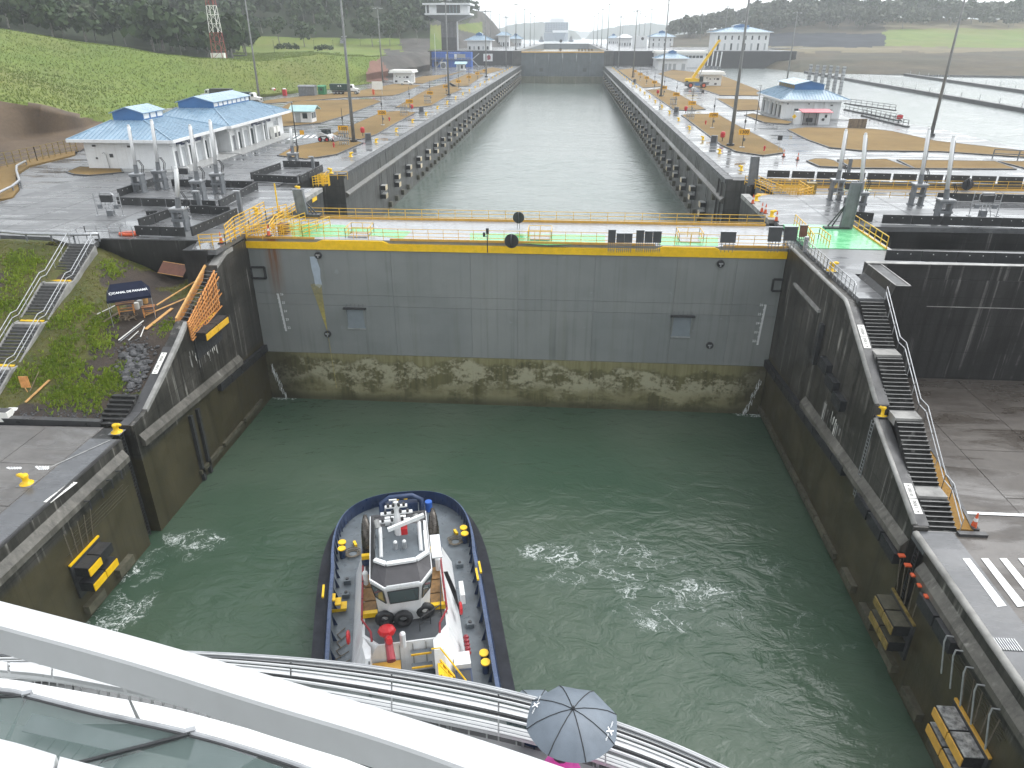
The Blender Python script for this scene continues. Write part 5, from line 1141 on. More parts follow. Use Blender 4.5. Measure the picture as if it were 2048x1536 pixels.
# walkways at the basin edge
o = thing('basin_walkway', 'dark railed walkway reaching out along the basin edge', 'walkway'); a, b = G(1700, 212), G(1815, 232)
for q in (((1690, 208), (1790, 222)), ((1690, 220), (1800, 243)), ((1725, 232), (1815, 255))):
    a, b = G(*q[0]), G(*q[1]); MB().beam((a.x, a.y, 1.75), (b.x, b.y, 1.75), .9, .3).build('walkway_beam', m_dark, o); MB().rail([(a.x, a.y, 1.9), (b.x, b.y, 1.9)], 1.2, 2, .05, 2.5).build('railing', m_dark, o)
rr = thing('guard_railing', 'grey pipe railing beside the big lawn at the picture edge', 'railing'); a, b = G(1985, 315), G(2140, 322); MB().rail([a, b], 1.3, 2, .07, 3.5).build('rail_bars', m_grey, rr)
# kiosks
def kiosk(px, px2, label, m_roof, s=1.0):
    a = G(*px); b = G(*px2); w = b.x-a.x; o = thing('guard_kiosk', label, 'kiosk', (a.x, a.y, ZT)); d = w*.8; h = 2.9*s
    MB().bb((0, 0, 0), (w, d, h)).build('wall', m_white, o); MB().bb((-w*.25, -d*.3, 0), (w*1.15, d*1.2, .12)).build('plinth', m_kerb, o)
    MB().prism_x([(-d*.28, h-.25), (d*.5, h+.9), (d*1.25, h-.1), (d*1.25, h-.22), (d*.5, h+.75), (-d*.28, h-.4)], -w*.2, w*1.25).build('roof', m_roof, o)
    MB().bb((w*.12, -.05, .1), (w*.4, .02, 2.2*s)).build('door', m_doorg, o); MB().bb((w*.52, -.05, 1.0), (w*.78, .02, 2.2*s)).build('window', m_glass, o)
    for k in (0, 1): MB().bb((w-.02, d*(.1+.45*k), 1.0), (w+.05, d*(.45+.45*k), 2.2*s)).build('window', m_glass, o)
kiosk((588, 246), (628, 245), 'small white kiosk with pale teal gable roof on the lawn', m_teal); kiosk((913, 141), (930, 141), 'far white kiosk with pale teal roof before the blue offices', m_teal, 1.3)
# flat-roofed service booths
def booth(x0, x1, y0, y1, label):
    o = thing('service_booth', label, 'building'); MB().bb((x0, y0, ZT), (x1, y1, 5.8)).build('wall', m_white, o); MB().bb((x0-1.5, y0-1.5, 5.8), (x1+1.2, y1+1.2, 6.3)).build('roof', m_white, o); MB().bb((x0-1.2, y0-1.2, 6.3), (x1+.9, y1+.9, 6.9)).build('roof_parapet', m_plate, o)
    for (x, z, w, h) in ((.2, 4.6, .4, .4), (.38, 4.2, .5, .4), (.62, 4.2, .5, .4), (.8, 4.2, 1, .7), (.15, 2.6, 1, .7), (.7, 2.4, .9, .6)): MB().bb((x0+(x1-x0)*x-w/2, y0-.06, z-h/2), (x0+(x1-x0)*x+w/2, y0+.02, z+h/2)).build('vent', m_dark, o)
    for k in (0, 1): MB().bb((x1-.02, y0+1+k*3, 2), (x1+.06, y0+3+k*3, 4.6)).build('door', m_doorg, o)
booth(-68.4, -61, 248, 257, 'small white flat-roofed service booth with pickup beside it'); booth(58.4, 65.6, 243.5, 252, 'small white flat-roofed service booth next to the yellow crane')
# site huts
def boxhut(px, w, h, d, m, label, ribs=True, roof=None):
    p = G(*px); o = thing('site_hut', label, 'hut', (p.x, p.y, ZT)); MB().bb((0, 0, 0), (w, d, h)).build('wall', m, o); MB().prism_x([(-.3, h), (d+.3, h), (d+.3, h+.1), (d*.5, h+.5), (-.3, h+.1)], -.2, w+.2).build('roof', roof or m, o)
    for k in range(int(w/.5)): MB().bb((.15+.5*k, -.04, .05), (.3+.5*k, .01, h-.05)).build('rib', m, o)
    return o
boxhut((598, 192), 5.4, 2.9, 3, m_grey, 'grey corrugated site hut at the foot of the green hill'); o = boxhut((637, 190), 2.2, 2.6, 2.6, mat('green_hut_paint', (.02, .22, .08), .15, 1, .5), 'small bright green hut against the grey one'); MB().bb((.8, -.08, 1.4), (1.5, -.03, 2.1)).build('window', m_dark, o)
for k, (px, l) in enumerate((((569, 192), 'red portable toilet nearer the grey hut'), ((547, 191), 'red portable toilet farther from the grey hut'))):
    p = G(*px); o = thing('portable_toilet', l, 'toilet', (p.x-.6, p.y, ZT)); MB().bb((0, 0, .1), (1.2, 1.2, 2.1)).build('wall', m_red, o); MB().bb((.2, -.03, .25), (1, .01, 2)).build('door', m_plate if k else m_red, o); MB().ball((.6, .6, 2.1), .65, 10, 6, (1, 1, .45)).build('roof', m_white, o)
# park pavilion
p = G(668, 97, 12.2); o = thing('park_pavilion', 'flat white roofed pavilion on the terrace below the forest', 'pavilion', (p.x, p.y, 11.2))
MB().bb((-7, -2, 5), (16, 9, 5.5)).build('roof', m_white, o); MB().add([(-24, -2, 3.9), (-7, -2, 5), (-7, 8, 5), (-24, 8, 3.9), (-24, -2, 4.1), (-7, -2, 5.2), (-7, 8, 5.2), (-24, 8, 4.1)], [(3, 2, 1, 0), (4, 5, 6, 7), (0, 1, 5, 4), (2, 3, 7, 6), (0, 4, 7, 3)]).build('canopy', m_white, o)
MB().bb((9, 0, 0), (15, 8, 5)).build('wall', m_white, o); MB().bb((-4, 6, 0), (9, 7, 5)).build('wall', m_kerb, o); MB().bb((11, -.1, .2), (12.5, .05, 3)).build('door', m_doorg, o)
for x in (-22, -14, -5, 1, 5): MB().box((x, 0, 2.4), (.4, .4, 4.8)).build('column', m_white, o)
o['label'] = 'flat white roofed pavilion with long canopy on the terrace below the forest'
# ---- control tower
TY = 468; c = GY(899, 100, TY); o = thing('control_tower', 'tall grey control tower with flared cabin above the blue offices', 'tower', (c.x, TY, ZT)); k = 540*.9/FPX
MB().bb((-5.4, 0, 0), (5.2, 10, 27.2)).build('shaft', m_wall_('tower_concrete', (.2, .195, .19), (.1, .1, .1), (.3, .3, .3)), o); MB().bb((5.3, .5, 0), (6.1, 2, 27)).build('stair_fin', m_white, o); MB().bb((-5.2, -.15, 0), (5.0, -.02, 17)).build('dark_cladding', m_copd, o)
MB().add([(-5.4, 0, 26.6), (5.2, 0, 26.6), (5.2, 10, 26.6), (-5.4, 10, 26.6), (-15, -7, 30.6), (15.5, -7, 30.6), (15.5, 17, 30.6), (-15, 17, 30.6)], [(0, 1, 5, 4), (1, 2, 6, 5), (2, 3, 7, 6), (3, 0, 4, 7), (4, 5, 6, 7)]).build('flare', m_kerb, o)
MB().bb((-15, -7, 30.6), (15.5, 17, 31.6)).build('cabin_slab', m_white, o); MB().bb((-13.5, -5.5, 31.6), (13, 15, 36.5)).build('cabin', m_glass, o); MB().bb((-12, -5.7, 31.6), (-7, -5.4, 36.5)).build('cabin_wall', m_white, o); MB().bb((9, -5.7, 31.6), (14.6, -5.4, 36.5)).build('cabin_wall', m_white, o); MB().bb((-14.4, -6, 31.6), (-13.7, -5, 36.5)).build('cabin_post', m_white, o); MB().bb((-16, -8, 36.5), (16, 18, 37.6)).build('cabin_roof', m_white, o)
for q in range(3): MB().bb((2+2.2*q, -5.62, 31.8), (2.15+2.2*q, -5.45, 36.4)).build('mullion', m_teal, o)
# ---- blue container offices
a = G(864, 134); b = G(944, 134); w = b.x-a.x; o = thing('container_office', 'two-storey bright blue container office below the control tower', 'office', (a.x, a.y, ZT))
for fl in (0, 1):
    for q in range(4): u = MB().bb((w*q/4+.04, 0, fl*4.4+.05), (w*(q+1)/4-.04, 7, fl*4.4+4.35)).build('container', m_bluec, o); [MB().bb((w*q/4+.3+.9*r, -.05, fl*4.4+.2), (w*q/4+.7+.9*r, .02, fl*4.4+4.2)).build('rib', m_bluec, u) for r in range(int(w/4/.9))]
MB().bb((0, -1.6, 4.2), (w, 0, 4.4)).build('balcony', m_grey, o); MB().rail([(0, -1.5, 4.4), (w, -1.5, 4.4)], 1.1, 2, .06, 2).build('balcony_rail', m_galv, o)
st = MB(); st.beam((w*.12, -1.9, 0), (w*.3, -1.9, 4.4), .3, .5); st.beam((w*1.2, -1.5, 8), (w*1.02, -1.5, 4.4), .3, .5); st.beam((w*1.02, -1.5, 4.4), (w*1.2, -1.5, .2), .3, .5); st.rail([(w*.12, -1.9, 0), (w*.3, -1.9, 4.4)], 1, 2, .05, 1.5); st.build('outside_stair', m_galv, o)
for x, m_ in ((.36, m_white), (.57, m_white)): MB().bb((w*x, -.1, 4.7), (w*x+1.6, 0, 7.6)).build('door', m_, o)
MB().bb((w*.64, -.1, 5.3), (w*.85, 0, 7.6)).build('window', m_kerb, o); MB().bb((w*.06, -.1, .4), (w*.16, 0, 3.2)).build('window', m_dark, o)
text('lettering', 'Centro de Control', .95, m_letter, o, basis((w*.58, -.12, 8.25), (1, 0, 0), (0, 0, 1)))
p = G(885, 127); o = thing('banner_canopy', 'low blue and white canopy tent on the lawn before the offices', 'canopy', (p.x-9, p.y-30, ZT)); MB().prism_x([(0, 2.4), (3.5, 3.4), (7, 2.4), (7, 2.2), (3.5, 3.1), (0, 2.2)], -8, 8).build('roof', m_bluec, o); [MB().box((x, y, 1.1), (.12, .12, 2.3)).build('pole', m_galv, o) for x in (-7.5, 7.5) for y in (.3, 6.7)]
p = G(887, 139); o = thing('round_sign', 'white square panel with round grey emblem beside the canopy', 'sign', (p.x, p.y, ZT)); MB().box((0, 0, 2.2), (3.6, .2, 4)).build('board_panel', m_white, o); MB().lathe([(1.5, -.12), (1.5, -.2)], (0, 0, 2.2), 20, 'y').build('emblem', m_grey, o)
p = GY(976, 115, 451.5); o = thing('mural_sign', 'white panel with red figure hung on the black step wall', 'sign', (p.x, 451.5, p.z)); MB().box((0, 0, 0), (6.2, .2, 4.6)).build('board_panel', m_white, o); MB().prism_y([(-.4, -1.6), (1.6, -1.2), (1.9, .4), (.8, 1.8), (-.6, .9)], -.2, -.12).build('figure', m_maroon, o)
for px, l in (((872, 138), 'thin white flagpole before the blue offices, nearest the lawn canopy'), ((895, 143), 'thin white flagpole near the far kiosk')):
    p = G(*px); o = thing('flagpole', l, 'flagpole', (p.x, p.y, ZT)); MB().cyl((0, 0, 0), (0, 0, 19), .16, .08, 6).build('pole', m_white, o); MB().ball((0, 0, 19), .2, 6, 4).build('finial', m_galv, o)
# ---- buildings on the upper level
def upb(px0, px1, Y, h, label, d=16, cl=True, z=10.6, roof=None, wins=5, two=False):
    a, b = GY(px0, 100, Y), GY(px1, 100, Y); w = b.x-a.x; o = thing('lockside_house', label, 'building', (a.x, Y, z)); MB().bb((0, 0, 0), (w, d, h)).build('wall', m_white, o)
    hip(o, 0, w, 0, d, h+.2, h+3.2, roof or m_blue, (w*.32, w*.68, d*.3, d*.7), 2, 1.4)
    if cl: cleres(o, (w*.36, w*.64, d*.3, d*.7, h+3.1, h+4.3, h+5.3), m_white)
    for q in range(wins):
        x = w*(q+.5)/wins
        if two: MB().bb((x-.5, -.08, h*.6), (x+.5, .02, h*.82)).build('window', m_glass, o)
        MB().bb((x-.6, -.08, .3), (x+.6, .02, h*.4)).build('door' if q % 2 else 'window', m_doorg if q % 2 else m_glass, o)
    return o
upb(1428, 1535, 470, 11, 'large white two-storey house with blue hip roof on the black wall', 22, True, 10.6, None, 8, True)
upb(1300, 1345, 640, 8, 'white house with blue roof in the haze, beyond the flat annex', 18, True, 10.6, None, 4, True)
upb(935, 980, 475, 6, 'white house with pale blue roof right behind the control tower', 14)
upb(997, 1018, 640, 9, 'tall narrow white gate house far up the tower side', 12, False); upb(1020, 1042, 700, 6, 'small white house with blue roof far up the tower side', 14)
upb(1216, 1236, 900, 6, 'small white house with blue roof farthest up the crane side', 14); upb(1236, 1262, 700, 7, 'white flat house before the dotted panel, crane side', 12, False, 10.6, m_white)
a, b = GY(1264, 88, 600), GY(1294, 88, 600); o = thing('display_wall', 'white panelled wall with round black disc on the upper esplanade', 'wall', (a.x, 600, 10.6)); w = b.x-a.x
for q in range(4): MB().bb((w*q/4, 0, 0), (w*(q+1)/4-.15, 1, 9)).build('panel', m_white, o)
MB().lathe([(1.2, -.1), (1.2, -.25)], (w*.68, 0, 6.8), 14, 'y').build('disc', m_dark, o)
a, b = GY(1305, 104, 449), GY(1406, 104, 449); w = b.x-a.x; o = thing('workshop_hall', 'long low white hall with window band against the black step wall', 'hall', (a.x, 430, ZT)); MB().bb((1, 0, 0), (w-1, 20, 8)).build('wall', m_white, o); MB().bb((0, -1, 8), (w, 21, 9.4)).build('roof', m_plate, o)
for q in range(12): MB().bb((2.5+(w-5)*q/12, -.1, 5.4), (2.5+(w-5)*(q+.82)/12, .05, 6.8)).build('window', m_glass, o)
a, b = GY(1312, 138, 400), GY(1368, 138, 400); w = b.x-a.x; o = thing('pump_house', 'small white house with blue hip roof before the long hall', 'building', (a.x, 390, ZT)); MB().bb((0, 0, 0), (w, 15, 6)).build('wall', m_white, o); hip(o, 0, w, 0, 15, 6.2, 8.8, m_blue, (w*.35, w*.65, 5, 10), 2, 1.2); cleres(o, (w*.36, w*.64, 5, 10, 8.7, 9.8, 10.6), m_white)
for x, ww in ((.14, .18), (.36, .1), (.52, .1), (.82, .12)): MB().bb((w*x, -.1, .2), (w*(x+ww), .03, 3.4)).build('door', m_doorg, o)
for k in range(4):
    p = G(1414+k*8.2, 137+k*.6, ZT); o = thing('hydraulic_cylinder', 'far white hydraulic cylinder against the black wall, ' + nth(k) + ' from the hall', 'cylinder', (p.x, p.y, ZT), 0, 'white hydraulic cylinders'); MB().cyl((0, 0, 1.5), (.4, 0, 9.6), .35, .35, 8).build('barrel', m_white, o); MB().bb((-.9, -.5, 0), (.9, .5, 1.6)).build('trestle', m_grey, o)
# ---- red and white lattice mast on the hill
p = GY(440, 118, 206); o = thing('lattice_mast', 'red and white steel lattice mast before the forest', 'mast', (p.x, 206, p.z)); H = 46; n = 16
for k in range(n):
    z0, z1 = H*k/n, H*(k+1)/n; r0, r1 = 2.6*(1-z0/H*.8), 2.6*(1-z1/H*.8); s = MB(); q = [(-1, -1), (1, -1), (1, 1), (-1, 1)]
    for i in range(4):
        a, b = q[i], q[(i+1) % 4]; s.beam((a[0]*r0/1.4, a[1]*r0/1.4, z0), (a[0]*r1/1.4, a[1]*r1/1.4, z1), .16); s.beam((a[0]*r0/1.4, a[1]*r0/1.4, z0), (b[0]*r1/1.4, b[1]*r1/1.4, z1), .09); s.beam((a[0]*r1/1.4, a[1]*r1/1.4, z1), (b[0]*r1/1.4, b[1]*r1/1.4, z1), .08)
    s.build('lattice_section', mat('mast_red', (.3, .06, .04), .2, 2, .6) if k == 0 else (o.children[0].data.materials[0] if (k//3) % 2 == 0 else m_plate), o)
MB().box((0, -1, 1), (5, 1.5, 2)).build('equipment_cabinet', m_plate, o)
# ---- container ship and tugs on the lake
SY = 1750; sp = GY(1112, 80, SY); k = (SY+70)*.9/FPX; o = thing('container_ship', 'large container ship approaching the locks in the haze', 'ship', (sp.x, SY, 8.2)); W_ = 27
m_hull = mat('pale_blue_hull', (.04, .08, .14), .1, .05, .5); m_cont = mat('faded_containers', (.08, .11, .16), .3, .12, .6)
MB().add([(-3, -12, 0), (17, -12, 0), (W_, 30, 0), (-W_-2, 120, 0), (-6, -16, 17), (22, -16, 17), (W_, 25, 17), (-W_-4, 120, 17), (-W_-2, 30, 0), (-W_-2, 25, 17)], [(0, 1, 5, 4), (1, 2, 6, 5), (2, 3, 7, 6), (0, 4, 9, 8), (8, 9, 7, 3), (4, 5, 6, 7, 9)]).build('hull', m_hull, o)
MB().bb((-8, -10, 17), (W_, 20, 22)).build('breakwater', m_white, o)
for q in range(9):
    for r in range(5): MB().bb((-W_+q*6+.15, 22, 18+r*4.2), (-W_+(q+1)*6-.15, 90, 22-.15+r*4.2-(.0))).build('container_stack', m_cont, o)
MB().bb((-16, 95, 30), (16, 110, 48)).build('bridge', m_white, o); MB().bb((-24, 98, 42), (24, 104, 44)).build('bridge_wing', m_white, o); MB().beam((0, 100, 48), (0, 100, 57), .8).build('mast', m_white, o)
for px, l in ((1083, 'small hazy tug beside the container ship, towards the tower'), (1142, 'small hazy tug ahead of the container ship, open water side')):
    p = GY(px, 80, 1500); o = thing('harbour_tug', l, 'tug', (p.x, 1500, 8.2)); MB().prism_x([(-4, 0), (14, 0), (16, 3.5), (-6, 3.5)], -5, 5).build('hull', m_navy, o); MB().bb((-3, 0, 3.5), (3, 8, 6.5)).build('deckhouse', m_dark, o); MB().bb((-2, 2, 6.5), (2, 6, 9.5)).build('wheelhouse', m_dark, o); MB().beam((0, 4, 9.5), (0, 4, 13.5), .4).build('mast', m_dark, o)
# ================================================================ VEHICLES
def wheel(parent, x, y, r, w, m=None):
    t = MB().lathe([(r*.6, -w/2), (r*.92, -w/2), (r, -w*.3), (r, w*.3), (r*.92, w/2), (r*.6, w/2)], (x, y, r), 14, 'y').build('wheel', m_blackr, parent); MB().lathe([(r*.58, -w/2-.02), (r*.58, w/2+.02)], (x, y, r), 12, 'y').build('rim', m or m_galv, t)
def truck(px, rz, label, m_box, h=0):
    p = G(*px); o = thing('dump_truck', label, 'truck', (p.x, p.y, ZT+.1+h), rz); m_box = m_box
    MB().bb((-4.2, -1.0, .85), (4.4, 1.0, 1.15)).build('chassis', m_dark, o)
    MB().prism_y([(-4.6, 1.3), (1.4, 1.3), (1.7, 3.3), (-4.8, 3.3)], -1.25, 1.25).build('tipper_body', m_box, o)
    for k in range(7): MB().bb((-4.3+.9*k, -1.32, 1.4), (-4.15+.9*k, -1.24, 3.2)).build('tipper_rib', m_box, o)
    c = MB().prism_y([(2.0, 1.15), (3.3, 1.15), (3.2, 2.9), (2.9, 3.1), (2.0, 3.1)], -1.15, 1.15).build('cab', m_white, o); MB().bb((2.3, -1.18, 2.1), (3.05, 1.18, 2.8)).build('window', m_glass, c)
    MB().prism_y([(3.2, 1.0), (4.9, .9), (4.9, 1.7), (3.25, 2.05)], -1.0, 1.0).build('bonnet', m_white, o); MB().bb((4.88, -.7, 1.0), (4.94, .7, 1.6)).build('grille', m_dark, o); MB().bb((4.5, -1.15, .5), (5.05, 1.15, .85)).build('bumper', m_galv, o)
    for x in (-3.4, -2.2, -1.0, 4.1):
        for y in (-1.05, 1.05): wheel(o, x, y, .52, .4)
    return o
m_tipg = mat('dark_green_tipper', (.012, .045, .038), .2, 1, .5)
o = truck((690, 189), .02, 'dump truck with dark green tipper and white cab below the hill', m_tipg); MB().bb((-1.9, -1.36, 2.5), (-1.5, -1.33, 2.9)).build('fleet_marking', m_letter, o); MB().bb((-1.1, -1.36, 2.5), (-.7, -1.33, 2.9)).build('fleet_marking', m_letter, o)
truck((492, 206), .0, 'dump truck with green tipper just behind the long blue roof', m_tipg, -.3); truck((436, 202), pi, 'dump truck with black tipper, white cab towards the blue clerestory', m_dark, .2)
p = G(815, 170); o = thing('pickup_truck', 'white pickup parked beside the flat-roofed booth', 'pickup', (p.x, p.y-2, ZT+.02), .03)
b = MB().prism_y([(-2.6, .5), (2.6, .5), (2.65, 1.0), (1.3, 1.15), (.7, 1.75), (-.9, 1.75), (-1.0, 1.2), (-2.6, 1.2)], -.9, .9).build('body', m_white, o)
for x0_, x1_ in ((-.8, -.1), (0, .75)): MB().bb((x0_, -.92, 1.2), (x1_, .92, 1.62)).build('window', m_glass, b)
for x in (-1.6, 1.7):
    for y in (-.85, .85): wheel(o, x, y, .4, .25)
MB().bb((-2.7, -.8, .5), (-2.58, .8, .7)).build('bumper', m_galv, o); MB().bb((2.6, -.75, .7), (2.68, -.4, .9)).build('headlight', m_galv, o)
# skid loader
p = G(654, 283); o = thing('skid_loader', 'small white skid loader with dark cab beside the oval lawn', 'loader', (p.x, p.y, ZT+.02), -.25)
MB().prism_y([(-1.5, .5), (1.1, .5), (1.0, 1.3), (-.8, 1.6), (-1.6, 1.4)], -.8, .8).build('body', m_white, o); MB().bb((-1.0, -.81, .9), (.6, .81, 1.05)).build('stripe', m_dark, o)
c = MB()
for x in (-.5, .7):
    for y in (-.6, .6): c.beam((x, y, 1.3), (x-.1, y, 2.25), .09)
c.build('cab_frame', m_dark, o); MB().bb((-.75, -.7, 2.22), (.75, .7, 2.32)).build('cab_roof', m_dark, o); MB().bb((-.5, -.62, 1.3), (.62, .62, 2.1)).build('cab_glass', m_glass, o)
for y in (-.95, .95): MB().tube([(-1.4, y, 1.5), (-.4, y, 1.65), (1.4, y, .9), (1.7, y, .4)], .11, 6).build('lift_arm', m_white, o)
MB().prism_y([(1.6, .1), (2.3, .1), (2.3, .2), (1.75, .75), (1.6, .7)], -1.0, 1.0).build('bucket', m_dark, o)
for x in (-.9, .65):
    for y in (-.85, .85): wheel(o, x, y, .45, .35, m_red)
# crane
p = G(1392, 176); o = thing('mobile_crane', 'yellow two-axle mobile crane with raised boom by the white booth', 'crane', (p.x, p.y, ZT+.02), 0)
MB().bb((-4.4, -1.4, 1.2), (4.4, 1.4, 2.0)).build('carrier', m_grey, o); MB().bb((-4.6, -1.5, 1.9), (4.6, 1.5, 2.15)).build('carrier_deck', m_grey, o); MB().bb((-4.3, -1.3, .7), (-3.4, 1.3, 2.6)).build('outrigger_box', m_dark, o); MB().bb((-.8, -1.42, .9), (1.0, 1.42, 1.8)).build('tool_box', m_bluev, o)
for x in (-2.4, 2.6):
    for y in (-1.3, 1.3): wheel(o, x, y, 1.0, .7, m_orange)
MB().prism_y([(-4.6, 2.3), (2.2, 2.3), (1.4, 3.2), (-1.0, 3.6), (-4.4, 3.4)], -1.0, 1.0).build('superstructure', m_yel, o); MB().bb((.8, -1.4, 2.3), (2.2, -.3, 4.2)).build('cab', m_glass, o)
MB().beam((-1.6, 0, 3.6), (4.2, 0, 12.5), .9, 1.0).build('boom', m_yel, o); MB().beam((3.6, 0, 11.6), (6.6, 0, 16.4), .65, .75).build('boom_extension', m_yel, o); MB().cyl((.2, 0, 2.8), (2.8, 0, 9.6), .2).build('boom_cylinder', m_galv, o); MB().box((6.8, 0, 16.4), (.8, .7, .8)).build('boom_head', m_yel, o); MB().beam((6.9, 0, 16), (6.9, 0, 14.6), .08).build('hoist_rope', m_dark, o)
# ================================================================ TUGBOAT
tug = thing('tugboat', 'navy hulled tugboat with white wheelhouse and yellow stairs below the bow', 'tugboat', (-8.9, -19.6, WL), .2462)
def V(u, v, z): return (u, -v, z)
HR = [(0.28, 2.15), (1.8, 2.25), (3.2, 2.7), (4.55, 3.7), (5.5, 5.2), (6.1, 7.2), (6.42, 9.8), (6.5, 13), (6.45, 17), (6.35, 22), (6.2, 27), (5.2, 31), (.28, 32.5)]
HL = [(.56-u, v) for u, v in HR[::-1][:-1]]
OUT = HR+HL[:-1] if HL[-1] == HR[0] else HR+HL
def off(P, d):
    n = len(P); res = []
    for i in range(n):
        a, b = Vector(P[i-1]), Vector(P[(i+1) % n]); t = (b-a).normalized(); res.append((P[i][0]-t.y*d*1.0, P[i][1]+t.x*d*1.0))
    return res
def ringmesh(A, za, B, zb, name, m, smooth=True, parent=tug):
    n = len(A); mb = MB(); mb.add([V(*p, za) for p in A]+[V(*p, zb) for p in B], [(i, (i+1) % n, n+(i+1) % n, n+i) for i in range(n)]); return mb.build(name, m, parent, smooth)
def smoothpoly(P, k=3):
    n = len(P); out = []
    for i in range(n):
        p0, p1, p2, p3 = [Vector(P[(i+j-1) % n]) for j in range(4)]
        for s in range(k):
            t = s/k; out.append(tuple(.5*((2*p1)+(p2-p0)*t+(2*p0-5*p1+4*p2-p3)*t*t+(3*p1-p0-3*p2+p3)*t**3)))
    return out
OUT = smoothpoly(OUT, 3)
sg = 1 if off(OUT, .5)[0][1] > OUT[0][1] else -1
def ins(d):
    A = off(OUT, 1.0*sg); return [(p[0]+(q[0]-p[0])*w, p[1]+(q[1]-p[1])*w) for p, q in zip(OUT, A) for w in [d*(.12+.88*min(1, max(0, (p[1]-3)/8)))]]
ringmesh(ins(.25), -2.0, ins(.0), 1.5, 'hull', m_navy)
ringmesh(OUT, 1.45, OUT, 2.3, 'rubber_fender', m_blackr); ringmesh(OUT, 2.3, ins(.8), 2.34, 'fender_top', mat('fender_deck_grey', (.026, .028, .034), .3, .8, .85, .1, .1, spec=.2), False)
ringmesh(ins(.8), 2.34, ins(.95), 2.95, 'bulwark', m_navy); ringmesh(ins(.95), 2.95, ins(1.2), 2.95, 'bulwark_cap', m_navyl); ringmesh(ins(1.2), 2.95, ins(1.05), 1.8, 'bulwark_inner', m_navy)
n = len(OUT); D_ = ins(1.04); MB().add([V(*p, 1.8) for p in D_], [tuple(range(n))]).build('main_deck', m_tugdeck, tug)
for i in range(0, n, 1):
    p, q = Vector(ins(1.2)[i]), Vector(ins(1.5)[i])
    if p.y < 26: MB().add([V(*p, 2.85), V(*(p+(q-p)*.1), 1.8), V(*q, 1.8)], [(0, 1, 2)]).build('bulwark_stay', m_navy, tug)
# deck house with sloped white sides
def frus(bot, zb, top, zt, name, m, parent=tug):
    k = len(bot); mb = MB(); mb.add([V(*p, zb) for p in bot]+[V(*p, zt) for p in top], [(i, (i+1) % k, k+(i+1) % k, k+i) for i in range(k)]+[tuple(range(k, 2*k))]); return mb.build(name, m, parent)
frus([(-3.3, 10.5), (3.75, 10.5), (3.75, 19.6), (3.3, 20.35), (-2.9, 20.35), (-3.4, 19.6)], 1.8, [(-2.55, 11.2), (2.85, 11.2), (2.8, 19.4), (2.0, 20.3), (-1.6, 20.3), (-2.5, 19.4)], 4.3, 'deckhouse', m_white)
frus([(1.75, 20.36), (3.7, 19.7), (3.7, 20.8), (2.6, 22.3), (1.75, 22.3)], 1.8, [(1.75, 20.36), (2.75, 19.5), (2.75, 20.2), (2.3, 21.2), (1.75, 21.2)], 4.28, 'corner_casing', m_white)
frus([(-2.0, 20.36), (-3.4, 19.7), (-3.4, 20.8), (-2.6, 22.3), (-2.0, 22.3)], 1.8, [(-2.0, 20.36), (-2.45, 19.5), (-2.5, 20.2), (-2.3, 21.2), (-2.0, 21.2)], 4.28, 'corner_casing', m_white)
MB().bb(V(-1.95, 20.4, 1.8), V(1.7, 25, 1.9)).build('after_deck', m_tugdeck, tug)
frus([(-2.4, 11.4), (2.7, 11.4), (2.65, 19.3), (1.9, 20.2), (-1.5, 20.2), (-2.35, 19.3)], 4.3, [(-2.4, 11.4), (2.7, 11.4), (2.65, 19.3), (1.9, 20.2), (-1.5, 20.2), (-2.35, 19.3)], 4.34, 'boat_deck', mat('dark_boat_deck', (.075, .082, .09), .2, 1, .4))
# wheelhouse trunk, windows leaning out
WB = [(-1.45, 12.6), (1.75, 12.6), (1.75, 17.6), (1.15, 18.5), (-.75, 18.6), (-1.45, 17.9)]; WS = [(-1.55, 12.6), (1.85, 12.6), (1.85, 17.9), (1.2, 18.9), (-.8, 19.0), (-1.55, 18.2)]; WT = [(-1.75, 12.6), (2.02, 12.6), (2.02, 18.6), (1.3, 19.7), (-.9, 19.8), (-1.75, 18.9)]
frus(WB, 4.34, WS, 6.2, 'wheelhouse_wall', m_white)
wh = frus(WS, 6.2, WT, 8.1, 'wheelhouse', m_white)
for i in range(1, 5):
    a, b, c, d = Vector(V(*WS[i], 6.2)), Vector(V(*WS[i+1], 6.2)), Vector(V(*WT[i+1], 8.1)), Vector(V(*WT[i], 8.1)); nrm = (b-a).cross(d-a).normalized()*.04
    if nrm.dot(a-Vector(V(.15, 15.5, 6.2))) < 0: nrm = -nrm
    L = lambda s, t: (a.lerp(b, s).lerp(d.lerp(c, s), t))+nrm
    MB().quad(L(.08, .1), L(.92, .1), L(.92, .88), L(.08, .88)).build('window', m_tglass, wh)
    f = MB(); q = [L(.08, .1), L(.92, .1), L(.92, .88), L(.08, .88)]
    for k in range(4): f.beam(q[k], q[(k+1) % 4], .05)
    f.build('window_frame', m_dark, wh)
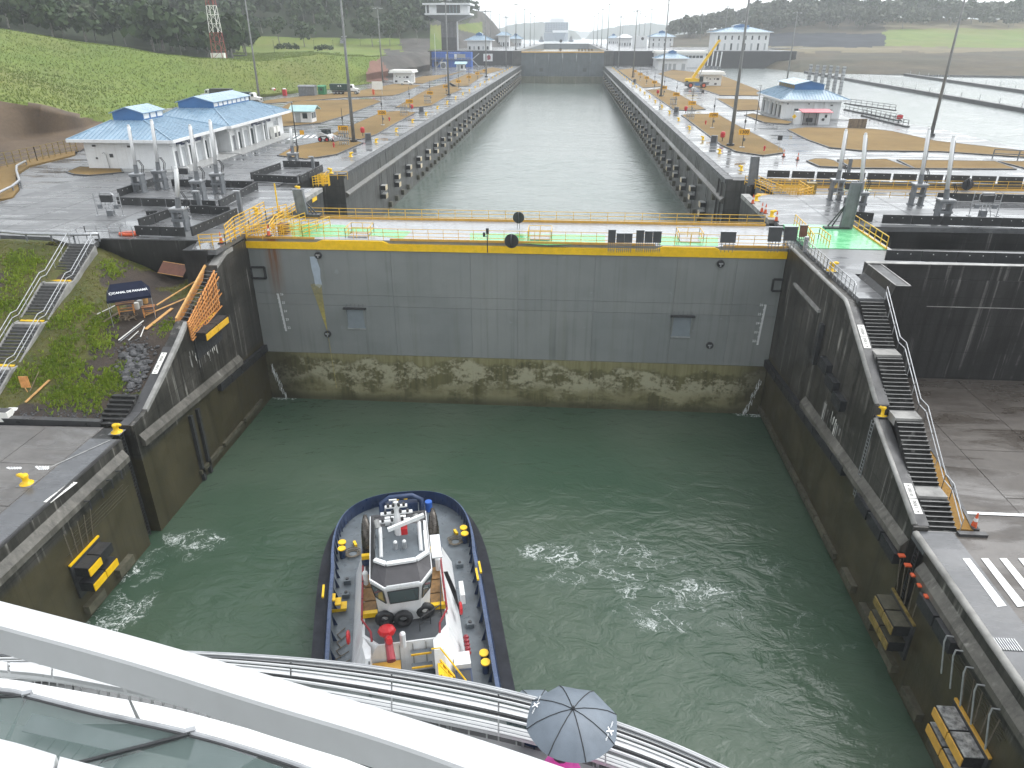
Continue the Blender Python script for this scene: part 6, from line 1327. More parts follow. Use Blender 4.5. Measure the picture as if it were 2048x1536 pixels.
# brown sloped roof panels and the top deck
RT_ = [(-1.4, 14.5), (1.75, 14.5), (1.85, 17.6), (1.1, 18.2), (-.7, 18.3), (-1.4, 17.8)]
frus(WT, 8.1, [(u*1.0, v) for u, v in WT], 8.24, 'roof_edge', m_white); frus([(u*.97+.01, v-.08) for u, v in WT], 8.25, RT_, 8.68, 'roof_panel', m_brownroof); frus([(u*.97+.02, min(v, 18.0)) for u, v in RT_], 8.68, RT_, 8.72, 'top_deck', m_tugdeck)
for a, b in (((-1.4, 17.8), (-.7, 18.3)), ((-.7, 18.3), (1.1, 18.2)), ((1.1, 18.2), (1.85, 17.6))): MB().beam(V(*a, 8.78), V(*b, 8.78), .28, .16).build('deck_coaming', m_white, tug)
MB().beam(V(1.8, 14.4, 8.7), V(1.8, 17.6, 8.7), .22, .2).build('deck_coaming', m_white, tug); MB().bb(V(2.1, 14.6, 7.6), V(2.75, 16.9, 7.7)).build('side_screen', m_white, tug)
rl = MB()
for a, b in (((-1.35, 14.5), (-1.35, 17.7)), ((-1.35, 14.5), (1.7, 14.5)), ((1.7, 14.5), (1.7, 15.4))): rl.rail([V(*a, 8.72), V(*b, 8.72)], .8, 2, .025, 1.1)
rl.build('top_railing', m_dark, tug)
# mast with lights and radars
MB().cyl(V(.15, 15.4, 8.6), V(.1, 15.0, 10.9), .28, .16, 8).build('mast', m_white, tug); 
for z, w in ((9.5, 1.3), (10.1, 1.0), (10.6, .7)):
    MB().bb(V(.1-w, 15.0, z), V(.1+w, 15.25, z+.1)).build('mast_yard', m_white, tug)
    for x in (-w*.7, -w*.25, w*.25, w*.7): MB().cyl(V(.1+x, 15.2, z+.1), V(.1+x, 15.2, z+.32), .09, .09, 6).build('navigation_light', m_dark, tug)
MB().beam(V(-.5, 16.2, 9.7), V(1.8, 15.6, 10.1), .2, .24).build('radar_scanner', m_white, tug); MB().box(V(.5, 16.0, 9.4), (.4, .4, .45)).build('radar_base', m_red, tug); MB().beam(V(.05, 14.4, 8.7), V(-.1, 13.9, 10.3), .08).build('aerial', m_galv, tug); MB().beam(V(-.35, 13.9, 10.3), V(.15, 13.9, 10.3), .08).build('aerial_arm', m_white, tug)
MB().bb(V(-.7, 14.0, 8.75), V(.7, 14.5, 9.3)).build('mast_platform', m_white, tug)
for x in (-.1, .45): MB().cyl(V(x, 16.9, 8.7), V(x, 16.9, 9.2), .13, .13, 8).build('horn', m_galv, tug); MB().ball(V(x, 16.9, 9.22), .13, 8, 5).build('horn_cap', m_white, tug)
for u, v in ((-1.0, 15.6), (1.45, 15.4)): MB().tube([V(u, v+2, 8.75), V(u, v+.3, 9.0), V(u, v, 9.5)], .12, 8).build('monitor_pipe', m_white, tug, True); MB().cyl(V(u-.1, v, 9.45), V(u-.2, v-.4, 9.8), .18, .17, 10).build('monitor_head', m_kerb, tug)
# exhausts
for u, s in ((-2.1, 1), (2.45, -1)):
    b = MB().bb(V(u-.5, 11.3, 4.3), V(u+.5, 12.9, 5.0)).build('exhaust_box', m_navy, tug)
    MB().tube([V(u, 12.2, 4.9), V(u, 12.15, 5.6), V(u-.03*s, 11.95, 6.4), V(u-.06*s, 11.6, 7.0), V(u-.08*s, 11.1, 7.3)], [.44, .43, .38, .28, .12], 12).build('exhaust_pipe', m_exh, b, True)
# forward winch and details
w = MB(); w.cyl(V(-.7, 7.6, 2.8), V(1.4, 7.6, 2.8), .55, None, 14); MB().lathe([(.75, -.06), (.75, .06)], V(-.8, 7.6, 2.8), 14, 'x').build('winch_flange', m_navy, tug); MB().lathe([(.75, -.06), (.75, .06)], V(1.45, 7.6, 2.8), 14, 'x').build('winch_flange', m_navy, tug); w.build('winch_drum', m_rope, tug)
MB().bb(V(-1.0, 4.0, 1.8), V(1.6, 4.6, 3.3)).build('towing_staple', m_navy, tug); MB().tube([V(-1.3, 5.0, 1.8), V(-1.3, 4.4, 3.5), V(-.6, 4.2, 3.8), V(1.2, 4.2, 3.8), V(1.9, 4.4, 3.5), V(1.9, 5.0, 1.8)], .22, 8).build('towing_arch', m_navy, tug, True); MB().bb(V(-1.6, 8.6, 1.8), V(2.2, 10.4, 4.0)).build('winch_house', m_white, tug); MB().bb(V(-1.1, 8.9, 4.0), V(1.4, 10.2, 4.05)).build('winch_house_top', m_tugdeck, tug)
for u in (-.05, .65): MB().ball(V(u, 3.6, 3.1), .17, 8, 5, (1, .7, .5)).build('deck_lamp', m_yel, tug)
MB().cyl(V(2.5, 3.7, 1.8), V(2.5, 3.7, 2.7), .3, None, 12).build('blue_drum', m_bluec, tug)
def bitts(u, v):
    for k in (0, .75): b = MB().cyl(V(u, v+k, 1.8), V(u, v+k, 2.6), .22, None, 12).build('bitt', m_navy, tug); MB().cyl(V(u, v+k, 2.6), V(u, v+k, 2.68), .3, None, 14).build('bitt_cap', m_yel, b)
bitts(-4.35, 7.8); bitts(5.0, 7.6); bitts(4.85, 20.4); bitts(-4.9, 20)
for u, v in ((-3.6, 8.3), (4.25, 8.2)):
    for k in range(3): MB().tube([V(u+(.35+.12*k)*cos(a*pi/5)*(1+.2*sin(a*2.3)), v+(.35+.12*k)*sin(a*pi/5), 1.86+.06*k) for a in range(10)], .045, 5, True).build('rope_coil', m_rope, tug)
    MB().box(V(u+.15, v-1.0, 1.95), (.2, .55, .25), .3).build('rope_guide', m_yel, tug)
for k in range(3): MB().box(V(-4.75+.36*k, 13.9+.12*k, 2.75-.3*k), (.4, .7, .1)).build('gangway_step', m_yel, tug); 
MB().beam(V(-4.85, 14.3, 1.9), V(-3.9, 14.3, 1.85), .06, .3).build('gangway_stringer', m_yel, tug)
for u, v in ((-5.35, 13.5), (5.6, 12.9), (5.3, 13.6)): MB().beam(V(u, v-.6, 3.05), V(u, v+.6, 3.05), .14, .14).build('boarding_handle', m_yel, tug)
# red pipes, lockers and stairs on the near side
for s, u in ((-1, -2.5), (1, 2.78)):
    MB().tube([V(u, 13.5, 4.9), V(u, 18.6, 4.9), V(u-s*.55, 19.7, 4.9), V(u-s*.6, 20.3, 4.7)], .07, 6).build('fire_main', m_maroon, tug)
    for v in (13.6, 15.2, 16.8, 18.4): MB().beam(V(u, v, 4.35), V(u, v, 5.0), .06).build('rail_post', m_dark, tug)
MB().rail([V(1.0, 19.6, 4.34), V(2.4, 18.6, 4.34), V(2.6, 16, 4.34)], 1.0, 2, .025, 1.0).build('boat_deck_railing', m_dark, tug)
for a, b in ((14.1, 15.3), (15.4, 16.6), (16.7, 17.6)):
    for u in (-2.05, 2.25): MB().bb(V(u-.42, a, 4.5), V(u+.42, b, 4.56)).build('timber_grating', m_plank if False else mat('teak_grating', (.22, .12, .04), .3, 4, .6), tug)
for u in (-2.05, 2.3): MB().bb(V(u-.5, 17.7, 4.4), V(u+.5, 18.0, 4.75)).build('step_edge', m_yel, tug); MB().bb(V(u-.5, 13.0, 5.2), V(u+.5, 13.3, 5.5)).build('step_edge', m_yel, tug)
for u, v in ((-1.1, 18.75), (.05, 18.95), (1.45, 18.5)): MB().tube([V(u+.42*cos(k*pi/6), v+.1, 5.0+.42*sin(k*pi/6)) for k in range(12)], .2, 8, True).build('tyre_fender', m_blackr, tug, True)
MB().tube([V(-.9, 20.6, 4.34), V(-.9, 20.6, 5.3), V(-.8, 21.4, 5.6)], .2, 8).build('monitor_stand', m_red, tug); MB().ball(V(-.95, 20.4, 5.5), .55, 10, 6, (1, .8, .7)).build('foam_monitor', m_red, tug); MB().cyl(V(-.9, 20.8, 5.4), V(-.75, 22.2, 4.9), .22, .26, 10).build('monitor_barrel', m_maroon, tug)
MB().bb(V(-2.0, 20.5, 2.9), V(-.3, 22.2, 3.1)).build('monitor_platform', m_ora, tug); MB().rail([V(-2.1, 20.4, 3.1), V(-2.1, 22.3, 3.1), V(-.3, 22.3, 3.1)], 1.0, 2, .03, .8).build('platform_railing', m_dark, tug)
MB().cyl(V(-.05, 20.6, 4.3), V(-.05, 20.6, 5.2), .18).build('vent_pipe', m_white, tug); MB().ball(V(-.05, 20.6, 5.25), .2, 8, 5).build('vent_cap', m_white, tug)
for k in range(5): MB().bb(V(.35, 19.9+.55*k, 4.1-.5*k), V(1.6, 20.25+.55*k, 4.2-.5*k)).build('stair_tread', m_ora if k == 0 else m_tugdeck, tug); MB().bb(V(.35, 20.22+.55*k, 4.12-.5*k), V(1.6, 20.28+.55*k, 4.24-.5*k)).build('stair_nosing', m_yel2, tug)
for s in (0, 1): MB().beam(V(2.0+1.5*0+s*.0, 21.4+s*1.1, 3.6), V(3.5, 22.6+s*1.1, 1.9), .1, .35).build('side_stair_stringer', m_yel, tug)
for k in range(6): MB().beam(V(2.05+.26*k, 21.45+.2*k, 3.5-.3*k), V(2.05+.26*k, 22.5+.2*k, 3.5-.3*k), .3, .05).build('side_stair_tread', m_yel, tug)
MB().tube([V(1.6, 21.3, 4.5), V(2.1, 21.4, 4.6), V(3.5, 22.6, 2.9)], .05, 5).build('side_stair_rail', m_yel, tug); MB().tube([V(2.0, 22.5, 4.4), V(3.5, 23.7, 2.8)], .05, 5).build('side_stair_rail', m_yel, tug)
MB().bb(V(2.9, 20.6, 1.8), V(3.9, 21.6, 3.2)).build('winch_motor', m_white, tug); MB().bb(V(2.9, 21.7, 1.8), V(3.9, 24, 2.9)).build('dark_locker', m_navy, tug); MB().bb(V(3.0, 21.8, 2.9), V(3.8, 22.9, 2.95)).build('locker_lid', m_dark, tug)
for u, v, m_ in ((3.75, 17.3, m_red), (-3.45, 18.6, m_red)): MB().tube([V(u, v+.35*cos(k*pi/5), 3.6+.35*sin(k*pi/5)) for k in range(10)], .1, 6, True).build('life_ring', m_, tug)
for k in range(5): MB().ball(V(3.85, 19.3+.32*k, 3.0), .2, 6, 4).build('red_hose', m_maroon, tug); MB().ball(V(-3.5, 20.6+.32*k, 2.9), .2, 6, 4).build('red_hose', m_maroon, tug)
for k in range(5): MB().tube([V(2.9+.05*k, 15.2, 5.0), V(3.3+.06*k, 16.3, 4.2), V(3.7, 17.2+.1*k, 3.2)], .035, 4).build('cable', m_blackr, tug)
MB().bb(V(3.9, 14.5, 2.6), V(4.2, 15.9, 3.4)).build('white_canister', m_white, tug)
MB().bb(V(5.5, 9.8, 2.6), V(5.54, 10.7, 2.75)).build('faded_marking', m_letter, tug)

for k in range(6): MB().tube([V(-3.9+.1*k, 16+.7*k, 1.9), V(-4.4, 16.5+.7*k, 1.88), V(-4.1, 17+.7*k, 1.9)], .035, 5).build('deck_rope', m_rope, tug)
for u, v in ((-3.9, 11.2), (-3.95, 12.6), (4.3, 10.8), (4.35, 16.9)): MB().bb(V(u-.25, v, 1.8), V(u+.25, v+.5, 2.15)).build('deck_hatch', m_tugdeck, tug); MB().lathe([(.12, 0), (.12, .06)], V(u, v+.25, 2.15), 8).build('hatch_wheel', m_dark, tug)
for u in (-1.1, -.3, .5, 1.3): MB().bb(V(u-.03, 20.31, 2.2), V(u+.03, 20.4, 4.2)).build('bulkhead_stiffener', m_kerb, tug)
MB().tube([V(-.75, 19.75, 8.3), V(1.2, 19.65, 8.3)], .04, 5).build('window_visor', m_white, tug)
for k in (0, 1, 2): MB().beam(V(-.5+.65*k, 19.55, 7.6), V(-.35+.65*k, 19.2, 6.7), .025).build('wiper', m_dark, tug)
for u, v in ((-2.3, 15), (2.55, 14.4)): MB().cyl(V(u, v, 4.4), V(u, v, 5.4), .16, None, 8).build('ventilator', m_white, tug); MB().ball(V(u, v, 5.45), .2, 8, 5).build('ventilator_cap', m_white, tug)
# ================================================================ THE CRUISE SHIP'S BOW (foreground)
ship = thing('cruise_ship_bow', 'white curved bow decks with glass screens in the foreground', 'ship')
def curve(pts, z, k=8):
    P = [G(*p, z) for p in pts]; out = []
    for i in range(len(P)-1):
        p0 = P[max(0, i-1)]; p1 = P[i]; p2 = P[i+1]; p3 = P[min(len(P)-1, i+2)]
        for s in range(k): t = s/k; out.append(.5*((2*p1)+(p2-p0)*t+(2*p0-5*p1+4*p2-p3)*t*t+(3*p1-p0-3*p2+p3)*t**3))
    out.append(P[-1]); return out
def band(name, m, A, B, th=.06, seams=0, parent=ship, mseam=None):
    """a cap between two 3-D curves, cut into panels with open joints"""
    n = len(A); k = max(1, seams); objs = []
    for s in range(k):
        i0, i1 = (n-1)*s//k, (n-1)*(s+1)//k
        if i1 <= i0: continue
        mb = MB(); a = [Vector(p) for p in A[i0:i1+1]]; b = [Vector(p) for p in B[i0:i1+1]]
        if k > 1: a[-1] = a[-2].lerp(a[-1], .72); b[-1] = b[-2].lerp(b[-1], .72)
        m_ = len(a); dn = Vector((0, 0, th)); mb.add([*a, *b, *[p-dn for p in a], *[p-dn for p in b]], [(i, i+1, m_+i+1, m_+i) for i in range(m_-1)]+[(3*m_+i, 3*m_+i+1, 2*m_+i+1, 2*m_+i) for i in range(m_-1)]+[(2*m_+i, 2*m_+i+1, i+1, i) for i in range(m_-1)]+[(m_+i, m_+i+1, 3*m_+i+1, 3*m_+i) for i in range(m_-1)]+[(0, m_, 3*m_, 2*m_), (m_-1, 2*m_+m_-1, 3*m_+m_-1, 2*m_-1)])
        objs.append(mb.build(name, m, parent))
    return objs
tg = NT('tinted_screen_glass'); cc = tg.co(True); m_sg = tg.fin((.2, .28, .26), .05, spec=.6, alpha=.34)
import numpy as np
cf = np.polyfit([-260, 0, 150, 395, 550, 700, 785, 850, 1000, 1130, 1240, 1440, 1640], [1318, 1303, 1301, 1308, 1315, 1328, 1337, 1348, 1378, 1412, 1447, 1533, 1640], 4)
XS = list(range(-260, 1641, 95)); A_ = [float(np.polyval(cf, x)) for x in XS]
def rel(d): return [(x, y+k) for x, y, k in zip(XS, A_, d)]
ZA = 11.7
def K(a, b):  # offset profile growing to the right like the photo
    return [a+(b-a)*(lambda t: t*t*(3-2*t))(min(1, max(0, (x-250)/700))) for x in XS]
cA = curve(rel(K(0, 0)), ZA); cA2 = curve(rel(K(1.2, 1.8)), ZA); cB1 = curve(rel(K(2.4, 4)), ZA); cB2 = curve(rel(K(9, 15)), ZA)
MB().tube(cA, .022, 6).build('outer_handrail', m_galv, ship, True); MB().tube(cB1, .02, 6).build('outer_handrail', m_galv, ship, True)
band('bulwark_cap', m_whitec, curve(rel(K(3.2, 5)), ZA-.03), cB2, .05, 9)
gl1 = curve(rel(K(15, 28)), ZA-.05); band('glass_screen', m_sg, curve(rel(K(9.5, 16)), ZA-.06), gl1, .012, 9); MB().tube(curve(rel(K(10, 17)), ZA), .02, 5).build('glass_rail', m_dark, ship)
c2a, c2b = curve(rel(K(15.5, 28.5)), ZA+.02), curve(rel(K(26, 45)), ZA+.02); band('bulwark_cap', m_whitec, c2a, c2b, .06, 9)
for ka, kb, rr, mm in ((1.8, 2.8, .012, m_whitec), (6, 10, .006, m_grey), (12, 22, .018, m_whitec), (18.5, 34, .006, m_grey), (33, 58, .02, m_whitec), (44, 74, .006, m_grey), (50, 82, .006, m_grey)): MB().tube(curve(rel(K(ka, kb)), ZA+.03), rr, 5).build('trim_rail', mm, ship)
for i in range(6, len(c2a), 13): MB().beam(c2a[i]-Vector((0, 0, .03)), gl1[i]-Vector((0, 0, .9)), .04).build('stanchion', m_galv, ship)
band('bulwark_face', m_white, c2b, curve(rel(K(28, 49)), ZA-.1), .02, 1)
band('glass_screen', m_sg, curve(rel(K(28.5, 50)), ZA-.12), curve(rel(K(40, 68)), ZA-.1), .012, 9); MB().tube(curve(rel(K(28.5, 50)), ZA), .022, 5).build('glass_rail', m_dark, ship)
c3a, c3b = curve(rel(K(40.5, 68)), ZA), curve(rel(K(54, 88)), ZA); band('bulwark_cap', m_whitec, c3a, c3b, .06, 9); band('bulwark_face', m_white, c3b, curve(rel(K(57, 93)), ZA-.15), .02, 1)
d1 = curve(rel(K(57, 93)), 10.9); d2 = curve(rel(K(66, 104)), 10.9)
band('deck_plank', mat('wet_grey_decking', (.2, .205, .205), .15, 2, .35), d1, d2, .04, 60); band('deck_coaming', m_white, d2, curve(rel(K(80, 130)), 11.0), .05, 1)
# solid deck and hull under it so that nothing is see-through
dk = [Vector((p.x, p.y, 10.35)) for p in cA]; n = len(dk); mb = MB(); mb.add([*dk, Vector((dk[-1].x+4, -90, 10.35)), Vector((dk[0].x-4, -90, 10.35))], [tuple(range(n+2))]); mb.build('lower_deck', mat('dim_deck', (.13, .145, .14), .2, 1.2, .4), ship)
# hull: flares in towards the waterline
mb = MB(); lo = []
cx, cy = 5.5, -84
for p in cA: lo.append(Vector((cx+(p.x-cx)*.86, cy+(p.y-cy)*.8, WL-.5)))
mb.add([*[p-Vector((0, 0, .06)) for p in cA], *lo], [(i, i+1, n+i+1, n+i) for i in range(n-1)]); mb.build('hull', m_white, ship, True)
# the big white beam crossing the corner
BU = [(-420, 1092), (0, 1202), (254, 1269), (520, 1345), (734, 1409), (1000, 1492), (1250, 1578), (1600, 1700)]; BF = [(-420, 1140), (0, 1255), (254, 1325), (520, 1408), (734, 1472), (930, 1540), (1180, 1640), (1500, 1760)]
ZB = 14.6; u_, f_ = curve(BU, ZB, 5), curve(BF, ZB, 5); bw = thing('canopy_beam', 'broad white beam sweeping across the near corner', 'beam'); n = len(u_); h = .4; dn = Vector((0, 0, h)); mb = MB()
rd = [p.lerp(q, .04)-Vector((0, 0, .03)) for p, q in zip(f_, u_)]
mb.add([*u_, *[q.lerp(p, .06) for p, q in zip(u_, f_)], *[q-Vector((0, 0, .03)) for q in f_], *[q-dn for q in f_], *[p-dn for p in u_]], [(r*n+i, r*n+i+1, ((r+1) % 5)*n+i+1, ((r+1) % 5)*n+i) for r in range(5) for i in range(n-1)]); mb.build('beam_shell', m_whitec, bw)
# near terrace, lower left: plank strip, white ledge, rail, slanted glass
def cv(pts, z, k=6): return curve(pts, z, k)
tr = thing('terrace_screen', 'white terrace ledge with chrome rail and slanted glass panes at the corner', 'terrace')
band('ledge_cap', m_whitec, cv([(-200, 1300), (0, 1322), (75, 1329), (180, 1346), (330, 1378), (480, 1420), (700, 1490)], 12.0), cv([(-200, 1318), (0, 1340), (75, 1347), (180, 1364), (330, 1394), (480, 1436), (700, 1506)], 12.0), .08, 5, tr)
band('ledge_face', m_white, cv([(-200, 1319), (0, 1341), (75, 1348), (180, 1365), (330, 1395), (480, 1437), (700, 1507)], 11.98), cv([(-200, 1334), (0, 1352), (75, 1358), (180, 1374), (330, 1403), (480, 1444), (700, 1514)], 11.9), .03, 1, tr)
band('deck_plank', mat('grey_plank', (.19, .195, .195), .15, 3, .4), cv([(-200, 1335), (0, 1352), (100, 1362), (200, 1380), (330, 1406), (470, 1445), (640, 1496)], 11.6), cv([(-200, 1352), (0, 1364), (100, 1374), (200, 1393), (330, 1418), (470, 1458), (640, 1508)], 11.6), .03, 34, tr)
band('white_ledge', m_white, cv([(-200, 1345), (0, 1357), (100, 1372), (200, 1390), (330, 1414), (470, 1450), (640, 1500), (800, 1560)], 12.3), cv([(-200, 1368), (0, 1376), (60, 1388), (190, 1422), (380, 1468), (520, 1506), (640, 1548), (800, 1600)], 12.3), .06, 2, tr)
rp = [(-200, 1362), (0, 1380), (55, 1390), (190, 1424), (380, 1466), (520, 1506), (620, 1540), (760, 1600)]
MB().tube(cv(rp, 12.6), .03, 8).build('chrome_rail', m_galv, tr, True); MB().tube(cv([(x, y+6) for x, y in rp], 12.6), .016, 6).build('rail_gasket', m_dark, tr)
for px in ((55, 1390), (382, 1464)): p = G(*px, 12.6); MB().box(p, (.1, .06, .1), .4).build('rail_bracket', m_galv, tr)
def pane(q, name='glass_pane', m=None, th=.015):
    P = [G(x, y, z) for x, y, z in q]; nrm = (P[1]-P[0]).cross(P[-1]-P[0]).normalized()*th; k = len(P); MB().add([*P, *[p-nrm for p in P]], [tuple(range(k)), tuple(range(2*k-1, k-1, -1))]+[(i, (i+1) % k, k+(i+1) % k, k+i) for i in range(k)]).build(name, m or m_sg, tr)
pane([(-150, 1372, 12.58), (52, 1392, 12.58), (20, 1480, 12.2), (-150, 1470, 12.2)]); pane([(57, 1394, 12.58), (380, 1470, 12.58), (160, 1536, 12.2), (10, 1480, 12.2)]); pane([(386, 1472, 12.58), (740, 1596, 12.58), (560, 1640, 12.2), (170, 1536, 12.2)])
MB().beam(G(380, 1468, 12.62), G(150, 1528, 12.25), .035).build('glass_mullion', m_dark, tr); MB().beam(G(52, 1391, 12.62), G(-60, 1398, 12.5), .025).build('glass_mullion', m_dark, tr)
fl = MB().add([G(-300, 1380, 11.3), G(760, 1600, 11.3), G(700, 1800, 11.3), G(-400, 1800, 11.3)], [(0, 3, 2, 1)]).build('terrace_floor', mat('terrace_floor_grey', (.2, .215, .21), .15, 1.5, .4), tr)
pane([(66, 1428, 11.5), (312, 1484, 11.5), (226, 1503, 11.5), (44, 1464, 11.5)], 'skirting_panel', m_grey, .02)
for k in range(7):
    x, y = 60+27*k, 1467+6.2*k; pane([(x+2, y, 11.36), (x+25, y+6, 11.36), (x-4, y+42, 11.36), (x-28, y+35, 11.36)], 'floor_tile', bpy.data.materials['grey_plank'], .02)
pane([(392, 1478, 11.6), (520, 1512, 11.6), (470, 1545, 11.6), (372, 1540, 11.6)], 'side_panel', m_grey, .02)
me = MB().box((0, 0, 0), (.34, .6, .03)).mesh('deck_tile'); me.materials.append(m_kerb if False else bpy.data.materials['grey_plank']); a, b = G(40, 1480, 11.33), G(330, 1560, 11.33); d = (b-a).normalized(); rz = atan2(d.y, d.x)

nc = thing('near_cushion_ledge', 'white rounded ledge block at the lowest corner of the picture', 'ledge')
for q in (([(-200, 1440), (0, 1478), (112, 1510)], [(-200, 1540), (0, 1560), (95, 1580)]), ([(120, 1513), (330, 1570), (500, 1640)], [(104, 1580), (300, 1650), (480, 1700)])):
    band('ledge_block', m_whitec, cv(q[0], 15.2), cv(q[1], 15.2), .12, 1, nc)
# ---- umbrellas and the people under them
def umbrella(c, r, tilt, label, rz=.2):
    o = thing('umbrella', label, 'umbrella', c, rz); o.rotation_euler = (tilt[0], tilt[1], rz); N = 8
    prof = [(0, 0), (.25, -.02), (.5, -.075), (.78, -.17), (1, -.3)]; vs = []; 
    for j, (q, h) in enumerate(prof):
        for i in range(N*4):
            a = 2*pi*i/(N*4); t_ = (i % 4)/4; sag = sin(pi*t_); rr = r*q*(1-.045*sag*q); vs.append((rr*cos(a), rr*sin(a), h*r*1.25*(1+.12*sag*q)))
    M4 = N*4; mb = MB(); mb.v = vs
    for j in range(4):
        for i in range(M4): mb.f.append((j*M4+i, j*M4+(i+1) % M4, (j+1)*M4+(i+1) % M4, (j+1)*M4+i)); mb.m.append(0)
    mb.build('canopy', m_umb, o, True)
    for i in range(N):
        a = 2*pi*i/N; MB().tube([(r*q*cos(a), r*q*sin(a), h*r*1.25+.004) for q, h in prof], .006, 4).build('rib', m_seam, o)
    MB().lathe([(.02, -.02), (.022, .02), (.01, .05)], (0, 0, 0), 8).build('ferrule', m_dark, o); MB().cyl((0, 0, -.9), (0, 0, 0), .008).build('shaft', m_dark, o)
    return o
up = G(1146, 1418, 12.75); um = umbrella(up, .56, (-.04, .03), 'grey umbrella with white cross lettering over the curved rail', .28)
for ang, in ((-.62,), (2.55,)):
    q = Vector((.46*cos(ang), .46*sin(ang), -.145)); rad = Vector((cos(ang), sin(ang), -.42)).normalized(); tan = Vector((-sin(ang), cos(ang), 0)); nn = tan.cross(rad)
    t_ = tan if nn.z > 0 else -tan
    text('lettering', 'X', .1, m_letter, um, basis(q+Vector((0, 0, .012)), t_, -rad if t_.cross(-rad).z > 0 else rad), bold=.004, ext=.001)
    for s, w in ((-1, 'explora'), (1, 'journeys')): text('lettering', w, .03, m_letter, um, basis(q+t_*(.095*s)+Vector((0, 0, .012)), t_, -rad if t_.cross(-rad).z > 0 else rad), ext=.001)
up2 = G(1072, 1416, 11.35); umbrella(up2, .44, (.1, 0), 'second grey umbrella half hidden behind the outer rail', .5)
# person in pink under the near umbrella: one skinned body
def person(loc, rz, label, m_body):
    j = {'pel': (0, 0, .95), 'che': (0, .02, 1.3), 'nek': (0, .02, 1.5), 'hed': (0, .05, 1.62), 'top': (0, .04, 1.76), 'ls': (-.19, .02, 1.42), 'le': (-.24, .1, 1.16), 'lw': (-.1, .26, 1.2), 'rs': (.19, .02, 1.42), 're': (.24, .1, 1.16), 'rw': (.03, .26, 1.26), 'lh': (-.1, 0, .9), 'lk': (-.11, .02, .5), 'la': (-.11, 0, .08), 'lt': (-.11, .16, .03), 'rh': (.1, 0, .9), 'rk': (.11, .02, .5), 'ra': (.11, 0, .08), 'rt': (.11, .16, .03), 'rf': (.02, .3, 1.34), 'lf': (-.04, .32, 1.24)}
    E_ = [('pel', 'che'), ('che', 'nek'), ('nek', 'hed'), ('hed', 'top'), ('che', 'ls'), ('ls', 'le'), ('le', 'lw'), ('lw', 'lf'), ('che', 'rs'), ('rs', 're'), ('re', 'rw'), ('rw', 'rf'), ('pel', 'lh'), ('lh', 'lk'), ('lk', 'la'), ('la', 'lt'), ('pel', 'rh'), ('rh', 'rk'), ('rk', 'ra'), ('ra', 'rt')]
    Rr = {'pel': .17, 'che': .18, 'nek': .07, 'hed': .105, 'top': .07, 'ls': .09, 'le': .06, 'lw': .04, 'lf': .03, 'rs': .09, 're': .06, 'rw': .04, 'rf': .03, 'lh': .12, 'lk': .075, 'la': .05, 'lt': .04, 'rh': .12, 'rk': .075, 'ra': .05, 'rt': .04}
    ks = list(j); me = bpy.data.meshes.new('person'); me.from_pydata([j[k] for k in ks], [(ks.index(a), ks.index(b)) for a, b in E_], []); o = bpy.data.objects.new('person', me); COL.objects.link(o); me.materials.append(m_body)
    md = o.modifiers.new('skin', 'SKIN'); o.modifiers.new('sub', 'SUBSURF').levels = 2; o.modifiers['sub'].render_levels = 2
    for i, k in enumerate(ks): me.skin_vertices[0].data[i].radius = (Rr[k], Rr[k]*.85); me.skin_vertices[0].data[i].use_root = (k == 'pel')
    o.location = loc; o.rotation_euler[2] = rz; tag(o, label, 'person')
    MB().lathe([(.34, .55), (.3, .95), (.26, 1.25), (.2, 1.46), (.09, 1.53)], (0, .02, 0), 14).build('poncho', m_body, o, True); MB().ball((0, .03, 1.68), .115, 10, 7).build('hair', m_dark, o, True)
    return o
person((up.x-.12, up.y-.28, 10.62), .1, 'person in a bright pink poncho standing under the near umbrella', m_pink)
person((up2.x, up2.y-.05, 10.36-.7), .1, 'person in dark clothes under the far half hidden umbrella', m_navy)
# ================================================================ FENDERS ON THE WALLS
fd = thing('wall_fender', 'fender', 'fender')
MB().bb((0, -.9, -1.9), (.12, .9, .6)).build('backing_frame', m_dark, fd)
for z in (0, -1.45):
    b = MB().bb((.12, -.75, z-.4), (.95, .75, z+.35)).build('fender_block', m_blackr, fd); MB().bb((.14, -.78, z+.35), (.97, .78, z+.4)).build('block_top', m_ftop, b); MB().bb((.95, -.78, z-.42), (1.02, .78, z+.36)).build('face_plate', m_fface, b)
for s in (-.8, .8): MB().beam((.06, s, .6), (.0, s*.9, 4.6), .04).build('hanging_chain', m_dark, fd)
FD = Proto(fd)
for k in range(36): FD.put((XLu, 55+10.8*k, -4.1), 0, 'double wall fender on the tower side chamber wall, ' + nth(k) + ' from the near gate', 'double fenders on the chamber walls')
for k in range(36): FD.put((XRu, 47+10.8*k, -4.3+(.25 if k % 2 else -.2)), pi, 'double wall fender on the crane side chamber wall, ' + nth(k) + ' from the near gate', 'double fenders on the chamber walls')
me = MB().bb((0, -.45, -.45), (.6, .45, .45)).mesh('waterline_block'); me.materials.append(m_mudf)
for k in range(70):
    if k % 9 != 4: link('waterline_block', me, uwl, (XLu, 60+5.4*k, -8.1+.15*random.random()), 0)
    link('waterline_block', me, uwr, (XRu, 50+5.4*k, -7.7+.15*random.random()), pi)
for k in range(24):
    link('waterline_block', me, uwr, (XRu, 40+13*k, -1.9), pi)
    if k % 3: link('waterline_block', me, uwl, (XLu, 120+13*k, -2.0), 0)
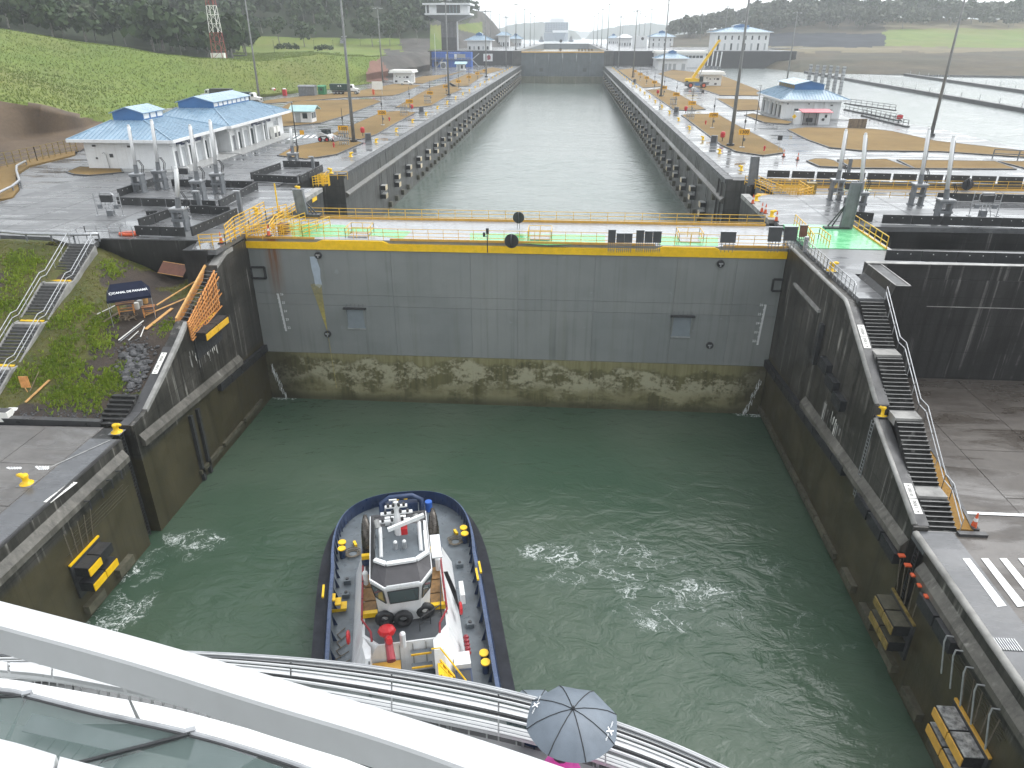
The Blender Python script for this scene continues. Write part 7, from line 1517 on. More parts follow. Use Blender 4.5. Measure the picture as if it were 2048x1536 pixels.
# big fenders of the lower chamber
def bigf(X, y, z, sx, L, label, mt, mf, mb_, hooks=True, rows=((0, 1), (-1.3, 1))):
    o = thing('wall_fender', label, 'fender', (X, y, z))
    MB().bb((0, -L/2-.2, -2.2), (sx*.15, L/2+.2, .6)).build('backing_frame', m_dark, o); MB().beam((sx*.1, -L/2-.2, .65), (sx*.1, L/2+.2, .65), .14).build('frame_top', mf, o)
    for zz, w in rows:
        for k in range(2):
            a, b = -L/2+L*k/2+.04, -L/2+L*(k+1)/2-.04; q = MB().bb((sx*.15, a, zz-.42), (sx*1.15, b, zz+.3)).build('fender_block', m_blackr, o); MB().bb((sx*.17, a+.02, zz+.3), (sx*1.13, b-.02, zz+.34)).build('block_top', mt, q); MB().bb((sx*1.15, a, zz-.38), (sx*1.22, b, zz+.18)).build('face_plate', mf, q) if not (k and zz > -.1 and sx > 0 and L < 4) else None
    for k in range(5):
        yy = -L/2+L*(k+.5)/5; MB().tube([(sx*.1, yy, .9), (sx*.3, yy*1.25, 3.2)], .035, 5).build('hanging_chain', m_rope, o)
    return o
bigf(XLo, -33.3, -13.2, 1, 2.9, 'black and bright yellow fender hanging on the near lower wall', m_dark, m_yel, m_yel)
bigf(XRo, -35.0, -12.9, -1, 2.9, 'mud coated fender hanging below orange spots on the quay wall', m_mudf, m_oli, m_oli)
bigf(XRo, -43.6, -13.0, -1, 3.2, 'speckled black fender with amber plates, nearest on the quay wall', mat('speckled_rubber', (.04, .042, .045), .3, 3, .4, c2=(.5, .5, .48)), m_ora, m_ora)
bigf(XLo, -11.3, -4.4, 1, 4.6, 'dark fender with yellow plate below the timber formwork', m_dark, m_yel2, m_dark, rows=((0, 1),))
o = qwr
for y in (-33.6, -34.5, -35.4, -36.3, -37.2): MB().bb((XRo-.58, y, -9.3), (XRo-.2, y-.3, -9.2)).build('orange_clamp', m_orange, o)
for y in (-40.6, -41.6, -42.7, -43.8, -45.2): MB().tube([(XRo-.5, y, -9.1), (XRo-.9, y-.05, -9.0), (XRo-.95, y-.1, -9.4), (XRo-.8, y-.5, -11.3)], .05, 5).build('chain_hook', m_galv, o)
for y in (-28.6, -29.8, -31.0, -32.4): MB().tube([(XLo+.5, y, -9.0), (XLo+.9, y, -8.9), (XLo+.9, y-.05, -9.6)], .07, 6).build('chain_hook', m_dark, qwl)
# yellowish scrape lines on the lower walls
for k in range(5):
    MB().bb((XLo+.02, -27-random.random(), -10.8-.25*k), (XLo+.05, -33-3*random.random(), -10.78-.25*k)).build('scrape_strip', m_mudf, qwl); MB().bb((XRo-.05, -39-random.random(), -10.2-.22*k), (XRo-.02, -45-random.random(), -10.18-.22*k)).build('scrape_strip', m_mudf, qwr)
# lime streaks (salt run-off) as thin crusts
for s_, f, o in ((1, XLo, awl), (-1, XRo, awr)):
    for k in range(16):
        y = random.uniform(-9, -15.5) if s_ > 0 else random.uniform(-16, -20.5); z = (-5.3 if s_ > 0 else -7.1)-random.uniform(0, .8); L = random.uniform(.6, 2.4); w = random.uniform(.05, .3)
        MB().add([(f+s_*.012, y-w/2, z), (f+s_*.012, y+w/2, z-.1), (f+s_*.012, y+w*.3, z-L), (f+s_*.012, y-w*.2, z-L*.8)], [(0, 1, 2, 3)]).build('lime_crust', m_cop if k % 3 else m_plate, o)
# ================================================================ STAIRCASES
def stair(name, label, x0, x1, y0, z0, y1, z1, flights, m, nose, land=1.1, yellow=False):
    o = thing(name, label, 'staircase'); n = sum(flights); run = abs(y1-y0)-land*(len(flights)-1); t = run/n; r = (z0-z1)/n; y, z = y0, z0; pts = [(y, z)]
    me = MB().bb((x0, -t-.05, -.62), (x1, 0, -r)).mesh('step'); me.materials.append(m); mn = MB().bb((x0, -.045, -.012), (x1, .0, .012)).mesh('nosing'); mn.materials.append(nose)
    for i, f in enumerate(flights):
        for k in range(f):
            link('step', me, o, (0, y, z)); link('nosing', mn, o, (0, y-t, z-r+.008)); y -= t; z -= r
        pts.append((y, z))
        if i < len(flights)-1:
            MB().bb((x0, y-land, z-.6), (x1, y, z)).build('landing', m_cop, o)
            if yellow: MB().bb((x0+.1, y-.22, z), (x1-.1, y, z+.1)).build('landing_edge', m_yel, o)
            y -= land; pts.append((y, z))
    return o, pts
st, sp_ = stair('concrete_stair', 'long black concrete staircase descending beside the lock wall to the lower quay', XRo+.92, 29.7, -16.35, ZT, -33.35, ZL, [14, 14, 15, 7], m_black, m_kerb)
# closing wall under the outer side of the stair
MB().prism_x([(-16.35, 1.3), *[(y, z-.4) for y, z in sp_[1:]], (-33.35, ZL), (-16.35, ZL)], 29.45, 29.68).build('stair_side_wall', m_black, st)
def srail(pts, x, m, parent, h=1.0, pairs=True):
    for k, (a, b) in enumerate(zip(pts[:-1], pts[1:])):
        for hh in (h, h*.55): MB().tube([(x, a[0], a[1]+hh), (x, b[0], b[1]+hh)], .035, 6).build('handrail', m, parent)
        n = max(1, round(abs(a[0]-b[0])/1.4))
        for i in range(n+1): t = i/n; y, z = a[0]+(b[0]-a[0])*t, a[1]+(b[1]-a[1])*t; MB().cyl((x, y, z-.2), (x, y, z+h), .028, None, 6).build('rail_post', m, parent)
srail(sp_, 29.8, m_galv, st)
o = thing('handrail', 'curved grey handrail along the quay edge above the black staircase', 'railing'); MB().rail([(27.55, -3.2, ZT), (27.55, -9.4, ZT), (27.55, -15.8, ZT)], 1.15, 3, .025, .95).build('rail_bars', m_galv, o); MB().tube([(27.55, -15.8, ZT+1.15), (27.55, -16.2, ZT+1.0), (27.55, -16.35, ZT+.5), (27.55, -16.3, ZT)], .03, 6).build('rail_end', m_galv, o); MB().box((27.6, -3.0, ZT+.7), (.35, .35, 1.4)).build('rail_pillar', m_galv, o)
st2, sp2 = stair('concrete_stair', 'concrete staircase with silver handrails down the grassy slope', -43.3, -40.9, -5.4, ZT, -24.2, ZL, [13, 12, 12, 13], mat('stair_concrete', (.1, .1, .098), .25, 2, .5), m_black, .8, True)
for x in (-43.35, -40.85): srail(sp2, x, m_galv, st2)
for x0_, x1_ in ((-43.5, -43.32), (-40.88, -40.7)): MB().prism_x([(-5.4, 1.4), *[(y, z+.05) for y, z in sp2[1:]], (-24.2, ZL-.3), (-5.4, .6)], x0_, x1_).build('stair_stringer', m_cop, st2)
o = thing('handrail', 'silver handrail frame at the top of the slope staircase', 'railing'); MB().rail([(-43.4, -5.2, ZT), (-43.4, -2.6, ZT), (-38.4, -2.6, ZT)], 1.05, 2, .03, 1.3).build('rail_bars', m_galv, o)
# short black stair by the left wall
o = thing('concrete_stair', 'short black stair wedged between slope and sloping wall', 'staircase')
for k in range(7): MB().bb((-31.2, -24.4+.42*k, ZL), (-29.15, -24.02+.42*k, ZL+.16+.19*k)).build('step', m_black, o)
# dry grass wedge beside the right stair with kerb
P = [(29.72, -18), (31.6, -20.5), (32.4, -23.5), (32.1, -26.5), (31.3, -30), (30.7, -33.2), (29.72, -33.2)]; lw2 = struct('lawn', MB().prism(P, ZL-.1, ZL+.15), m_ground_('orange_dry_grass', (.3, .16, .04), (.4, .24, .07), (.22, .13, .04), .8, bsc=9)); kb = MB()
for a, b in zip(P[:-2], P[1:-1]): kb.beam((a[0], a[1], ZL+.08), (b[0], b[1], ZL+.08), .2, .25)
kb.build('kerb', m_copd, lw2); MB().bb((29.6, -33.75, ZL), (31.3, -33.4, ZL+.18)).build('kerb_end', m_copd, lw2)
# aluminium ladder on the apron
a, b = G(1925, 744, ZL+.1), G(2110, 750, ZL+.1); o = thing('ladder', 'long aluminium ladder lying at the foot of the black wall', 'ladder'); off_ = Vector((0, -.28, .35))
for s in (0, 1): MB().beam(a+off_*(2*s-1)*.9, b+off_*(2*s-1)*.9, .08).build('rail', m_galv, o)
for k in range(28): c = a.lerp(b, (k+.5)/28); MB().beam(c-off_*.9, c+off_*.9, .05).build('rung', m_galv, o)
# distance plates
def plate(o_, xa, ya, label, s1, s2, L=2.3, w=.5):
    o = thing('distance_plate', label, 'sign'); M = basis(o_, xa, ya); o.matrix_world = M
    MB().box((0, 0, .01), (L, w, .02)).build('plate', m_plate, o); text('numeral', s1, w*.62, m_lettk, o, Matrix.Translation((-L*.21, 0, .03))); text('numeral', s2, w*.62, m_lettk, o, Matrix.Translation((L*.21, 0, .03))); MB().box((0, 0, .026), (.03, w*.95, .012)).build('divider', m_lettk, o)
    for s in (-1, 1): MB().add([(s*L*.47, 0, .03), (s*L*.42, -w*.16, .03), (s*L*.42, w*.16, .03)], [(0, 1, 2) if s > 0 else (0, 2, 1)]).build('arrow', m_lettk, o)
sl1 = Vector((0, 8.3, 4.25)).normalized(); sl2 = Vector((0, 8.2, 3.1)).normalized()
plate((XRo+.62, -19.3, -.38), sl1, (-1, 0, 0), 'white number plate reading 1350 on the capping of the long staircase', '1350', '0050'); plate((XRo+.62, -31.4, -6.55), sl2, (-1, 0, 0), 'white number plate reading 1300 near the foot of the long staircase', '1300', '0100')
sl3 = Vector((0, 3.2, 1.6)).normalized(); plate((XLo-.76, -18.3, -4.93), sl3, (-1, 0, 0), 'white number plate on the sloping wall near the rubble', '1350', '0050', 2.3, .48)
p = G(122, 985, ZL); plate((p.x, p.y, ZL+.03), (.12, 1, 0), (-1, .12, 0), 'cream number plate flat on the lower quay near the yellow bollard', '1300', '0100', 2.4, .55)
# ================================================================ WORK SITE ON THE SLOPE
def SGz(px, py, up=0): p = SG(px, py); return Vector((p.x, p.y, p.z+up))
fw = thing('timber_formwork', 'orange timber formwork lattice fixed on the sloping lock wall', 'formwork'); X = XLo+.12
A_c, B_c, C_c, D_c = [GX(x, y, X) for x, y in ((427, 541), (375, 643), (384, 680), (439, 615))]
for k in range(15):
    t = k/14; a, b = A_c.lerp(B_c, t), D_c.lerp(C_c, t); MB().beam(a, b, .1, .14).build('stud', m_wood, fw)
for k in range(8):
    t = k/7; e = Vector((.1, 0, 0)); a, b = A_c.lerp(D_c, t)+e, B_c.lerp(C_c, t)+e; d = (b-a).normalized(); MB().beam(a-d*(.35*(k % 3)), b+d*.1, .07, .1).build('waler', m_wood, fw)
MB().add([A_c-Vector((.06, 0, 0)), B_c-Vector((.06, 0, 0)), C_c-Vector((.06, 0, 0)), D_c-Vector((.06, 0, 0))], [(0, 1, 2, 3)]).build('sheathing', m_brown, fw)
o = thing('formwork_board', 'long orange form board behind the rebar gap on the sloping wall', 'board'); q = [GX(x, y, XLo-1.2)+Vector((0, 0, dz)) for x, y, dz in ((410, 539, .3), (352, 646, .3), (346, 652, -.6), (402, 548, -.6))]
MB().add([*q, *[p+Vector((.08, 0, 0)) for p in q]], [(0, 1, 2, 3), (7, 6, 5, 4), (0, 4, 5, 1), (1, 5, 6, 2), (2, 6, 7, 3), (3, 7, 4, 0)]).build('board_face', m_wood, o); MB().beam(q[0]+Vector((.1, 0, .1)), q[1]+Vector((.1, 0, .1)), .16, .2).build('top_batten', m_plank, o)
o = thing('rebar_rods', 'row of pale tie rods across the formwork gap', 'rebar')
for k in range(14):
    t = (k+.5)/14; a = q[0].lerp(q[1], t); b = A_c.lerp(B_c, t); MB().cyl((a.x, a.y, a.z-.25), (X, a.y-.1, a.z-.3), .022, None, 5).build('rod', m_galv, o)
# tent
g0 = SGz(268, 632); tn = thing('canopy_tent', 'navy canopy tent with white lettering on the dirt slope', 'tent', g0, .55); w, d, h = 1.75, 1.35, 2.1
rf = MB(); rf.add([(-w, -d, h), (w, -d, h), (w, d, h), (-w, d, h), (-w*.72, 0, h+1.05), (w*.72, 0, h+1.05)], [(0, 1, 5, 4), (1, 2, 5), (2, 3, 4, 5), (3, 0, 4)]); R_ = rf.build('roof', m_tent, tn)
vl = MB()
for a, b in (((-w, -d), (w, -d)), ((w, -d), (w, d)), ((w, d), (-w, d)), ((-w, d), (-w, -d))): vl.add([(*a, h), (*b, h), (b[0]*1.01, b[1]*1.01, h-.22), (a[0]*1.01, a[1]*1.01, h-.22)], [(0, 1, 2, 3)])
vl.build('valance', m_tent, R_)
for x, y in ((-w, -d), (w, -d), (w, d), (-w, d)): MB().cyl((x*.98, y*.98, -.9), (x*.98, y*.98, h), .025, None, 6).build('pole', m_galv, tn)
sl_ = Vector((0, d, 1.05)).normalized(); text('lettering', 'CANAL DE PANAMÁ', .3, m_letter, R_, basis((.22, -d*.6, h+.45), (1, 0, 0), sl_), bold=.008)
for k in range(6): a = k*pi/3; MB().tube([Vector((-1.32, -d*.6, h+.45))+Vector((1, 0, 0))*(.09*cos(a))+sl_*(.09*sin(a)), Vector((-1.32, -d*.6, h+.45))+Vector((1, 0, 0))*(.18*cos(a+.7))+sl_*(.18*sin(a+.7))], .03, 4).build('emblem', m_letter, R_)
text('lettering', '✶', .3, m_letter, R_, basis((-w*.9, 0, h+.4), (0, -1, 0), (.28, 0, 1.05)), bold=.01); MB().box((-w*.97, 0, h+.05), (.02, .55, .05)).build('small_lettering', m_letter, R_)
# benches, trestles, buckets
def table(px, py, s, label, rz=.5):
    g = SGz(px, py); o = thing('work_trestle', label, 'trestle', g, rz)
    for x in (-.5, .5):
        for y in (-.32, .32): MB().beam((x*s, y*s, -.15), (x*s, y*s, .85*s), .09).build('leg', m_wood, o)
    for k in range(4): MB().box((0, -.33*s+.22*s*k, .88*s), (1.25*s, .2*s, .05)).build('top_board', m_wood if k % 2 else m_brown, o)
    for y in (-.32, .32): MB().beam((-.5*s, y*s, .35*s), (.5*s, y*s, .35*s), .07).build('rail', m_wood, o)
table(300, 630, .9, 'orange timber trestle beside the tent pole'); table(255, 628, 1.2, 'low timber bench loaded with offcuts under the tent')
g = SGz(258, 640); o = thing('offcut_pile', 'heap of brown timber offcuts under the tent', 'offcuts', g); pc = MB()
for k in range(34): c = Vector((random.gauss(0, .45), random.gauss(0, .3), random.uniform(.02, .5))); dd = Vector((random.uniform(-1, 1), random.uniform(-1, 1), random.uniform(-.3, .3))).normalized()*random.uniform(.1, .28); pc.beam(c-dd, c+dd, .09, .05)
tag(pc.build('offcut', m_woodd, o), kind='stuff')
for px, py, m_, l in ((275, 618, m_plate, 'white bucket stacked behind the tent pole'), (282, 613, m_kerb, 'grey bucket by the back of the tent'), (292, 606, m_plank, 'tan sack behind the trestle')):
    g = SGz(px, py); o = thing('site_bucket', l, 'bucket', g); MB().cyl((0, 0, -.05), (0, 0, .6), .2, .25, 12).build('pail', m_, o); MB().tube([(.25*cos(a*pi/6), 0, .6+.2*sin(a*pi/6)) for a in range(7)], .012, 4).build('handle', m_dark, o)
# loose planks and profiles
def plank(a, b, w, t, m, label, up=.16, name='loose_plank'):
    p, q = SGz(*a, up), SGz(*b, up); o = MB().beam(p, q, w, t).build(name, m); tag(o, label, 'plank')
plank((292, 636), (412, 585), .16, .06, m_plank, 'long pale plank running from the trestle towards the form board', .25); plank((315, 620), (392, 572), .14, .08, m_plank, 'second pale plank leaning above the first one', .45); plank((292, 662), (345, 620), .3, .06, m_yel2 and m_plank, 'broad yellowish plank lying alone on the dirt')
plank((208, 648), (244, 625), .3, .05, m_brown and m_woodd, 'brown board sticking out from under the tent'); plank((195, 632), (245, 608), .06, .06, m_plate, 'thin white stake beside the tent'); plank((180, 625), (206, 640), .04, .04, m_woodd, 'thin bare stick on the grass edge')
plank((238, 684), (288, 645), .1, .06, m_plate, 'white metal profile on the dirt, longer of two'); plank((242, 686), (284, 652), .06, .05, m_galv, 'white metal profile on the dirt, close beside the longer one'); plank((258, 684), (278, 666), .05, .05, m_plate, 'short white profile near the rubble'); plank((282, 678), (290, 657), .06, .05, m_plate, 'short white offcut next to the yellowish plank')
p = SGz(352, 560, .75); o = thing('plywood_panel', 'dark brown plywood panel lying against the retaining wall', 'panel', p, -.28); MB().add([(-1.5, -.6, 0), (1.6, -.6, -.1), (1.6, .35, .75), (-1.5, .35, .85), (-1.5, -.64, .03), (1.6, -.64, -.07), (1.6, .31, .78), (-1.5, .31, .88)], [(3, 2, 1, 0), (4, 5, 6, 7), (0, 1, 5, 4), (1, 2, 6, 5), (2, 3, 7, 6), (3, 0, 4, 7)]).build('sheet', m_brown, o); MB().beam((-1.5, -.6, .02), (1.6, -.6, -.08), .07).build('edge_batten', m_plank, o); MB().beam((-1.5, .35, .88), (1.6, .35, .78), .07).build('edge_batten', m_plank, o)
# rubbish at the lower left
p = SGz(56, 785); o = thing('warning_board', 'orange square board on a stake at the foot of the slope', 'board', p, .1); MB().box((0, 0, .95), (.75, .04, 1.0)).build('board_panel', m_wood, o); MB().beam((0, .04, -.2), (-.25, .04, .9), .06).build('stake', m_plank, o)
plank((52, 808), (100, 764), .22, .06, m_plank, 'tan plank leaning at the foot of the slope beside the orange board', .15); plank((62, 790), (80, 750), .04, .04, m_woodd, 'thin stake behind the orange board', .3)
p = G(20, 808, ZL+.3); o = thing('plywood_panel', 'reddish plywood sheet lying behind the white sacks', 'panel', p, .1); MB().box((0, .3, .1), (3.2, 1.3, .06)).build('sheet', m_wood, o); MB().tube([(.3+.3*cos(a), .3+.25*sin(a), .16) for a in [k*pi/5 for k in range(10)]], .05, 5, True).build('hose_loop', m_brown, o)
p = G(10, 832, ZL+.3); o = thing('rubble_sack', 'grey-white box of rubble at the kerb', 'sack', p); MB().box((0, 0, .1), (1.1, .9, .8), .1, .92).build('sack_body', m_plate, o); MB().box((0, 0, .5), (.9, .7, .06)).build('contents', m_rock, o)
p = G(30, 822, ZL+.3); o = thing('rubble_sack', 'crumpled white plastic sack beside the box of rubble', 'sack', p); mb = MB().ball((0, 0, .05), .5, 9, 6, (1.5, .8, .6)); mb.v = [(x*(1+.25*vn(x*3, y*3, z*3)), y*(1+.25*vn(y*3, x*3, z)), z*(1+.3*vn(x*2, z*2, y))) for x, y, z in mb.v]; mb.build('sack_body', m_white, o)
# rubble stones
def stone(mb, c, r):
    b = len(mb.v); k = MB().ball((0, 0, 0), r, 6, 4, (random.uniform(.8, 1.4), random.uniform(.7, 1.2), random.uniform(.5, .9)))
    s = random.random()*50; rz = random.random()*6; vs = []
    for x, y, z in k.v: f = 1+.45*vn(x/r+s, y/r, z/r, .9); vs.append((c[0]+f*(x*cos(rz)-y*sin(rz)), c[1]+f*(x*sin(rz)+y*cos(rz)), c[2]+f*z))
    mb.add(vs, k.f)
rb = thing('rubble_heap', 'heap of broken grey stones beside the sloping wall', 'rubble')
for k in range(230):
    px, py = random.gauss(276, 20), random.gauss(735, 30)
    if px > 316-(py-700)*.4 or py < 685 or px < 228 or py > 800: continue
    g = SG(px, py); m_ = MB(); stone(m_, (g.x, g.y, g.z+.06), random.uniform(.08, .26) if k % 13 else .4); m_.build('stone', m_rock, rb)
gv = MB()
for k in range(700):
    if k < 420: px, py = random.gauss(270, 25), random.gauss(730, 36)
    else: px, py = random.uniform(40, 235), random.gauss(836, 9)
    if px > 318-(py-700)*.4: continue
    g = SG(px, py); stone(gv, (g.x, g.y, g.z+.02), random.uniform(.03, .1))
tag(gv.build('gravel', m_rock), 'loose dark gravel scattered over the bare dirt', 'gravel', kind='stuff')
o = thing('work_hose', 'orange coil beside the concrete barrier on the lot', 'hose'); p = G(258, 470); MB().tube([(p.x+.9*cos(a*pi/6), p.y+.5*sin(a*pi/6), ZT+.15) for a in range(12)], .16, 6, True).build('coil', m_orange, o)
o = thing('yellow_post', 'slim yellow post with chain on the quay by the grey arm', 'post', G(558, 432)); MB().cyl((0, 0, 0), (0, 0, 3.6), .08).build('post_body', m_yel, o); MB().lathe([(.05, 0), (.3, .02), (.3, .1)], (0, 0, 0), 8).build('post_foot', m_yel, o)
o = thing('guard_railing', 'yellow walkway railings around the gate end by the tent', 'railing')
for pts in ([(400, 492), (452, 490), (500, 462), (533, 440), (575, 428)], [(452, 472), (470, 455), (530, 423)], [(470, 476), (540, 470), (552, 452), (600, 420)]): MB().rail([G(*q) for q in pts], 1.1, 3, .035, 1.2).build('rail_bars', m_yel2, o)
o = thing('folded_railing', 'tangle of folded yellow railings at the chamber corner', 'railing'); p = G(640, 372)
for k in range(4): MB().rail([(p.x-.8+.3*k, p.y-.4+.3*k, ZT), (p.x+1.2, p.y+.2*k, ZT)], 1.3+.1*k, 4, .03, .7).build('rail_bars', m_yel, o)
MB().rail([(p.x, p.y+1.5, ZT), (p.x-.5, p.y+5, ZT), (p.x+2.4, p.y+5, ZT)], 1.1, 2, .03, 1.6).build('rail_bars', m_yel2, o)
# small lettering on the wall by the left gate slot
MB().bb((XLu+.02, 19.6, .6), (XLu+.06, 21.4, 1.1)).build('yellow_plate', m_yel, uwl)
for k in range(4): MB().bb((XLu+.02, 13.4+.7*k, -.6), (XLu+.05, 13.8+.7*k, -.3)).build('white_mark', m_letter, uwl)
# ================================================================ VEGETATION
# grass tufts on the near slope
def tufts(name, m, n, fn, label, hmin=.12, hmax=.4):
    mb = MB()
    for k in range(n):
        q = fn()
        if q is None: continue
        x, y, s = q; z = slope_z(x, y)
        for b in range(6):
            a = random.random()*2*pi; h = random.uniform(hmin, hmax)*s; w = .022*s; lx, ly = cos(a)*h*.65, sin(a)*h*.65; px, py = -sin(a)*w, cos(a)*w; ox, oy = random.gauss(0, .06), random.gauss(0, .06)
            mb.v += [(x+ox-px, y+oy-py, z-.03), (x+ox+px, y+oy+py, z-.03), (x+ox+lx*.5+px*.6, y+oy+ly*.5+py*.6, z+h*.7), (x+ox+lx, y+oy+ly, z+h*.8)]; i = len(mb.v); mb.f += [(i-4, i-3, i-2), (i-4, i-2, i-1)]; mb.m += [0, 0]
    o = mb.build(name, m); tag(o, label, 'grass', kind='stuff'); return o
def instair(x, y): return -43.7 < x < -40.5 or x > -29.4
CL = [SG(*p)[:2] for p in ((30, 560), (60, 530), (15, 610), (30, 520), (130, 690), (110, 720), (150, 740), (90, 750), (200, 690), (215, 770), (232, 755), (160, 780), (120, 790), (200, 650), (225, 540), (180, 800), (345, 655), (60, 640), (20, 700), (130, 640), (160, 620), (30, 760))]
def f1():
    c = random.choice(CL); x, y = random.gauss(c[0], .7), random.gauss(c[1], .7)
    return None if instair(x, y) or not -24 < y < -5.5 else (x, y, random.uniform(.8, 1.5))
def f2():
    x, y = random.uniform(-66, -29.3), random.uniform(-23.9, -4.2)
    return None if instair(x, y) or dirtness(x, y) > .25+.4*random.random() else (x, y, random.uniform(.6, 1.0))
tufts('grass', m_blade, 3000, f1, 'bright green grass tufts growing on the slope', .1, .3); tufts('grass', m_bladey, 14000, f2, 'yellowed short grass covering the slope', .05, .15)
# shaggy grass on the hill
def hillgrass():
    mb = MB(); 
    faces = [f for f, m in zip(hl.data.polygons, [p.material_index for p in hl.data.polygons]) if m == 0 and f.center.y < 300]
    ar = [f.area for f in faces]; 
    for f in random.choices(faces, weights=ar, k=30000):
        vs = [hl.data.vertices[i].co for i in f.vertices]; u, v = random.random(), random.random(); p = vs[0].lerp(vs[1], u).lerp(vs[3].lerp(vs[2], u), v)
        for b in range(3):
            a = random.random()*2*pi; h = random.uniform(.2, .55); w = .1; lx, ly = cos(a)*h*.7, sin(a)*h*.7; px, py = -sin(a)*w, cos(a)*w
            mb.v += [(p.x-px, p.y-py, p.z-.1), (p.x+px, p.y+py, p.z-.1), (p.x+lx, p.y+ly, p.z+h)]; i = len(mb.v); mb.f.append((i-3, i-2, i-1)); mb.m.append(0)
    tag(mb.build('grass', m_leaf_('hill_grass_blades', (.12, .175, .028), (.17, .22, .038), (.18, .19, .05))), 'tall grass on the green hillside', 'grass', kind='stuff')
hillgrass()
# trees
def crown(mb, c, R, H, lobes, leaves, s, seed):
    rnd = random.Random(seed); L = []
    for k in range(lobes):
        a = rnd.random()*2*pi; q = rnd.random()**.6*R*.75; L.append((c[0]+q*cos(a), c[1]+q*sin(a), c[2]+H*(rnd.uniform(-.35, .4)), R*rnd.uniform(.3, .55)))
    for k in range(leaves):
        x, y, z, r = L[k % lobes]; th = rnd.random()*2*pi; ph = math.acos(rnd.uniform(-.55, 1)); rr = r*rnd.uniform(.75, 1.08); n = Vector((sin(ph)*cos(th), sin(ph)*sin(th), cos(ph)))
        p = Vector((x, y, z))+n*rr; n = (n+Vector((rnd.gauss(0, .5), rnd.gauss(0, .5), rnd.gauss(.2, .4)))).normalized(); t = n.orthogonal().normalized(); b = n.cross(t); w = s*rnd.uniform(.6, 1.3); a = rnd.random()*6; t, b = t*cos(a)+b*sin(a), b*cos(a)-t*sin(a)
        mb.v += [tuple(p-t*w-b*w*.6), tuple(p+t*w*.9-b*w*.5), tuple(p+t*w*.8+b*w*.7), tuple(p-t*w*.7+b*w*.6)]; i = len(mb.v); mb.f.append((i-4, i-3, i-2, i-1)); mb.m.append(0)
def tree_meshes(R, H, th, lobes, leaves, s, seed):
    cr = MB(); crown(cr, (0, 0, th+H*.35), R, H, lobes, leaves, s, seed); tr = MB(); rnd = random.Random(seed)
    tr.tube([(0, 0, -1), (.15*R*.3, 0, th*.5), (0, .1*R, th)], [.045*th, .035*th, .025*th], 6)
    for k in range(4): a = k*pi/2+rnd.random(); tr.tube([(0, 0, th*.8), (R*.3*cos(a), R*.3*sin(a), th+H*.2), (R*.55*cos(a), R*.55*sin(a), th+H*.45)], [.02*th, .014*th, .006*th], 5)
    return cr, tr
TP = []
for k, (R, H, th, lb, lv, s) in enumerate([(6, 8, 7, 11, 620, .75), (5, 9, 8, 10, 560, .7), (7.5, 7, 7, 13, 700, .8), (4.5, 6, 6, 8, 420, .65), (6, 5, 11, 9, 460, .7)]):
    cr, tr = tree_meshes(R, H, th, lb, lv, s, k+3); TP.append((cr.mesh('crown'), tr.mesh('trunk')))
for i, (c, t_) in enumerate(TP): c.materials.append(m_leaf if i != 3 else m_leaf2); t_.materials.append(m_bark)
def tree(loc, k, s, label, group, rz):
    o = thing('tree', label, 'tree', loc, rz, group); o.scale = (s, s, s*random.uniform(.9, 1.15)); link('crown', TP[k][0], o); link('trunk', TP[k][1], o)
# the forest mass on the hill, one object
def forest(faces_of, n, sel, label, smin, smax, ml=None):
    me = faces_of.data; F = [f for f in me.polygons if sel(f)]; ar = [f.area for f in F]; mb = MB(); tr = MB()
    for k, f in enumerate(random.choices(F, weights=ar, k=n)):
        vs = [me.vertices[i].co for i in f.vertices]; u, v = random.random(), random.random(); p = vs[0].lerp(vs[1], u).lerp(vs[3].lerp(vs[2], u), v); s = random.uniform(smin, smax)
        crown(mb, (p.x, p.y, p.z+7*s), 5*s, 8*s, 7, 150, 1.15*s, k)
        if k % 3 == 0: tr.cyl(tuple(p-Vector((0, 0, 1))), (p.x+random.gauss(0, .5), p.y, p.z+8*s), .3*s, .15*s, 5)
    o = mb.build('forest', ml or m_leaf); tag(o, label, 'forest', kind='stuff'); q = tr.build('trunks', m_bark, o); q['kind'] = 'stuff'
forest(hl, 1900, lambda f: f.material_index == 4, 'dense dark green forest covering the hill behind the grass', .7, 1.45)
hc = bpy.data.objects['hillside.001']; forest(hc, 130, lambda f: f.material_index == 0, 'green woods on top of the cliff hill behind the tower', .5, .9)
hr = bpy.data.objects['hillside.002']
forest(hr, 900, lambda f: f.center.y > 715 and f.material_index in (0, 2), 'hazy tree belt along the ridge behind the basins', .9, 1.6, m_leaf2)
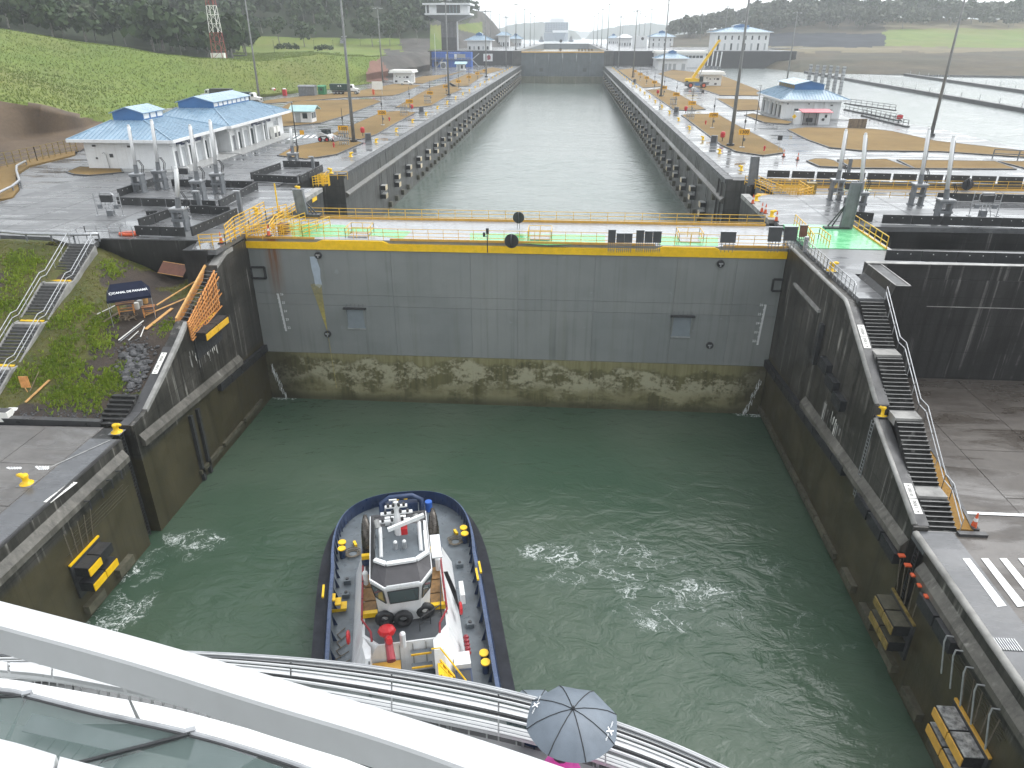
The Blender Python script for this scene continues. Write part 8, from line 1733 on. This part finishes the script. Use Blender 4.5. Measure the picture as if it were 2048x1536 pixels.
# single trees one can tell apart: forest edge and the right ridge
for k, (px, py, Y, t_, s, l) in enumerate([(130, 92, 214, 0, 1.0, 'pale trunked tree at the forest edge above the clay bank'), (175, 92, 216, 3, 1.3, 'grey-green tree at the forest edge near the top corner'), (255, 105, 226, 1, 1.0, 'upright tree at the forest edge above the blue roofs'), (310, 112, 234, 2, .95, 'broad tree at the forest edge left of the lattice mast'), (350, 114, 240, 0, 1.0, 'dense tree touching the lattice mast'), (395, 110, 262, 2, .9, 'dark tree just before the lattice mast'),
                                           (560, 98, 352, 1, 1.0, 'tree at the terrace edge under the forest'), (610, 96, 358, 0, 1.0, 'round tree left of the pavilion road'), (745, 90, 388, 2, .9, 'broad tree right of the pavilion'), (780, 92, 396, 0, .85, 'tree above the rock cut'), (800, 88, 402, 3, 1.0, 'small tree above the rock cut near the mast'), (835, 84, 412, 1, .8, 'upright tree near the control tower')]):
    p = GY(px, py, Y); tree((p.x, Y, p.z-.5), t_, s, l, 'trees at the forest edge', k*1.3)
rx = [(1450, 52), (1475, 44), (1500, 36), (1530, 32), (1565, 30), (1600, 30), (1650, 32), (1690, 34), (1735, 34), (1770, 34), (1810, 34), (1850, 34), (1890, 36), (1930, 38), (1965, 38), (2010, 40), (2040, 40)]
for k, (px, py) in enumerate(rx):
    Y = 800; p = GY(px, py+2, Y); tree((p.x, Y, p.z-7), (k*2) % 5, random.uniform(1.1, 1.9) if k > 5 else random.uniform(.8, 1.1), 'hazy ridge tree, ' + nth(k) + ' along the skyline from the lake side', 'ridge trees', k*.9)
# shrubs by the terrace
for k, (px, py) in enumerate(((560, 97), (575, 97), (590, 98), (640, 100), (655, 100))):
    p = GY(px, py, 300); mb = MB(); crown(mb, (0, 0, .8), 2.6, 1.8, 7, 200, .35, 50+k); o = thing('shrub', 'clipped dark shrub on the terrace, ' + nth(k) + ' towards the pavilion', 'shrub', (p.x, 300, p.z), 0, 'terrace shrubs'); mb.build('foliage', m_leaf, o); MB().cyl((0, 0, -.3), (0, 0, .9), .12).build('stem', m_bark, o)
# service road on the hill
struct('path', MB().add([GY(680, 88, 372)+Vector((0, 0, .3)), GY(690, 88, 372)+Vector((0, 0, .3)), GY(698, 66, 440)+Vector((0, 0, 1.5)), GY(684, 66, 440)+Vector((0, 0, 1.5))], [(0, 1, 2, 3)]), m_road)
